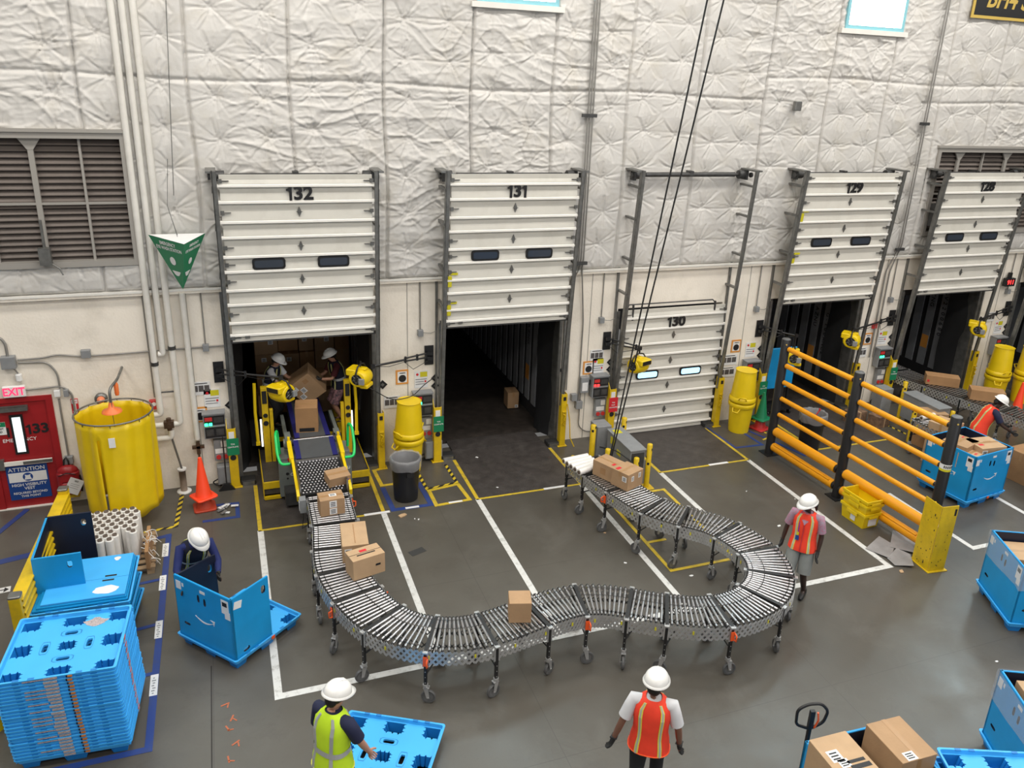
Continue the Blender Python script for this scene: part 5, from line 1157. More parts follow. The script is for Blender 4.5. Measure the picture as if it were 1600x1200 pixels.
def pallet(label, group=None, deck_m='blue_lt'):
    t = thing('blue_pallet', label, 'pallet', (0, 0, 0), 0, group)
    sx_, sy_ = PW*.405, PD*.405; pockets = []
    for i in (-1, 0, 1):
        for j in (-1, 0, 1):
            w = .21 if (i or j) else .15; pockets.append(star(i*sx_, j*sy_, w, w*.8, 3))
    slots = []
    for cx, cy, w, h in ((0, PD*.20, .13, .055), (0, -PD*.20, .13, .055), (-PW*.19, 0, .055, .13), (PW*.19, 0, .055, .13)):
        slots.append([(cx+w/2*a, cy+h/2*c) for a, c in ((-1, -.6), (-.75, -1), (.75, -1), (1, -.6), (1, .6), (.75, 1), (-.75, 1), (-1, .6))])
    ow, od = PW/2-.012, PD/2-.012
    outer = [(ow*a, od*c) for a, c in ((-1, -1), (1, -1), (1, 1), (-1, 1))]
    v, f = fill_holes(outer, pockets+slots, .125)
    b = B(); b.add(v, f, 0); b.add([(p[0], p[1], .118) for p in v], [tuple(reversed(q)) for q in f], 0)
    for s_ in slots:
        n_ = len(s_); b.add([(p[0], p[1], .125) for p in s_]+[(p[0], p[1], .10) for p in s_], [(k, (k+1) % n_, (k+1) % n_+n_, k+n_) for k in range(n_)], 0)
        cx = sum(p[0] for p in s_)/n_; cy = sum(p[1] for p in s_)/n_
        o2 = [((p[0]-cx)*1.45+cx, (p[1]-cy)*1.45+cy) for p in s_]; o3 = [((p[0]-cx)*1.62+cx, (p[1]-cy)*1.62+cy) for p in s_]
        b.add([(p[0], p[1], .1265) for p in o2]+[(p[0], p[1], .1265) for p in o3], [(k, (k+1) % n_, (k+1) % n_+n_, k+n_) for k in range(n_)], 1)
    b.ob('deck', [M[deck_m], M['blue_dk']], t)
    # rim wall with flange, straight runs and small notches
    b = B(); R_ = .03
    def ring(w, d, z, r=R_):
        out = []
        for cx, cy, a0 in ((1, -1, 270), (1, 1, 0), (-1, 1, 90), (-1, -1, 180)):
            for k in range(4): a = RD(a0+30*k); out.append((cx*(w/2-r)+r*cos(a), cy*(d/2-r)+r*sin(a), z))
        return out
    rings = [ring(PW-.05, PD-.05, .095), ring(PW-.03, PD-.03, .125), ring(PW-.02, PD-.02, .158), ring(PW+.010, PD+.010, .158), ring(PW+.010, PD+.010, .168), ring(PW-.035, PD-.035, .168), ring(PW-.05, PD-.05, .125)]
    n_ = len(rings[0]); b.add([p for r_ in rings for p in r_], [(i*n_+k, i*n_+(k+1) % n_, (i+1)*n_+(k+1) % n_, (i+1)*n_+k) for i in range(6) for k in range(n_)], 0, False)
    b.ob('rim', M['blue_lt'], t)
    for k, s_ in enumerate(pockets):
        n_ = len(s_); cx = sum(p[0] for p in s_)/n_; cy = sum(p[1] for p in s_)/n_; b = B()
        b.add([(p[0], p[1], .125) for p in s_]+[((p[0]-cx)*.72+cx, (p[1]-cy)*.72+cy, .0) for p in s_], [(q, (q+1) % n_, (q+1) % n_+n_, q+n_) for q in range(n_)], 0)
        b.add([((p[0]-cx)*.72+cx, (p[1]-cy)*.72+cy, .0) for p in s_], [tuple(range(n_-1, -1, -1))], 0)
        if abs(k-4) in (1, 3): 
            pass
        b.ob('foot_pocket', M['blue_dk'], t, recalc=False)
    b = B()
    for dx in (-.36, -.22, .22, .36):
        for sy in (-1, 1): b.bx(dx-.03, dx+.03, sy*(PD/2-.012)-.014, sy*(PD/2-.012)+.014, .162, .170)
    b.ob('rim_notches', M['blue_dk'], t)
    return t
pal = pallet('low blue plastic pallet lying before the worker in lime vest')
def frame_place(o, corner, yaw, w=PW, d=PD, z=0):
    """put a thing whose origin is the base centre so that its near-left corner is at corner"""
    c = Vector((corner[0], corner[1], z))+Matrix.Rotation(yaw, 3, 'Z') @ Vector((w/2, d/2, 0))
    o.location = c; o.rotation_euler = (0, 0, yaw); return o
frame_place(pal, (-.77, -7.42), RD(-29)); 
M['latch'] = mat('latch orange', (.50, .17, .03), .5)
# tall nested stack on the left
NST = 24; sx0, sy0, sr = -3.115, -5.63, RD(-4)
rs = random.Random(5)
for k in range(NST):
    lab = 'top blue pallet of the tall stack at the left, open side up' if k == NST-1 else 'bottom blue pallet of the tall nested stack at left' if k == 0 else 'blue pallet nested inside the tall stack at left, between its top and bottom'
    c = dup(pal, (sx0+rs.uniform(-.004, .004)-.0012*k, sy0+rs.uniform(-.004, .004)-.0025*k, .0462*k), sr+rs.uniform(-.004, .004), lab, 'nested blue pallets of the tall left stack')
    b = B()
    if k % 1 == 0: b.bx(-.10+rs.uniform(-.01, .01), .02, -PD/2-.008, -PD/2-.0045, .161-.028, .161); 
    if rs.random() < .6: b.bx(-.30, -.11, -PD/2-.0075, -PD/2-.0045, .140, .152)
    b.ob('label_sticker', mat('worn pallet label', (.42, .36, .36), .6, var=.4, scale=60) if k == 0 else bpy.data.materials['worn pallet label'], c)
    b = B(); b.bx(.118, .160, -PD/2-.014, -PD/2-.004, .138, .158); b.bx(.10, .113, -PD/2-.008, -PD/2-.003, .135, .16, 1); b.ob('latch', [M['latch'], M['black']], c)
    b = B(); b.bx(PW/2-.001, PW/2+.0065, -.05, .02, .13, .158); b.ob('side_sticker', M['orange'] if k % 2 else bpy.data.materials['worn pallet label'], c)
# worn sticker on top one
b = B(); b.prism([(.22+.12*cos(a)*(1+.2*sin(a*5)), .36+.07*sin(a)*(1+.25*cos(a*4))) for a in [2*pi*i/18 for i in range(18)]], .1255, .128); o = b.ob('torn_sticker', bpy.data.materials['worn pallet label'], c)

def panel(b, w, h, t_, hole=None, m=0, mi=1, hm=None):
    """upright panel, x 0..w, z 0..h, outer face at y=0, inner face at y=t_ (dark inside); optional handle holes"""
    holes = []
    for (cx, cz, hw_, hh_) in (hole or []):
        holes.append([(cx+hw_*a, cz+hh_*c) for a, c in ((-1, -.5), (-.6, -1), (.6, -1), (1, -.5), (1, .5), (.6, 1), (-.6, 1), (-1, .5))])
    v, f = fill_holes([(0, 0), (w, 0), (w, h), (0, h)], holes, 0)
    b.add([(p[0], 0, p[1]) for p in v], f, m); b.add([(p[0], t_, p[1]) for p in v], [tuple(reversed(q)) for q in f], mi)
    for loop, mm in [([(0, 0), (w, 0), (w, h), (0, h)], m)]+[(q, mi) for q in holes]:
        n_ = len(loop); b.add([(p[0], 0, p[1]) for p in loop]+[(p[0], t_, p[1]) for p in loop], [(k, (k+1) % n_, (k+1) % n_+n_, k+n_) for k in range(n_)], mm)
def smile(b, cx, cz, s, m=0):
    """swoosh with arrow head, drawn proud of the outer face"""
    up, lo = [], []
    for k in range(11):
        t = k/10; x = -s+2*s*t; y = -.42*s*sin(pi*(.08+.84*t)); wd = .05*s*sin(pi*min(1, t*1.05+.05))+.012*s
        up.append((cx+x, cz+y+wd)); lo.append((cx+x, cz+y-wd))
    b.prism(up+lo[::-1], -.004, .0, 'y', m); b.prism([(cx+s*.62, cz+.10*s), (cx+s*1.12, cz+.12*s), (cx+s*.98, cz-.34*s), (cx+s*.90, cz-.02*s)], -.004, 0, 'y', m)
def bin_(label, corner, yaw, walls, group=None, h=.93, stickers=True, mark=True, z=0):
    """collapsible bulk bin: pallet base + wall panels. walls is a dict side->(start,end) fractions"""
    t = dup(pal, label=label); t['category'] = 'bulk bin'; t.name = 'collapsible_bin'
    if 'group' in t: del t['group']
    frame_place(t, corner, yaw, z=z)
    T_ = .028; W2, D2 = PW/2-.03, PD/2-.03
    spec = {'front': (Matrix.Translation((-W2, -D2, .125)), 2*W2), 'right': (Matrix.Translation((W2, -D2, .125)) @ Matrix.Rotation(pi/2, 4, 'Z'), 2*D2),
            'back': (Matrix.Translation((W2, D2, .125)) @ Matrix.Rotation(pi, 4, 'Z'), 2*W2), 'left': (Matrix.Translation((-W2, D2, .125)) @ Matrix.Rotation(-pi/2, 4, 'Z'), 2*D2)}
    for side, (a, c) in walls.items():
        Mx, w = spec[side]; ww = w*(c-a); b = B()
        hl = []
        if ww > .8: hl = [(.42*ww, h-.20, .022, .055), (.53*ww, h-.22, .022, .055), (.16*ww, .14*h+.12, .055, .02)]
        else: hl = [(ww*.85 if side != 'left' else ww*.15, h-.14, .035, .055), (ww*.3, .10, .05, .028)]
        panel(b, ww, h, T_, hl); b.bx(0, ww, .004, T_-.004, h, h+.006, 0)
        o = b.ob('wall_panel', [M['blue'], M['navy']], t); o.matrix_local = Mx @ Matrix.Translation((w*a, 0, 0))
        if stickers and ww > .8:
            b = B(); b.bx(ww-.17, ww-.045, -.003, 0, h-.24, h-.04); b.bx(ww-.12, ww-.03, -.0035, 0, h-.31, h-.20); b.ob('paper_label', M['label'], o)
            b = B(); b.bx(ww-.15, ww-.07, -.0045, -.003, h-.13, h-.07); b.ob('barcode', M['ink'], o)
            b = B(); b.bx(.03, .12, -.003, 0, h-.18, h-.06); b.bx(.14, .17, -.003, 0, h-.12, h-.07); b.bx(.46*ww, .55*ww, -.003, 0, h-.10, h-.06); b.ob('torn_sticker', M['label'], o)
        if mark and ww > .8 and side in ('front', 'left', 'right'):
            b = B(); smile(b, ww*.50, h*.50, .17); b.ob('smile_mark', M['label'], o)
        if ww <= .8 and stickers:
            b = B(); b.box((.10, -.002, h-.12), (.12, .004, .10), ry=.25); b.ob('paper_label', M['label'], o)
    b = B(); b.bx(.02, .07, -PD/2-.014, -PD/2-.004, .12, .165); b.ob('latch', M['orange'], t)
    return t
# the bin being put together at left; its far half wall is held up by the worker
bn = bin_('half-assembled blue bin at left whose far wall the worker in blue sleeves holds', (-1.472, -5.237), RD(40.5), {'left': (0, 1), 'front': (0, .56)})
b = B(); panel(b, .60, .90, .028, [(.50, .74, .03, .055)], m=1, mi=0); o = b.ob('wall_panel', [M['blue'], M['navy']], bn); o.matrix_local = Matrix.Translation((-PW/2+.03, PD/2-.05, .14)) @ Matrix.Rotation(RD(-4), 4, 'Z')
# bins at right
b1 = bin_('blue bin heaped with cartons behind the amber guard rail post', (11.17, -4.78), RD(7), {'front': (0, 1), 'right': (0, 1), 'back': (0, 1), 'left': (0, 1)})
b2 = bin_('film-wrapped blue bin at right edge below the yellow corner guard', (8.84, -7.66), RD(-25), {'front': (0, 1), 'right': (0, 1), 'back': (0, 1), 'left': (0, 1)}, mark=False)
b3 = bin_('film-wrapped blue bin at right edge beside the low blue pallet stack', (6.28, -10.02), RD(-25), {'front': (0, 1), 'right': (0, 1), 'back': (0, 1), 'left': (0, 1)}, mark=False)
b4 = bin_('blue bin holding two big cartons at the bottom edge of photo', (3.80, -10.30), RD(-3), {'front': (0, 1), 'right': (0, 1), 'back': (0, 1), 'left': (0, 1)}, mark=False, stickers=False)
for q, t in ((b2, 1), (b3, 1)):
    b = B(); w, d = PW/2-.012, PD/2-.012; N = 40; vs = []
    pts = []
    for i in range(N):
        u = i/N*4; s_ = int(u); f_ = u-s_
        A = [(-w, -d), (w, -d), (w, d), (-w, d)][s_]; Bq = [(w, -d), (w, d), (-w, d), (-w, -d)][s_]
        pts.append((A[0]+(Bq[0]-A[0])*f_, A[1]+(Bq[1]-A[1])*f_))
    for j, z in enumerate((.70, .80, .90, 1.00, 1.06)):
        for i, p in enumerate(pts): k_ = 1+.004*sin(i*1.9+j*2.3); vs.append((p[0]*k_, p[1]*k_, z+.03*sin(i*.35+j)*(j == 0)))
    b.add(vs, [(j*N+i, j*N+(i+1) % N, (j+1)*N+(i+1) % N, (j+1)*N+i) for j in range(4) for i in range(N)], 0, True); b.ob('stretch_wrap', M['wrap'], q, recalc=False)
def in_frame(o, x, y, z): return o.matrix_basis @ Vector((x, y, z))
def boxes_in(bn_, items):
    for (lab, x, y, z, d, rz, m_, kw) in items:
        p = in_frame(bn_, x, y, z); carton(lab, p, d, bn_.rotation_euler.z+rz, m_, **kw)
boxes_in(b1, [('flat wide carton with red mark, left side of heaped bin', -.22, .05, .94, (.52, .46, .16), RD(12), 'card', dict(labels=[('top', .7, .2, .08, .03, 'signred')])),
              ('open-topped big carton nearest the corner of heaped blue bin', .14, -.20, .90, (.56, .46, .20), RD(-12), 'card2', dict(labels=[('front', -.75, .5, .12, .11), ('top', -.6, -.3, .10, .06, 'signred'), ('top', .2, .1, .16, .05, 'card3')])),
              ('carton low in the heaped bin near its left front corner', -.34, -.26, .70, (.36, .30, .30), RD(10), 'card2', dict(labels=[('top', .2, -.5, .08, .04, 'signred')])),
              ('pale carton low at right inside the heaped bin', .30, .08, .60, (.34, .40, .28), 0, 'card2', {}),
              ('bottom carton filling the heaped bin at its left', -.26, .0, .14, (.46, .90, .54), 0, 'card3', {}), ('bottom carton filling the heaped bin at its right', .27, .0, .14, (.46, .90, .44), 0, 'card3', {})])
boxes_in(b2, [('large tan carton inside wrapped bin below corner guard', -.1, .2, .14, (.8, .5, .78), 0, 'card2', {}), ('carton with pink and grey print in wrapped bin at right edge', .05, -.25, .14, (.6, .36, .80), 0, 'card', dict(labels=[('top', -.2, 0, .28, .26, 'tee_p')]))])
boxes_in(b3, [('tan carton standing above the rim of wrapped bin near pallet stack', .02, .0, .14, (.85, .8, .88), 0, 'card2', {})])
carton('long carton with stickers and print standing upright in the bottom bin', (4.06, -9.67, .14), (.44, .66, 1.02), RD(-2), 'card2', labels=[('top', -.45, .25, .13, .14), ('top', -.30, -.05, .11, .10), ('top', .35, -.25, .22, .05, 'ink'), ('top', .3, -.05, .20, .035, 'ink'), ('top', .55, -.85, .10, .08, 'signred')], tape=False)
carton('big plain carton with one white label at right in the bottom bin', (4.71, -9.65, .14), (.42, .52, 1.07), RD(-2), 'card', labels=[('top', -.35, -.78, .12, .10), ('front', -.5, .7, .08, .05, 'signred')])
c = None
for k in range(8): c = dup(pal, (5.56+.03*sin(k), -10.36, .108*k), RD(-22), 'top blue pallet of the low stack cut off by the bottom edge' if k == 7 else 'blue pallet lower in the stack cut off by the bottom edge', 'blue pallets stacked at the bottom edge')
# two more bins and boxes around the right-hand worker
boxes = [((12.75, -2.25, .0), (.60, .50, .42), 8, 'card3', 'large carton on the floor behind the heaped bin'), ((12.85, -2.2, .43), (.50, .42, .30), -15, 'card', 'carton with folded open flaps behind the guard rail post'), ((12.3, -3.05, .0), (.50, .5, .9), 20, 'card2', 'pale carton between guard rail post and right worker'),
         ((13.55, -4.15, .0), (.85, .6, .62), 5, 'card3', 'dark strapped carton right of the worker in orange'), ((13.35, -4.5, .63), (.60, .34, .26), -12, 'card', 'long carton with black tape beyond the heaped bin'), ((14.1, -5.0, .0), (.7, .6, .95), 10, 'card', 'big carton cut by the right edge above the purple bin')]
for p, d, r_, m_, l in boxes: carton(l, p, d, RD(r_), m_)
# purple tote
t = thing('purple_bin', 'purple bin corner just showing at the right edge', 'bin', (13.15, -4.95, 0), RD(10))
b = B(); b.prism([(-.20, .1), (.20, .1), (.28, .62), (-.28, .62)], -.3, .3, 'y'); b.ob('bin_shell', M['purple'], t)
b = B(); b.bx(-.3, .3, -.32, .32, .62, .65); b.ob('rim', M['label'], t)
for a in (-1, 1):
    for c_ in (-1, 1): b = B(); b.cyl((a*.15-.02, c_*.2, .05), (a*.15+.02, c_*.2, .05), .05, n=12); b.ob('wheel', M['rubber_b'], t)

# ------------------------------------------------------------------ folded bins and loose panels behind the tall stack
for k in range(3):
    t = dup(pal, (-3.26+.01*k, -3.72+.015*k, .245*k), RD(-6+2*k), ['lowest folded blue bin of the pile by the yellow railing', 'middle folded blue bin of the pile by the yellow railing', 'topmost folded blue bin of the pile by the railing, with torn white label'][k]); t['category'] = 'folded bin'; t.name = 'folded_bin'; t['group'] = 'folded blue bins piled by the railing'
    for j in range(2 if k < 2 else 3):
        b = B(); w = PW-.06-.03*j; b.bx(-w/2+.03*j, w/2, -PD/2+.03+.02*j, PD/2-.04, .170+.026*j, .192+.026*j)
        o = b.ob('folded_panel', M['blue_lt'] if (k == 2 and j == 2) else M['blue'], t)
    if k == 2:
        b = B(); b.bx(.22, .36, -.02, .012, .2445, .2465); b.bx(.20, .34, -.12, -.088, .2445, .2465); b.ob('slot', M['black'], t)
        b = B(); b.bx(-.5, .52, -.056, -.052, .2445, .2458); b.ob('seam', M['blue_dk'], t)
        b = B(); b.prism([(.27+.15*cos(a)*(1+.08*sin(a*6)), -.32+.09*sin(a)*(1+.1*cos(a*5))) for a in [2*pi*i/20 for i in range(20)]], .2445, .2465); b.prism([(.32+.04*cos(a)*(1+.3*sin(a*3)), .40+.05*sin(a)) for a in [2*pi*i/10 for i in range(10)]], .2445, .2465); b.ob('torn_label', M['label'], t)
t = thing('open_bin_walls', 'dark-backed open bin walls standing on the folded bins beside the yellow railing', 'bin walls', (-3.80, -3.80, .30))
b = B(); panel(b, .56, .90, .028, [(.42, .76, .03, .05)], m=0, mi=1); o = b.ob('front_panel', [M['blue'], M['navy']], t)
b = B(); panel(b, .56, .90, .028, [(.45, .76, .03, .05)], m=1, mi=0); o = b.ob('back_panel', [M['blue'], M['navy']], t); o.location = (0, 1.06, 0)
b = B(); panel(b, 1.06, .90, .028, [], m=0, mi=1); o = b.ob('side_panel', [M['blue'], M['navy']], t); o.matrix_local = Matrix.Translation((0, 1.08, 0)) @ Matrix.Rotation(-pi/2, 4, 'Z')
t = dup(pal, (-3.10, -4.93, .58), 0, 'blue pallet tipped on edge between the tall stack and folded bins', tilt=(RD(86), 0, RD(-4)))
b = B()
for i in range(5): b.bx(-.5+.22*i, -.32+.22*i, .30, .50, .093, .115)
b.ob('underside_ribs', M['blue_lt'], t)

# shrink film rolls on a wooden pallet under the yellow curtain
t = thing('wooden_pallet', 'wooden pallet carrying the upright white film rolls', 'pallet', (-3.10, -2.12, 0), RD(2))
b = B()
for x in (-.48, 0, .48): b.bx(x-.05, x+.05, -.55, .55, .0, .09)
b.ob('stringers', mat('rough wood', (.35, .24, .14), .8, var=.3), t)
for k in range(7): b = B(); b.bx(-.55, .55, -.55+.158*k, -.46+.158*k, .09, .108); b.ob('deck_board', bpy.data.materials['rough wood'], t)
rl = thing('upright_film_roll', 'white film roll standing among others on the wooden pallet', 'film roll', (0, 0, .108), 0, 'upright film rolls on the wooden pallet')
b = B(); b.lathe([(.030, .48), (.056, .48), (.058, .47), (.058, .02), (.056, .0), (.03, .0)], 18, capb=False, capt=False); b.ob('film', M['film'], rl)
b = B(); b.lathe([(.030, .0), (.033, .0), (.033, .505), (.028, .505), (.028, .3)], 14, capb=False, capt=True); b.ob('core', mat('roll core', (.13, .10, .08), .8), rl)
first = True
for j in range(9):
    for i in range(6):
        if (j >= 7 and i >= 4) or (j == 6 and i == 4): continue
        x = -3.47+.122*i+(.061 if j % 2 else 0); y = -1.66-.106*j
        if x > -2.72: continue
        if first: rl.location = (x, y, .108); first = False
        else: dup(rl, (x, y, .108))
dup(rl, (-2.80, -2.36, .108), label='white film roll standing alone at right front of the wooden pallet')
t = thing('torn_wrap', 'bundle of torn clear film hanging off the corner of the film roll pallet', 'film', (-2.62, -2.35, .1))
b = B(); rs = random.Random(3)
for k in range(16):
    a = Vector((rs.uniform(-.08, .06), rs.uniform(-.25, .2), rs.uniform(.05, .45))); c_ = a+Vector((rs.uniform(.02, .18), rs.uniform(-.2, .1), rs.uniform(-.3, .05))); mm = a.lerp(c_, .5)+Vector((rs.uniform(-.05, .08), rs.uniform(-.06, .06), rs.uniform(-.05, .08))); b.tube([a, a.lerp(mm, .5)+Vector((.02, 0, .02)), mm, c_], .006, 5)
b.ob('film_shreds', M['film'], t)
b = B(); b.box((-.0, .0, .18), (.05, .7, .30), rx=.05); b.ob('cardboard_sleeve', M['card3'], t)

# ------------------------------------------------------------------ yellow railing at left
t = thing('yellow_railing', 'yellow ribbed steel railing running from blue pallets towards exit door', 'guard rail', (-3.90, -4.33, 0), math.atan2(2.70, .14)-pi/2+0)
LR = 2.72
for y in (0, LR):
    b = B(); b.rbox((0, y, .53), (.13, .13, 1.02), .012); b.bx(-.13, .13, y-.13, y+.13, 0, .015); p_ = b.ob('post', M['yellow'], t)
    b = B(); b.rbox((0, y, 1.055), (.14, .14, .035), .02); b.ob('post_cap', M['galv'], p_)
for z0 in (.68, .22):
    pr = []
    for k in range(13): z = z0+.30*k/12; pr.append((-.075+(.03 if k % 4 in (1, 2) else 0), z))
    pr2 = [(x-.006, z) for x, z in reversed(pr)]
    b = B(); b.prism([(x, z) for x, z in pr]+pr2, .0, LR, 'y'); pr3 = [(-x, z) for x, z in pr]; b.prism(pr3+[(x+.006, z) for x, z in reversed(pr3)], .0, LR, 'y'); b.bx(-.075, .075, 0, LR, z0+.296, z0+.302); b.ob('rail_beam', M['yellow'], t)
t = thing('yellow_bollard', 'short yellow bollard with black band cut by the left edge', 'bollard', (-4.03, -5.35, 0))
b = B(); b.lathe([(.07, 0), (.07, .96), (.055, 1.0), (.01, 1.01)], 16); b.ob('post', M['yellow_pl'], t); b = B(); b.lathe([(.0725, .84), (.0725, .90)], 16, capb=False, capt=False); b.ob('band', M['black'], t)

# ------------------------------------------------------------------ yellow barrels, black bins, cones
def barrel_shape(t, col):
    b = B(); b.lathe([(.215, .0), (.22, .03), (.262, .60), (.266, .66)], 32, capt=False); b.lathe([(.266, .58), (.285, .60), (.29, .645), (.29, .675), (.266, .70), (.255, .69), (.25, .6), (.205, .05), (.0, .05)], 32, capb=False, capt=False); s = b.ob('shell', M[col], t)
    b = B()
    for a in (0, pi): 
        c_ = Vector((cos(a)*.30, sin(a)*.30, 0)); nn = Vector((-sin(a), cos(a), 0))
        b.tube([c_*.93+nn*.08+Vector((0, 0, .60)), c_*1.13+nn*.06+Vector((0, 0, .53)), c_*1.13-nn*.06+Vector((0, 0, .53)), c_*.93-nn*.08+Vector((0, 0, .60))], .016, 6)
    b.ob('handles', M[col], t)
lower = []
for i, (x, y, l1, l2) in enumerate([(1.78, -.42, 'lower yellow barrel right of door 132', 'upturned yellow barrel topping the pair right of door 132'), (9.10, -.56, 'lower yellow barrel between closed door 130 and guard rail', 'upturned yellow barrel topping the pair by closed door 130'), (16.42, -.75, 'lower yellow barrel under pile near right edge, tape-wrapped', 'upturned yellow barrel topping the pair near right edge'), (17.15, -.95, 'lower yellow barrel cut off by the right edge', 'upturned yellow barrel cut off by the right edge')]):
    t = thing('yellow_barrel', l1, 'barrel', (x, y, 0), RD(20+i*13)); barrel_shape(t, 'yellow_pl')
    u = thing('yellow_barrel', l2, 'barrel', (x+.01, y, 1.405), RD(50+i*20)); barrel_shape(u, 'yellow_pl'); u.rotation_euler = (pi+.015, .02, RD(35+i*20))
    b = B(); b.lathe([(.216, -.001), (.232, -.014), (.218, -.014), (.195, .03)], 32, capb=False, capt=False); b.ob('foot_ring', M['yellow_pl'], u)
def trash(label, x, y, rz, sc=1):
    t = thing('trash_bin', label, 'trash bin', (x, y, 0), rz); t.scale = (sc, sc, sc)
    b = B(); b.lathe([(.205, 0), (.21, .02), (.250, .74), (.272, .75), (.272, .79), (.245, .80), (.205, .05), (.0, .05)], 32, capt=False); b.ob('bin_shell', M['black'], t)
    b = B()
    for a in (0, pi): b.box((cos(a)*.262, sin(a)*.262, .57), (.05, .12, .08), rz=a)
    b.ob('handles', M['black'], t)
    b = B(); N = 48; vs = []
    prof = [(.276, .63), (.284, .70), (.286, .79), (.262, .825), (.232, .80), (.212, .55), (.185, .35), (.14, .30), (.0, .28)]
    for j, (r, z) in enumerate(prof):
        for k in range(N): a = 2*pi*k/N; q = (.006*sin(a*11+j)+.004*sin(a*23+j*2)); vs.append(((r+q*(r > .05))*cos(a), (r+q*(r > .05))*sin(a), z+.012*sin(a*5)*(j == 0)+q))
    b.add(vs, [(j*N+k, j*N+(k+1) % N, (j+1)*N+(k+1) % N, (j+1)*N+k) for j in range(len(prof)-1) for k in range(N)], 0, True); b.ob('clear_liner', M['bag'], t, recalc=False)
    return t
trash('black trash bin with clear liner before the yellow barrels of door 132', 1.49, -1.47, RD(95))
t = trash('black trash bin with clear liner behind the amber guard rail', 10.05, -1.75, RD(-20))
b = B(); b.tube([(-.1, 0, .45), (.12, .05, .84)], .012); b.box((.125, .05, .86), (.03, .03, .05)); b.ob('red_stick', M['redpl'], t)
def cone(label, x, y, z, col, h=.70, rz=.2, cat='traffic cone'):
    t = thing('traffic_cone', label, cat, (x, y, z), rz)
    b = B(); b.rbox((0, 0, .018), (.36, .36, .036), .05); b.lathe([(.14, .03), (.125, .06), (.032, h-.02), (.028, h)], 24, capb=False, capt=False); b.lathe([(.028, h), (.020, h-.002), (.02, h-.1)], 24, capb=False, capt=False); b.ob('cone_body', M[col], t); return t
t = cone('faded orange cone with blue band underneath the bright cone', -1.86, -.86, 0, 'cone', .55, .1); 
t.children[0].data.materials[0] = mat('faded cone', (.45, .05, .02), .6)
b = B(); b.lathe([(.101, .16), (.082, .26)], 24, capb=False, capt=False); b.ob('blue_band', M['signblue'], t)
b = B(); b.box((0, 0, .225), (.02, .02, .02)); 
cone('bright orange traffic cone placed over an older cone, left of door 132', -1.86, -.86, .21, 'cone', .74, .5)
cone('red traffic cone under the green cone beside yellow barrels', 9.62, -.62, 0, 'redpl', .6, .3)
cone('green cone placed over a red cone, left of door 129', 9.62, -.62, .24, 'green', .62, .3)
cone('orange traffic cone in front of the far right yellow barrels', 16.30, -1.55, 0, 'cone', .80, .3)
t = thing('grey_rags', 'grey and white rags on floor right of the stacked orange cones', 'rags', (-1.50, -1.02, 0))
b = B(); rs = random.Random(9)
for k in range(9): a = rs.uniform(0, 6); b.box((rs.uniform(-.12, .14), rs.uniform(-.18, .18), .015+.01*k/3), (.12, .05, .012), rz=a, m=k % 2)
b.ob('rag_pile', [M['label'], M['wheelhub']], t)
t = thing('broom', 'black broom leaning on the wall between cone and door 132', 'broom', (-1.49, -.30, 0))
b = B(); b.cyl((0, -.02, .12), (0, .14, 1.15), .012, n=8); b.ob('handle', M['black'], t)
b = B(); b.prism([(-.05, .13), (.05, .13), (.14, .0), (-.14, .0)], -.05, .0, 'y'); b.ob('bristles', M['black'], t)

# ------------------------------------------------------------------ grey cabinets with bollards before closed door 130
t = thing('electrical_cabinet', 'tall narrow grey cabinet standing left of the long grey box', 'cabinet', (5.44, -1.12, 0))
b = B(); b.rbox((0, 0, .44), (.30, .34, .80), .01); b.bx(-.13, -.10, -.14, -.11, 0, .06); b.bx(.10, .13, -.14, -.11, 0, .06); b.ob('case', M['boxgrey'], t)
t = thing('hydraulic_cabinet', 'long grey steel box with yellow stickers among the bollards of door 130', 'cabinet', (5.62, -1.86, 0))
b = B(); b.rbox((0, 0, .54), (.30, .98, .50), .01); b.rbox((0, 0, .805), (.33, 1.02, .03), .01); b.ob('case', M['boxgrey'], t)
b = B(); b.bx(-.13, .13, -.50, -.488, .33, .75); b.ob('open_end', M['galv_dark'], t)
b = B(); b.bx(-.156, -.150, .18, .34, .60, .74); b.bx(-.10, .05, .25, .42, .821, .823); b.bx(-.156, -.15, -.1, .05, .5, .6); b.ob('warning_sticker', M['signyellow'], t)
b = B(); 
for a in (-1, 1):
    for c_ in (-.42, .42): b.bx(a*.13-.015, a*.13+.015, c_-.015, c_+.015, 0, .30)
b.bx(-.12, .12, -.35, .35, .02, .22); b.ob('legs_and_tank', M['galv_dark'], t)
b = B(); b.tube(rpath([(0, -.5, .45), (-.05, -.62, .38), (-.15, -.65, .5), (-.12, -.55, .6), (-.3, -.2, .7), (-.25, .6, .4)], .08), .012, 6); b.tube(rpath([(.05, -.5, .5), (.08, -.58, .4), (-.05, -.6, .35), (.02, -.52, .3)], .05), .014, 6); b.ob('hoses', M['rubber_b'], t)
def bollard(label, x, y, h, r=.05, band=(.72, .86), base=False):
    t = thing('yellow_bollard', label, 'bollard', (x, y, 0))
    b = B(); b.lathe([(r, 0), (r, h-.01), (r*.8, h), (.001, h+.004)], 18, capb=True)
    if base: b.rbox((0, 0, .01), (.24, .24, .02), .02)
    b.ob('post', M['yellow'], t)
    b = B()
    for k in range(5):
        a0 = k*1.25; z = h*(band[0]+(band[1]-band[0])*((k*37) % 10)/10); n_ = 6
        pts = [((r+.001)*cos(a0+.16*j), (r+.001)*sin(a0+.16*j)) for j in range(n_)]
        b.add([(p[0], p[1], z) for p in pts]+[(p[0], p[1], z+.05) for p in pts], [(j, j+1, j+1+n_, j+n_) for j in range(n_-1)])
    b.ob('black_scuffs', M['ink'], t); return t
bollard('yellow bollard with base plate, nearest to the joined brown boxes', 5.86, -2.34, .90, .05, (.5, .95), True)
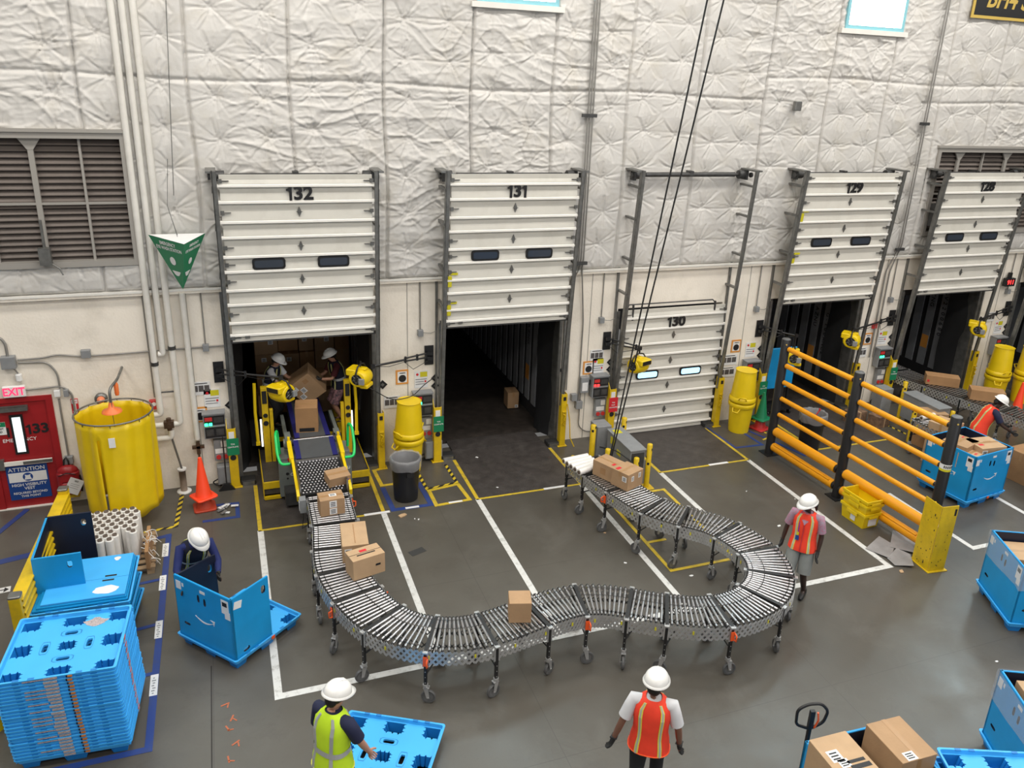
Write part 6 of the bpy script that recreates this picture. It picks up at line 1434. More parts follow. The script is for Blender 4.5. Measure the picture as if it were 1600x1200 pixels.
bollard('yellow bollard against the end of long grey box', 5.54, -2.46, .72, .05)
bollard('low yellow bollard with black scuffs left of long grey box end', 5.17, -2.02, .74, .05)
bollard('yellow bollard left of tall narrow grey cabinet', 5.15, -1.38, .95, .055, (.85, .95))
bollard('yellow bollard with black band and grey cap touching door 130', 6.0, -1.02, .85, .055, (.75, .9))
# same set by door 128
t = thing('hydraulic_cabinet', 'long grey steel box seen through the amber guard rail', 'cabinet', (13.07, -1.80, 0)); b = B(); b.rbox((0, 0, .50), (.34, 1.0, .56), .01); b.rbox((0, 0, .795), (.37, 1.04, .03), .01); b.ob('case', M['boxgrey'], t)
b = B(); b.bx(-.12, .12, -.38, .38, 0, .2); b.ob('feet', M['galv_dark'], t)
t = thing('electrical_cabinet', 'small grey cabinet behind the guard rail by yellow guard of door 128', 'cabinet', (12.75, -.85, 0)); b = B(); b.rbox((0, 0, .40), (.30, .30, .74), .01); b.ob('case', M['boxgrey'], t); b = B(); b.bx(-.1, .1, -.1, .1, 0, .03); b.ob('foot', M['galv_dark'], t)
bollard('yellow bollard behind the long box seen through guard rail', 13.02, -1.18, 1.0, .05, (.8, .92))
bollard('yellow bollard at near end of long box behind guard rail', 12.45, -2.10, .80, .05, (.8, .95))
bollard('yellow bollard beside open-flap carton right of the guard rail', 13.30, -2.32, .72, .05)
for i, (x, y, s) in enumerate([(12.02, -.88, 5), (12.42, -1.20, 12)]):
    t = thing('scuffed_crate', ['worn brown crate nearer the wall behind guard rail', 'worn brown crate nearer the camera behind guard rail'][i], 'crate', (x, y, 0), RD(s)); b = B(); b.rbox((0, 0, .14), (.42, .30, .28), .01); b.ob('crate_body', mat('worn brown', (.20, .12, .075), .8, var=.5, scale=14), t); b = B(); b.bx(-.02, .02, -.152, .152, .0, .283); b.ob('strap', M['card2'], t)
# blue panel cart in the opening of door 129
t = thing('blue_panel_cart', 'blue flat panel on a dark base inside the left of door 129', 'cart', (10.50, .05, 0))
b = B(); b.rbox((0, 0, 1.12), (.72, .05, .98), .02); b.ob('blue_panel', M['blue'], t)
b = B(); b.bx(-.34, .34, -.15, .25, .12, .20); b.bx(-.3, -.26, -.02, .02, .2, .7); b.bx(.26, .3, -.02, .02, .2, .7)
for a in (-.3, .3): b.cyl((a, -.1, .06), (a+.04, -.1, .06), .06, n=12); b.cyl((a, .2, .06), (a+.04, .2, .06), .06, n=12)
b.ob('dark_base', M['black'], t)
# second flexible conveyor and its load
c2, _, T2 = flex_conveyor([(13.95, 1.4), (13.97, .6), (14.0, -.2), (14.15, -1.0), (14.35, -1.8), (14.55, -2.6), (14.75, -3.4), (15.1, -4.3)], 'flexible roller conveyor leaving door 128 at the far right', name='roller_conveyor', pitch=.075, legs=[.5, 1.4, 2.3, 3.2, 4.1, 5.0], near=60, orange_legs=((1, 1), (1, -1), (4, -1)))
c3, _, T3 = flex_conveyor([(12.35, -2.45), (12.30, -2.9), (12.35, -3.3)], 'short end of a roller conveyor just behind the heaped blue bin', pitch=.07, legs=[.12, .7], near=20)
carton('long carton with red dot on right conveyor, nearest to door 128', (14.28, -1.02, ZC), (.72, .30, .22), RD(-38), 'card3', labels=[('right', -.3, .5, .08, .10), ('front', -.85, .4, .05, .05, 'signred')], tape=False)
carton('long plain carton on right conveyor behind worker in orange vest', (14.52, -2.05, ZC), (.70, .32, .24), RD(-38), 'card3', tape=False)
carton('pale carton on right conveyor beyond the worker, before orange cone', (14.95, -3.35, ZC), (.70, .40, .14), RD(-30), 'card2', labels=[('front', .2, .5, .12, .06)])
t = thing('stretch_film_roll', 'film roll lying on the short conveyor behind heaped bin', 'film roll', (12.3, -2.6, ZC+.055)); b = B(); b.cyl((-.2, 0, 0), (.2, .06, 0), .05, n=14); b.ob('film', M['film'], t)
b = B(); b.cyl((-.21, -.003, 0), (.21, .063, 0), .03, n=12); b.ob('core', M['kraft'], t)

# ------------------------------------------------------------------ tall amber guard rail
t = thing('guard_rail', 'tall amber and black tube guard rail with three posts and fourteen rails', 'guard rail', (9.06, -1.74, 0))
PP = [(9.06, -1.74), (9.17, -3.68), (9.27, -5.72)]; HP = 2.50
for k, (x, y) in enumerate(PP):
    b = B(); b.lathe([(.088, 0), (.088, HP-.01), (.08, HP)], 24, (x-9.06, y+1.74, 0), capt=False); b.box((x-9.06, y+1.74, .008), (.30, .30, .016)); p_ = b.ob('post', M['black'], t)
    b = B(); b.lathe([(.084, HP), (.07, HP+.012), (.001, HP+.014)], 24, (x-9.06, y+1.74, 0), capb=False, capt=False); b.ob('post_cap', mat('grey cap %d' % k, (.10, .10, .10), .5), p_)
    b = B(); b.cyl((x-9.06-.05, y+1.74-.085, HP-.09), (x-9.06-.052, y+1.74-.092, HP-.09), .015, n=10); b.ob('bolt', M['gold'], p_)
for k in (0, 1):
    a = Vector((PP[k][0]-9.06, PP[k][1]+1.74, 0)); c_ = Vector((PP[k+1][0]-9.06, PP[k+1][1]+1.74, 0)); d_ = (c_-a).normalized()
    for z, r in ((2.32, .050), (1.97, .050), (1.62, .048), (1.27, .046), (.92, .044), (.54, .092), (.20, .088)):
        A = a+d_*.085+Vector((0, 0, z)); C_ = c_-d_*.085+Vector((0, 0, z)); b = B()
        b.cyl(A+d_*.03, C_-d_*.03, r, n=20); rl_ = b.ob('rail', M['amber'], t)
        b = B(); b.cyl(A-d_*.02, A+d_*.045, r*.86, n=16); b.cyl(C_-d_*.045, C_+d_*.02, r*.86, n=16); b.ob('end_collar', M['black'], rl_)
        if r > .08 and z < .3: b = B(); b.tube([A+d_*.1+Vector((-.055, 0, r*.86)), C_-d_*.1+Vector((-.055, 0, r*.86))], .018, 6); b.ob('lower_lip', M['amber'], rl_)
b = B(); b.cyl((.215-.02, -1.0, 1.27-.001), (.06+.0, -.70, 1.271), .0475, n=18); 
b = B(); b.lathe([(.0895, 1.62), (.0895, 1.70)], 24, (.21, -3.98, 0), capb=False, capt=False); q_band = b.ob('warning_band', M['label'], t)
b = B()
for q in range(7): aa = RD(-150+17*q); b.box((.21+.0905*cos(aa), -3.98+.0905*sin(aa), 1.66), (.004, .014, .045), rz=aa)
b.ob('band_print', M['ink'], q_band)
b = B(); b.lathe([(.0892, 1.58), (.0892, 1.62)], 24, (.21, -3.98, 0), capb=False, capt=False); b.ob('yellow_band', M['signyellow'], t)
t = thing('corner_guard', 'scuffed yellow angled steel corner guard before the last rail post', 'corner guard', (8.93, -6.12, 0), RD(-6))
b = B(); b.bx(-.012, 0, 0, .36, 0, 1.18); b.bx(0, .30, -.012, 0, 0, 1.18); b.bx(-.03, .34, -.05, .40, 0, .015); b.bx(.0, .02, .16, .18, 0, 1.18); b.ob('angle_plates', M['yellow'], t, bevel=.003)
b = B()
for k in range(26):
    z = rs.uniform(.03, 1.0)**1.4; y = rs.uniform(.03, .33); s_ = rs.uniform(.006, .02); b.bx(-.0135, -.0118, y, y+s_, z, z+s_*rs.uniform(.6, 2))
for k in range(10): z = rs.uniform(.05, .9); x = rs.uniform(.0, .26); b.bx(x, x+.012, -.0135, -.0118, z, z+.02)
b.bx(.24, .28, -.0135, -.0118, 1.0, 1.12)
b.ob('scuff_marks', M['ink'], t)
# yellow totes
for k in range(3):
    t = thing('yellow_tote', ['bottom yellow tote with label, below two nested ones', 'middle yellow tote of the nested three', 'top yellow tote of the nested three, empty inside'][k], 'tote', (8.98, -4.50, .085*k*1.0+(0 if k == 0 else .085)), RD(2), 'yellow totes nested by the guard rail')
    b = B()
    def tp(w, d, z): return [(-w/2, -d/2, z), (w/2, -d/2, z), (w/2, d/2, z), (-w/2, d/2, z)]
    R_ = [tp(.33, .50, 0), tp(.37, .56, .24), tp(.41, .60, .24), tp(.41, .60, .29), tp(.36, .55, .29), tp(.31, .48, .01)]
    b.add([p for r_ in R_ for p in r_], [(i*4+j, i*4+(j+1) % 4, (i+1)*4+(j+1) % 4, (i+1)*4+j) for i in range(5) for j in range(4)]+[(3, 2, 1, 0), (20, 21, 22, 23)])
    b.bx(-.10, .10, -.31, -.285, .20, .24); b.bx(-.215, -.195, -.12, .12, .18, .24)
    b.ob('tote_shell', M['yellow_pl'], t, bevel=.004)
    if k == 0: b = B(); b.bx(-.185, -.18, -.07, .04, .06, .20); b.bx(-.08, .10, -.282, -.275, .05, .18); b.ob('label', M['label'], t)
# flattened grey sheets
for i, (pl, l, zf) in enumerate([([(8.424, -5.288), (8.912, -5.065), (8.987, -5.357), (8.594, -5.673)], 'grey flattened sheet at left of the three by the corner guard', .02), ([(8.857, -5.378), (9.267, -5.001), (9.543, -5.275), (9.125, -5.698)], 'grey creased sheet touching the yellow corner guard', .03), ([(8.556, -5.642), (8.904, -5.473), (9.019, -5.666), (8.784, -5.976), (8.528, -5.842)], 'grey folded sheet at front of the three by the corner guard', .025)]):
    t = thing('grey_sheet', l, 'sheet', (pl[0][0], pl[0][1], 0)); o0 = Vector(t.location)
    P = [Vector((p[0], p[1], 0))-o0 for p in pl]; cc = sum(P, Vector())/len(P); n_ = len(P); b = B(); th = .006; z0 = .006*i
    top = [Vector((p.x, p.y, z0+.012+zf*(k % 2))) for k, p in enumerate(P)]+[Vector((cc.x, cc.y, z0+.010))]
    b.add([*top, *[v-Vector((0, 0, th)) for v in top]], [(k, (k+1) % n_, n_) for k in range(n_)]+[((k+1) % n_+n_+1, k+n_+1, 2*n_+1) for k in range(n_)]+[(k, k+n_+1, (k+1) % n_+n_+1, (k+1) % n_) for k in range(n_)])
    b.ob('sheet', M['paper_grey'], t)
# pallet jack handle behind the bottom bin
t = thing('pallet_jack', 'black loop handle of a pallet jack behind the bottom bin', 'pallet jack', (4.15, -9.02, 0), RD(-15))
b = B(); b.tube(rpath([(-.16, .0, 1.02), (-.17, .0, 1.18), (-.06, .0, 1.25), (.08, 0, 1.25), (.17, 0, 1.15), (.14, 0, 1.0), (0, 0, .92), (-.14, 0, .98), (-.16, 0, 1.02)], .05), .016, 8); b.ob('handle_loop', M['black'], t)
b = B(); b.cyl((0, 0, .25), (0, 0, 1.02), .025, n=10); b.box((0, 0, 1.05), (.05, .04, .22)); b.ob('tow_bar', M['black'], t)
b = B(); b.tube([(.04, -.02, .95), (.07, -.02, 1.05), (.05, -.02, 1.15)], .010); b.ob('orange_lever', M['orange'], t)
b = B(); b.box((0, -.0, .18), (.30, .2, .16)); b.cyl((-.05, -.0, .09), (.05, 0, .09), .09, n=16); b.bx(-.25, -.10, .1, .16, .05, .1); b.bx(.10, .25, .1, .16, .05, .1); b.ob('jack_base', M['redpl'], t)
# ================================================================== PEOPLE
def grow(name, verts, edges, radii, mats, parent, root=0, sub=1):
    """one continuous surface grown from a skeleton graph"""
    me = bpy.data.meshes.new(name); me.from_pydata([tuple(v) for v in verts], edges, []); o = bpy.data.objects.new(name, me); COL.objects.link(o)
    md = o.modifiers.new('skin', 'SKIN')
    if not me.skin_vertices: me.attributes.new  # layer is made by the modifier
    sv = me.skin_vertices[0].data
    for i, r in enumerate(radii):
        sv[i].radius = (r, r) if not isinstance(r, tuple) else r; sv[i].use_root = (i == root)
    md.use_smooth_shade = True; md.branch_smoothing = .4
    s = o.modifiers.new('sub', 'SUBSURF'); s.levels = sub; s.render_levels = sub
    dg = bpy.context.evaluated_depsgraph_get(); m2 = bpy.data.meshes.new_from_object(o.evaluated_get(dg)); m2.name = name
    o.modifiers.clear(); o.data = m2; bpy.data.meshes.remove(me)
    m2.materials.clear(); 
    for q in (mats if isinstance(mats, (list, tuple)) else [mats]): m2.materials.append(q)
    o.parent = parent; return o
def hand_chain(w, d, up, side, grip=.35):
    """palm + five fingers from wrist w along d; side = direction of the thumb"""
    d = d.normalized(); side = (side-d*side.dot(d)).normalized(); n = d.cross(side).normalized()*(1 if up else -1)
    V = [w, w+d*.045, w+d*.085]; E = [(0, 1), (1, 2)]; Rr = [.026, .030, .027]
    for k, (off, ln) in enumerate(((.030, .072), (.010, .080), (-.010, .075), (-.029, .058))):
        b0 = w+d*.092+side*off; b1 = b0+(d*cos(grip)+n*sin(grip))*ln*.5; b2 = b1+(d*cos(grip*2.2)+n*sin(grip*2.2))*ln*.5
        i = len(V); V += [b0, b1, b2]; E += [(2, i), (i, i+1), (i+1, i+2)]; Rr += [.0105, .0095, .008]
    i = len(V); t0 = w+d*.035+side*.032; t1 = t0+(d*.7+side*.7).normalized()*.035+n*.008; t2 = t1+(d*.9+side*.35+n*.3).normalized()*.03
    V += [t0, t1, t2]; E += [(1, i), (i, i+1), (i+1, i+2)]; Rr += [.014, .0115, .009]
    return V, E, Rr
def loft(b, rings, m=0, caps=(True, True), smooth=True, grow_=0.0):
    """rings: (centre, x axis, y axis, halfwidth, halfdepth)"""
    N = 24; vs = []
    for c, ex, ey, hw_, hd_ in rings:
        for k in range(N):
            a = 2*pi*k/N; ca, sa = cos(a), sin(a); q = .82
            vs.append(c+ex*((hw_+grow_)*math.copysign(abs(ca)**q, ca))+ey*((hd_+grow_)*math.copysign(abs(sa)**q, sa)))
    n = len(rings); b.add(vs, [(i*N+k, i*N+(k+1) % N, (i+1)*N+(k+1) % N, (i+1)*N+k) for i in range(n-1) for k in range(N)], m, smooth)
    if caps[0]: b.add(vs[:N], [tuple(range(N-1, -1, -1))], m)
    if caps[1]: b.add(vs[-N:], [tuple(range(N))], m)
def ring_pt(r, a, off):
    c, ex, ey, hw_, hd_ = r; ca, sa = cos(a), sin(a); q = .82
    return c+ex*((hw_+off)*math.copysign(abs(ca)**q, ca))+ey*((hd_+off)*math.copysign(abs(sa)**q, sa))
def ribbon(b, rings, a0, da, off, m=0):
    vs = []
    for i, r in enumerate(rings):
        a = a0 if not isinstance(a0, (list, tuple)) else a0[0]+(a0[1]-a0[0])*i/(len(rings)-1)
        vs += [ring_pt(r, a-da, off), ring_pt(r, a+da, off), ring_pt(r, a+da, off-.01), ring_pt(r, a-da, off-.01)]
    b.add(vs, [(i*4+j, i*4+(j+1) % 4, (i+1)*4+(j+1) % 4, (i+1)*4+j) for i in range(len(rings)-1) for j in range(4)]+[(0, 1, 2, 3), tuple(len(vs)-4+j for j in (3, 2, 1, 0))], m)

def person(label, loc, rz, H=1.75, lean=0.0, twist=0.0, head=(0, 0), armR=None, armL=None, legR=(0, 0), legL=(0, 0), skin='skin1', shirt='tee_w', sleeve='short', vest='vest_o', bottom='trouser', shorts=False, hair_long=False, glove=True, reflect='refl_y', trim=None, hands=(.35, .35), vneck=False, lanyard=False, crouch=0.0, bands=True, grey_hem=False):
    """facing local -Y; R is the person's right (local -X). arm = (upper vector, lower vector) unit-ish directions"""
    k = H/1.75; t = thing('person', label, 'person', loc, rz); V3 = Vector
    dn = V3((0, 0, -1)); hipz = .93*k-crouch
    RL = Matrix.Rotation(lean, 3, 'X')            # + leans towards -Y
    TW = Matrix.Rotation(twist, 3, 'Z')
    def up(p): q = TW @ V3(p); q = RL @ q; return q+V3((0, 0, hipz))
    pel = V3((0, 0, hipz)); sp = up((0, .01, .17*k)); ch = up((0, .015, .34*k)); nk = up((0, .01, .50*k)); 
    hz = Matrix.Rotation(head[0], 3, 'Z'); hx = Matrix.Rotation(head[1]+lean*.55, 3, 'X'); HR = (TW @ hz @ hx)
    def hd(p): return up((0, .0, .53*k)) + HR @ (V3(p)*k)
    J = {}
    for s, nm, arm in ((-1, 'R', armR), (1, 'L', armL)):
        J['sh'+nm] = up((s*.185*k, .01, .445*k)); u, l = arm or ((s*.18, .02, -1), (s*.05, -.15, -1))
        u = V3(u).normalized(); l = V3(l).normalized(); J['el'+nm] = J['sh'+nm]+u*.285*k; J['wr'+nm] = J['el'+nm]+l*.25*k; J['hd'+nm] = l
    for s, nm, lg in ((-1, 'R', legR), (1, 'L', legL)):
        J['hp'+nm] = V3((s*.09*k, 0, hipz-.05*k)); ank = V3((s*.10*k+lg[0], lg[1]+.02, .085*k)); mid = (J['hp'+nm]+ank)/2; bend = max(0, .86*k-(J['hp'+nm]-ank).length)
        J['kn'+nm] = mid+V3((0, -.03-1.1*math.sqrt(max(0, bend*.25)), .0)); J['an'+nm] = ank
    # --- body
    V = []; E = []; Rr = []
    def add(p, r, par=None): 
        V.append(V3(p)); Rr.append(r if isinstance(r, tuple) else (r*k, r*k)); 
        if par is not None: E.append((par, len(V)-1))
        return len(V)-1
    a0 = add(pel, .105); a1 = add(sp, .10, a0); a2 = add(ch, .115, a1); a3 = add(up((0, .01, .45*k)), .075, a2); a4 = add(nk, .052, a3)
    a5 = add(hd((0, -.005, .07)), .062, a4); a6 = add(hd((0, -.008, .13)), .082, a5); a7 = add(hd((0, .0, .19)), .078, a6); a8 = add(hd((0, .0, .235)), .045, a7)
    add(hd((0, -.105, .115)), .012, a6); add(hd((.088, .01, .12)), .012, a6); add(hd((-.088, .01, .12)), .012, a6); add(hd((0, -.06, .035)), .028, a5)
    hands_ = []
    for s, nm in ((-1, 'R'), (1, 'L')):
        b1 = add(J['sh'+nm], .055, a3); b2 = add((J['sh'+nm]+J['el'+nm])/2, .047, b1); b3 = add(J['el'+nm], .038, b2); b4 = add(J['el'+nm].lerp(J['wr'+nm], .4), .038, b3); b5 = add(J['wr'+nm], .026, b4)
        th = V3((0, -1, .1)) if J['hd'+nm].z < -.6 else V3((0, 0, 1)); hv, he, hr = hand_chain(J['wr'+nm], J['hd'+nm], s < 0, th, hands[0 if s < 0 else 1])
        hands_.append((hv, he, hr)); base = len(V)-1; o_ = len(V)-1
        mp = {0: b5}
        for i in range(1, len(hv)): V.append(hv[i]); Rr.append((hr[i]*k, hr[i]*k)); mp[i] = len(V)-1
        for x, y in he: E.append((mp[x], mp[y]))
        c1 = add(J['hp'+nm], .088, a0); c2 = add(J['hp'+nm].lerp(J['kn'+nm], .5), .075, c1); c3 = add(J['kn'+nm], .055, c2); c4 = add(J['kn'+nm].lerp(J['an'+nm], .35), .055, c3); c5 = add(J['an'+nm], .037, c4)
        add(J['an'+nm]+V3((0, -.13*k, -.045*k)), .032, c5)
    grow('body', V, E, Rr, M[skin], t)
    # --- face
    for s in (-1, 1):
        b = B(); b.sphere(hd((s*.032, -.082, .135)), .011*k, n=8, k=6); b.ob('eye', M['ink'], t)
        b = B(); b.tube([hd((s*.018, -.09, .155)), hd((s*.034, -.09, .160)), hd((s*.05, -.08, .153))], .004*k, 5); b.ob('eyebrow', M['hair'], t)
    b = B(); b.tube([hd((-.024, -.085, .066)), hd((0, -.093, .064)), hd((.024, -.085, .066))], .005*k, 5); b.ob('mouth', mat('lips', (.25, .07, .06), .5) if 'lips' not in bpy.data.materials else bpy.data.materials['lips'], t)
    # --- hair
    HM = Matrix.Translation(hd((0, .018, .145))) @ HR.to_4x4(); b = B(); b.sphere((0, 0, 0), .094*k, sc=(.95, 1.0, 1.05), M=HM, n=16, k=10)
    b.sphere((0, .045*k, -.06*k), .062*k, sc=(1.1, .8, 1.0), M=HM, n=12, k=8)
    if hair_long: b.tube([hd((0, .09, .12)), hd((.02, .14, .05)), hd((.03, .13, -.06))], [.035*k, .035*k, .012*k], 8)
    b.ob('hair', M['hair'], t)
    # --- hard hat
    HM = Matrix.Translation(hd((0, .0, .150))) @ HR.to_4x4(); b = B(); N = 28; prof = [(0, 1.0), (.25, .985), (.5, .90), (.75, .70), (.92, .42), (1.0, .02)]
    vs = []
    for zf, rf in prof:
        for i in range(N): a = 2*pi*i/N; vs.append(((.118*rf)*cos(a)*k, (.140*rf)*sin(a)*k, .125*zf*k))
    b.add(vs, [(i*N+j, i*N+(j+1) % N, (i+1)*N+(j+1) % N, (i+1)*N+j) for i in range(5) for j in range(N)]+[tuple(5*N+j for j in range(N))], 0, True, HM)
    vs = []
    for ex_, z in ((.995, .004), (1.10, -.008), (1.11, -.002), (1.0, .014)):
        for i in range(N):
            a = 2*pi*i/N; fr = max(0, -sin(a))**2*.045 if ex_ > 1.05 else 0
            vs.append((.120*ex_*cos(a)*k, (.142*ex_*sin(a)-fr)*k, (z-.15*fr)*k))
    b.add(vs, [(i*N+j, i*N+(j+1) % N, (i+1)*N+(j+1) % N, (i+1)*N+j) for i in range(3) for j in range(N)], 0, True, HM)
    hat = b.ob('hard_hat', M['hat'], t)
    b = B()
    for dx in (-.018, .018): b.tube([HM @ V3((dx*k, -.120*k, .062*k)), HM @ V3((dx*k, -.06*k, .114*k)), HM @ V3((dx*k, 0, .127*k)), HM @ V3((dx*k, .06*k, .114*k)), HM @ V3((dx*k, .115*k, .066*k))], .006*k, 6)
    b.ob('hat_ridge', M['hat'], hat)
    # --- torso garments
    hx_ = V3((1, 0, 0)); sxv = (J['shL']-J['shR']).normalized(); axis = (nk-pel).normalized()
    def R_(c, w, d, tt):
        ex = hx_.lerp(sxv, tt).normalized(); ey = axis.lerp(V3((0, 0, 1)), max(0, 1-tt*1.5)*.6).cross(ex).normalized(); return (c, ex, ey, w*k, d*k)
    tr = [R_(pel+V3((0, 0, -.02)), .168, .125, 0), R_(pel.lerp(sp, .5), .160, .118, .2), R_(sp, .158, .115, .45), R_(ch, .178, .125, .8), R_(up((0, .012, .42*k)), .178, .108, 1), R_(up((0, .01, .475*k)), .125, .085, 1), R_(up((0, .008, .505*k)), .068, .066, 1)]
    b = B(); loft(b, tr)
    for nm in 'RL':
        s0, e0, w0 = J['sh'+nm], J['el'+nm], J['wr'+nm]; inn = s0.lerp(up((0, .01, .43*k)), .35)
        if sleeve == 'short': b.tube([inn, s0, s0.lerp(e0, .35), s0.lerp(e0, .78)], [.062*k, .068*k, .066*k, .066*k], 14)
        else: b.tube([inn, s0, s0.lerp(e0, .5), e0, e0.lerp(w0, .5), w0], [.060*k, .062*k, .055*k, .049*k, .044*k, .035*k], 14)
    b.ob('shirt', M[shirt], t)
    if vest:
        vr = [R_(pel+V3((0, 0, -.10 if not shorts else -.09)), .205, .158, 0), R_(pel, .195, .150, 0), R_(pel.lerp(sp, .5), .176, .134, .2), R_(sp, .174, .131, .45), R_(ch, .188, .137, .8), R_(up((0, .012, .42*k)), .180, .120, 1), R_(up((0, .01, .487*k)), .128, .097, 1), R_(up((0, .008, .512*k)), .078, .078, 1)]
        b = B(); loft(b, vr, caps=(False, False)); v_ = b.ob('vest', M[vest], t)
        if reflect:
            for base in (-pi/2, pi/2):
                for s in (-1, 1):
                    b = B(); an = base+s*(.52 if base < 0 else -.52)*(1); ribbon(b, vr[:7], an, .11, .006); sr_ = b.ob('vertical_stripe', M[reflect], v_)
                    b = B(); ribbon(b, vr[:7], an, .045, .009); b.ob('stripe_centre', M['refl'], sr_)
            if bands:
                b = B(); q0, q1 = vr[2], vr[3]
                for i in range(24):
                    a = 2*pi*i/24; a1_ = 2*pi*(i+1)/24; b.add([ring_pt(q0, a, .007).lerp(ring_pt(q1, a, .007), .1), ring_pt(q0, a1_, .007).lerp(ring_pt(q1, a1_, .007), .1), ring_pt(q0, a1_, .007).lerp(ring_pt(q1, a1_, .007), .75), ring_pt(q0, a, .007).lerp(ring_pt(q1, a, .007), .75)], [(0, 1, 2, 3)])
                b.ob('waist_band', M['refl'], v_)
            if trim:
                b = B(); b.tube([ring_pt(vr[0], 2*pi*i/24, .003) for i in range(24)], .007, 5, closed=True); b.ob('hem_trim', M[trim], v_)
        if vneck:
            b = B(); tp = [ring_pt(vr[6], -pi/2+s*.75, .012) for s in (-1, 1)]; mdl = ring_pt(vr[4], -pi/2, .014); tn = ring_pt(vr[7], -pi/2, .004); b.add([tp[0], tn, tp[1], mdl, *[p+V3((0, .01, 0)) for p in (tp[0], tn, tp[1], mdl)]], [(0, 1, 3), (1, 2, 3), (0, 3, 7, 4), (3, 2, 6, 7)]); b.ob('shirt_opening', M[shirt], t)
            b = B(); ribbon(b, vr[:5], -pi/2, .025, .008); b.ob('front_seam', M['redpl'], v_)
        if lanyard:
            b = B(); p0 = ring_pt(vr[7], -pi/2-.9, .012); p1 = ring_pt(vr[3], -pi/2-.28, .022); b.tube([p0, p0.lerp(p1, .5)+V3((0, -.02, 0)), p1], .006, 5); b.ob('lanyard', M['purple'], t)
            b = B(); b.box(p1+V3((0, -.006, -.05)), (.05, .006, .075)); b.ob('badge', M['signblue'], t)
            b = B(); b.box(p1+V3((0, -.008, .02)), (.03, .006, .05)); b.ob('yellow_tag', M['signyellow'], t)
    # --- bottoms
    b = B(); loft(b, [R_(pel+V3((0, 0, -.12*k)), .160, .118, 0), R_(pel+V3((0, 0, -.04)), .170, .124, 0), R_(pel.lerp(sp, .35), .155, .112, .1)])
    for nm in 'RL':
        h0, k0, n0 = J['hp'+nm], J['kn'+nm], J['an'+nm]
        if shorts: b.tube([h0+V3((0, 0, .02)), h0.lerp(k0, .3), h0.lerp(k0, .7), h0.lerp(k0, .98)], [.098*k, .103*k, .100*k, .100*k], 16)
        else: b.tube([h0+V3((0, 0, .02)), h0.lerp(k0, .4), k0, k0.lerp(n0, .4), k0.lerp(n0, .98)], [.098*k, .092*k, .072*k, .068*k, .058*k], 16)
    b.ob('shorts' if shorts else 'trousers', M[bottom], t)
    for nm, s in (('R', -1), ('L', 1)):
        a = J['an'+nm]; b = B(); z0 = -a.z
        pts = [(a+V3((0, .06*k, z0+.035*k)), .038), (a+V3((0, .01, z0+.045*k)), .046), (a+V3((0, -.07*k, z0+.042*k)), .044), (a+V3((0, -.14*k, z0+.034*k)), .040), (a+V3((0, -.19*k, z0+.028*k)), .022)]
        b.tube([p for p, r in pts], [r*k for p, r in pts], 12); b.tube([a+V3((0, .01, -.04)), a+V3((0, .01, .03))], [.047*k, .045*k], 12); b.ob('shoe', M['shoe'], t)
    if glove:
        for (hv, he, hr) in hands_: grow('glove', [hv[0]-(hv[1]-hv[0])*.5]+hv, [(0, 1)]+[(x+1, y+1) for x, y in he], [.033*k]+[(r+.0035)*k for r in hr], M['glove'], t, root=1)
    return t
person('person in orange vest, pink shirt and grey shorts standing at the conveyor bend', (6.44, -5.98, 0), RD(-52), 1.74, skin='skin3', shirt='tee_p', bottom='short_g', shorts=True, hair_long=True, head=(RD(-28), RD(14)), vneck=True, lanyard=True, armR=((-.30, .10, -1), (-.12, -.15, -1)), armL=((.20, .05, -1), (-.02, -.28, -1)), bands=False, legL=(.02, .05), legR=(-.03, -.06))
person('person seen from behind in orange vest and white shirt near the bottom edge', (2.47, -8.62, 0), RD(146), 1.80, skin='skin2', shirt='tee_w', bottom='trouser', head=(RD(-12), RD(6)), armR=((-.30, .02, -1), (-.12, -.30, -1)), armL=((.36, .20, -1), (.28, -.05, -1)), legL=(0, .22), legR=(0, -.20), bands=False, trim='orange')
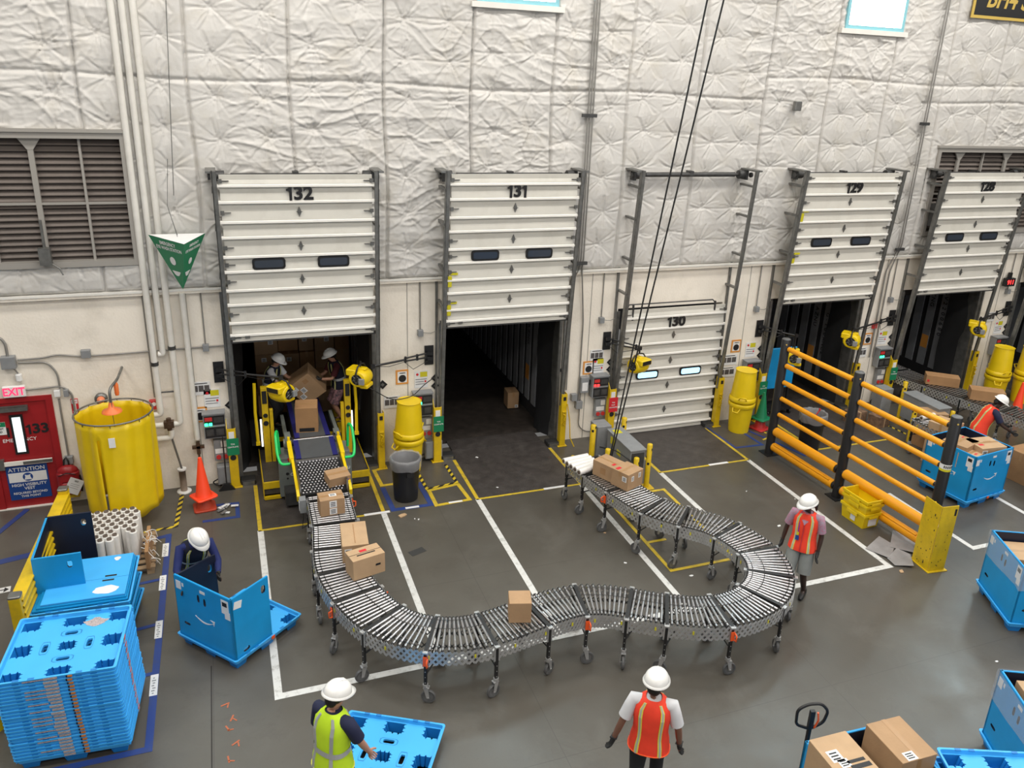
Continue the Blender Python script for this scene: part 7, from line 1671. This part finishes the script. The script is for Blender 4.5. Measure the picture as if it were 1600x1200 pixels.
person('person in lime yellow vest and navy shirt beside the low blue pallet', (-.60, -7.86, 0), RD(128), 1.80, skin='skin1', shirt='tee_n', vest='vest_y', reflect='refl', bottom='trouser', glove=False, head=(RD(-8), RD(12)), lean=RD(6), armR=((-.22, -.35, -1), (.1, -.55, -1)), armL=((.25, -.1, -1), (.0, -.3, -1)), trim='refl_y')
person('person in navy vest and blue sleeves bending over the half-assembled blue bin', (-1.93, -3.70, 0), RD(12), 1.74, skin='skin2', shirt='tee_b', sleeve='long', vest='navycloth', reflect='refl_y', bottom='trouser', lean=RD(36), head=(RD(22), RD(20)), armR=((-.32, -.60, -.75), (.02, -.85, -.30)), armL=((.22, -.45, -.85), (-.15, -.70, -.10)), legL=(.05, .1), legR=(-.05, -.1), crouch=.13)
person('person with white sleeves and navy vest inside trailer at left of the belt', (-.58, 1.08, .48), RD(62), 1.62, skin='skin1', shirt='tee_w', vest='navycloth', reflect='refl_y', bottom='trouser', lean=RD(16), head=(RD(0), RD(20)), armR=((-.15, -.55, -.8), (.0, -.9, -.35)), armL=((.1, -.5, -.8), (0, -.9, -.3)), bands=True)
person('person in floral shorts and dark shirt lifting a tilted carton in trailer', (.72, 1.05, .48), RD(-78), 1.62, skin='skin1', shirt='tee_m', vest='navycloth', reflect='refl_y', bottom='floral', shorts=True, lean=RD(14), head=(RD(0), RD(12)), armR=((-.05, -.45, -.9), (.1, -.95, -.35)), armL=((.05, -.40, -.9), (-.1, -.95, .1)))
person('person in orange vest and navy shirt working behind the heaped blue bin', (12.78, -3.42, 0), RD(58), 1.70, skin='skin3', shirt='tee_n', bottom='trouser', lean=RD(24), head=(RD(0), RD(16)), armR=((-.1, -.5, -.85), (.1, -.85, -.5)), armL=((.1, -.45, -.85), (0, -.85, -.5)), bands=False)
carton('big tilted carton held by the person in floral shorts inside trailer', (.26, .95, 1.20), (.50, .44, .52), RD(0), 'card', tilt=(RD(12), RD(-38), RD(-15)), labels=[('front', -.2, .55, .10, .11), ('front', -.6, .35, .10, .10), ('front', -.65, .75, .10, .09), ('front', .4, .8, .10, .09, 'card3')])
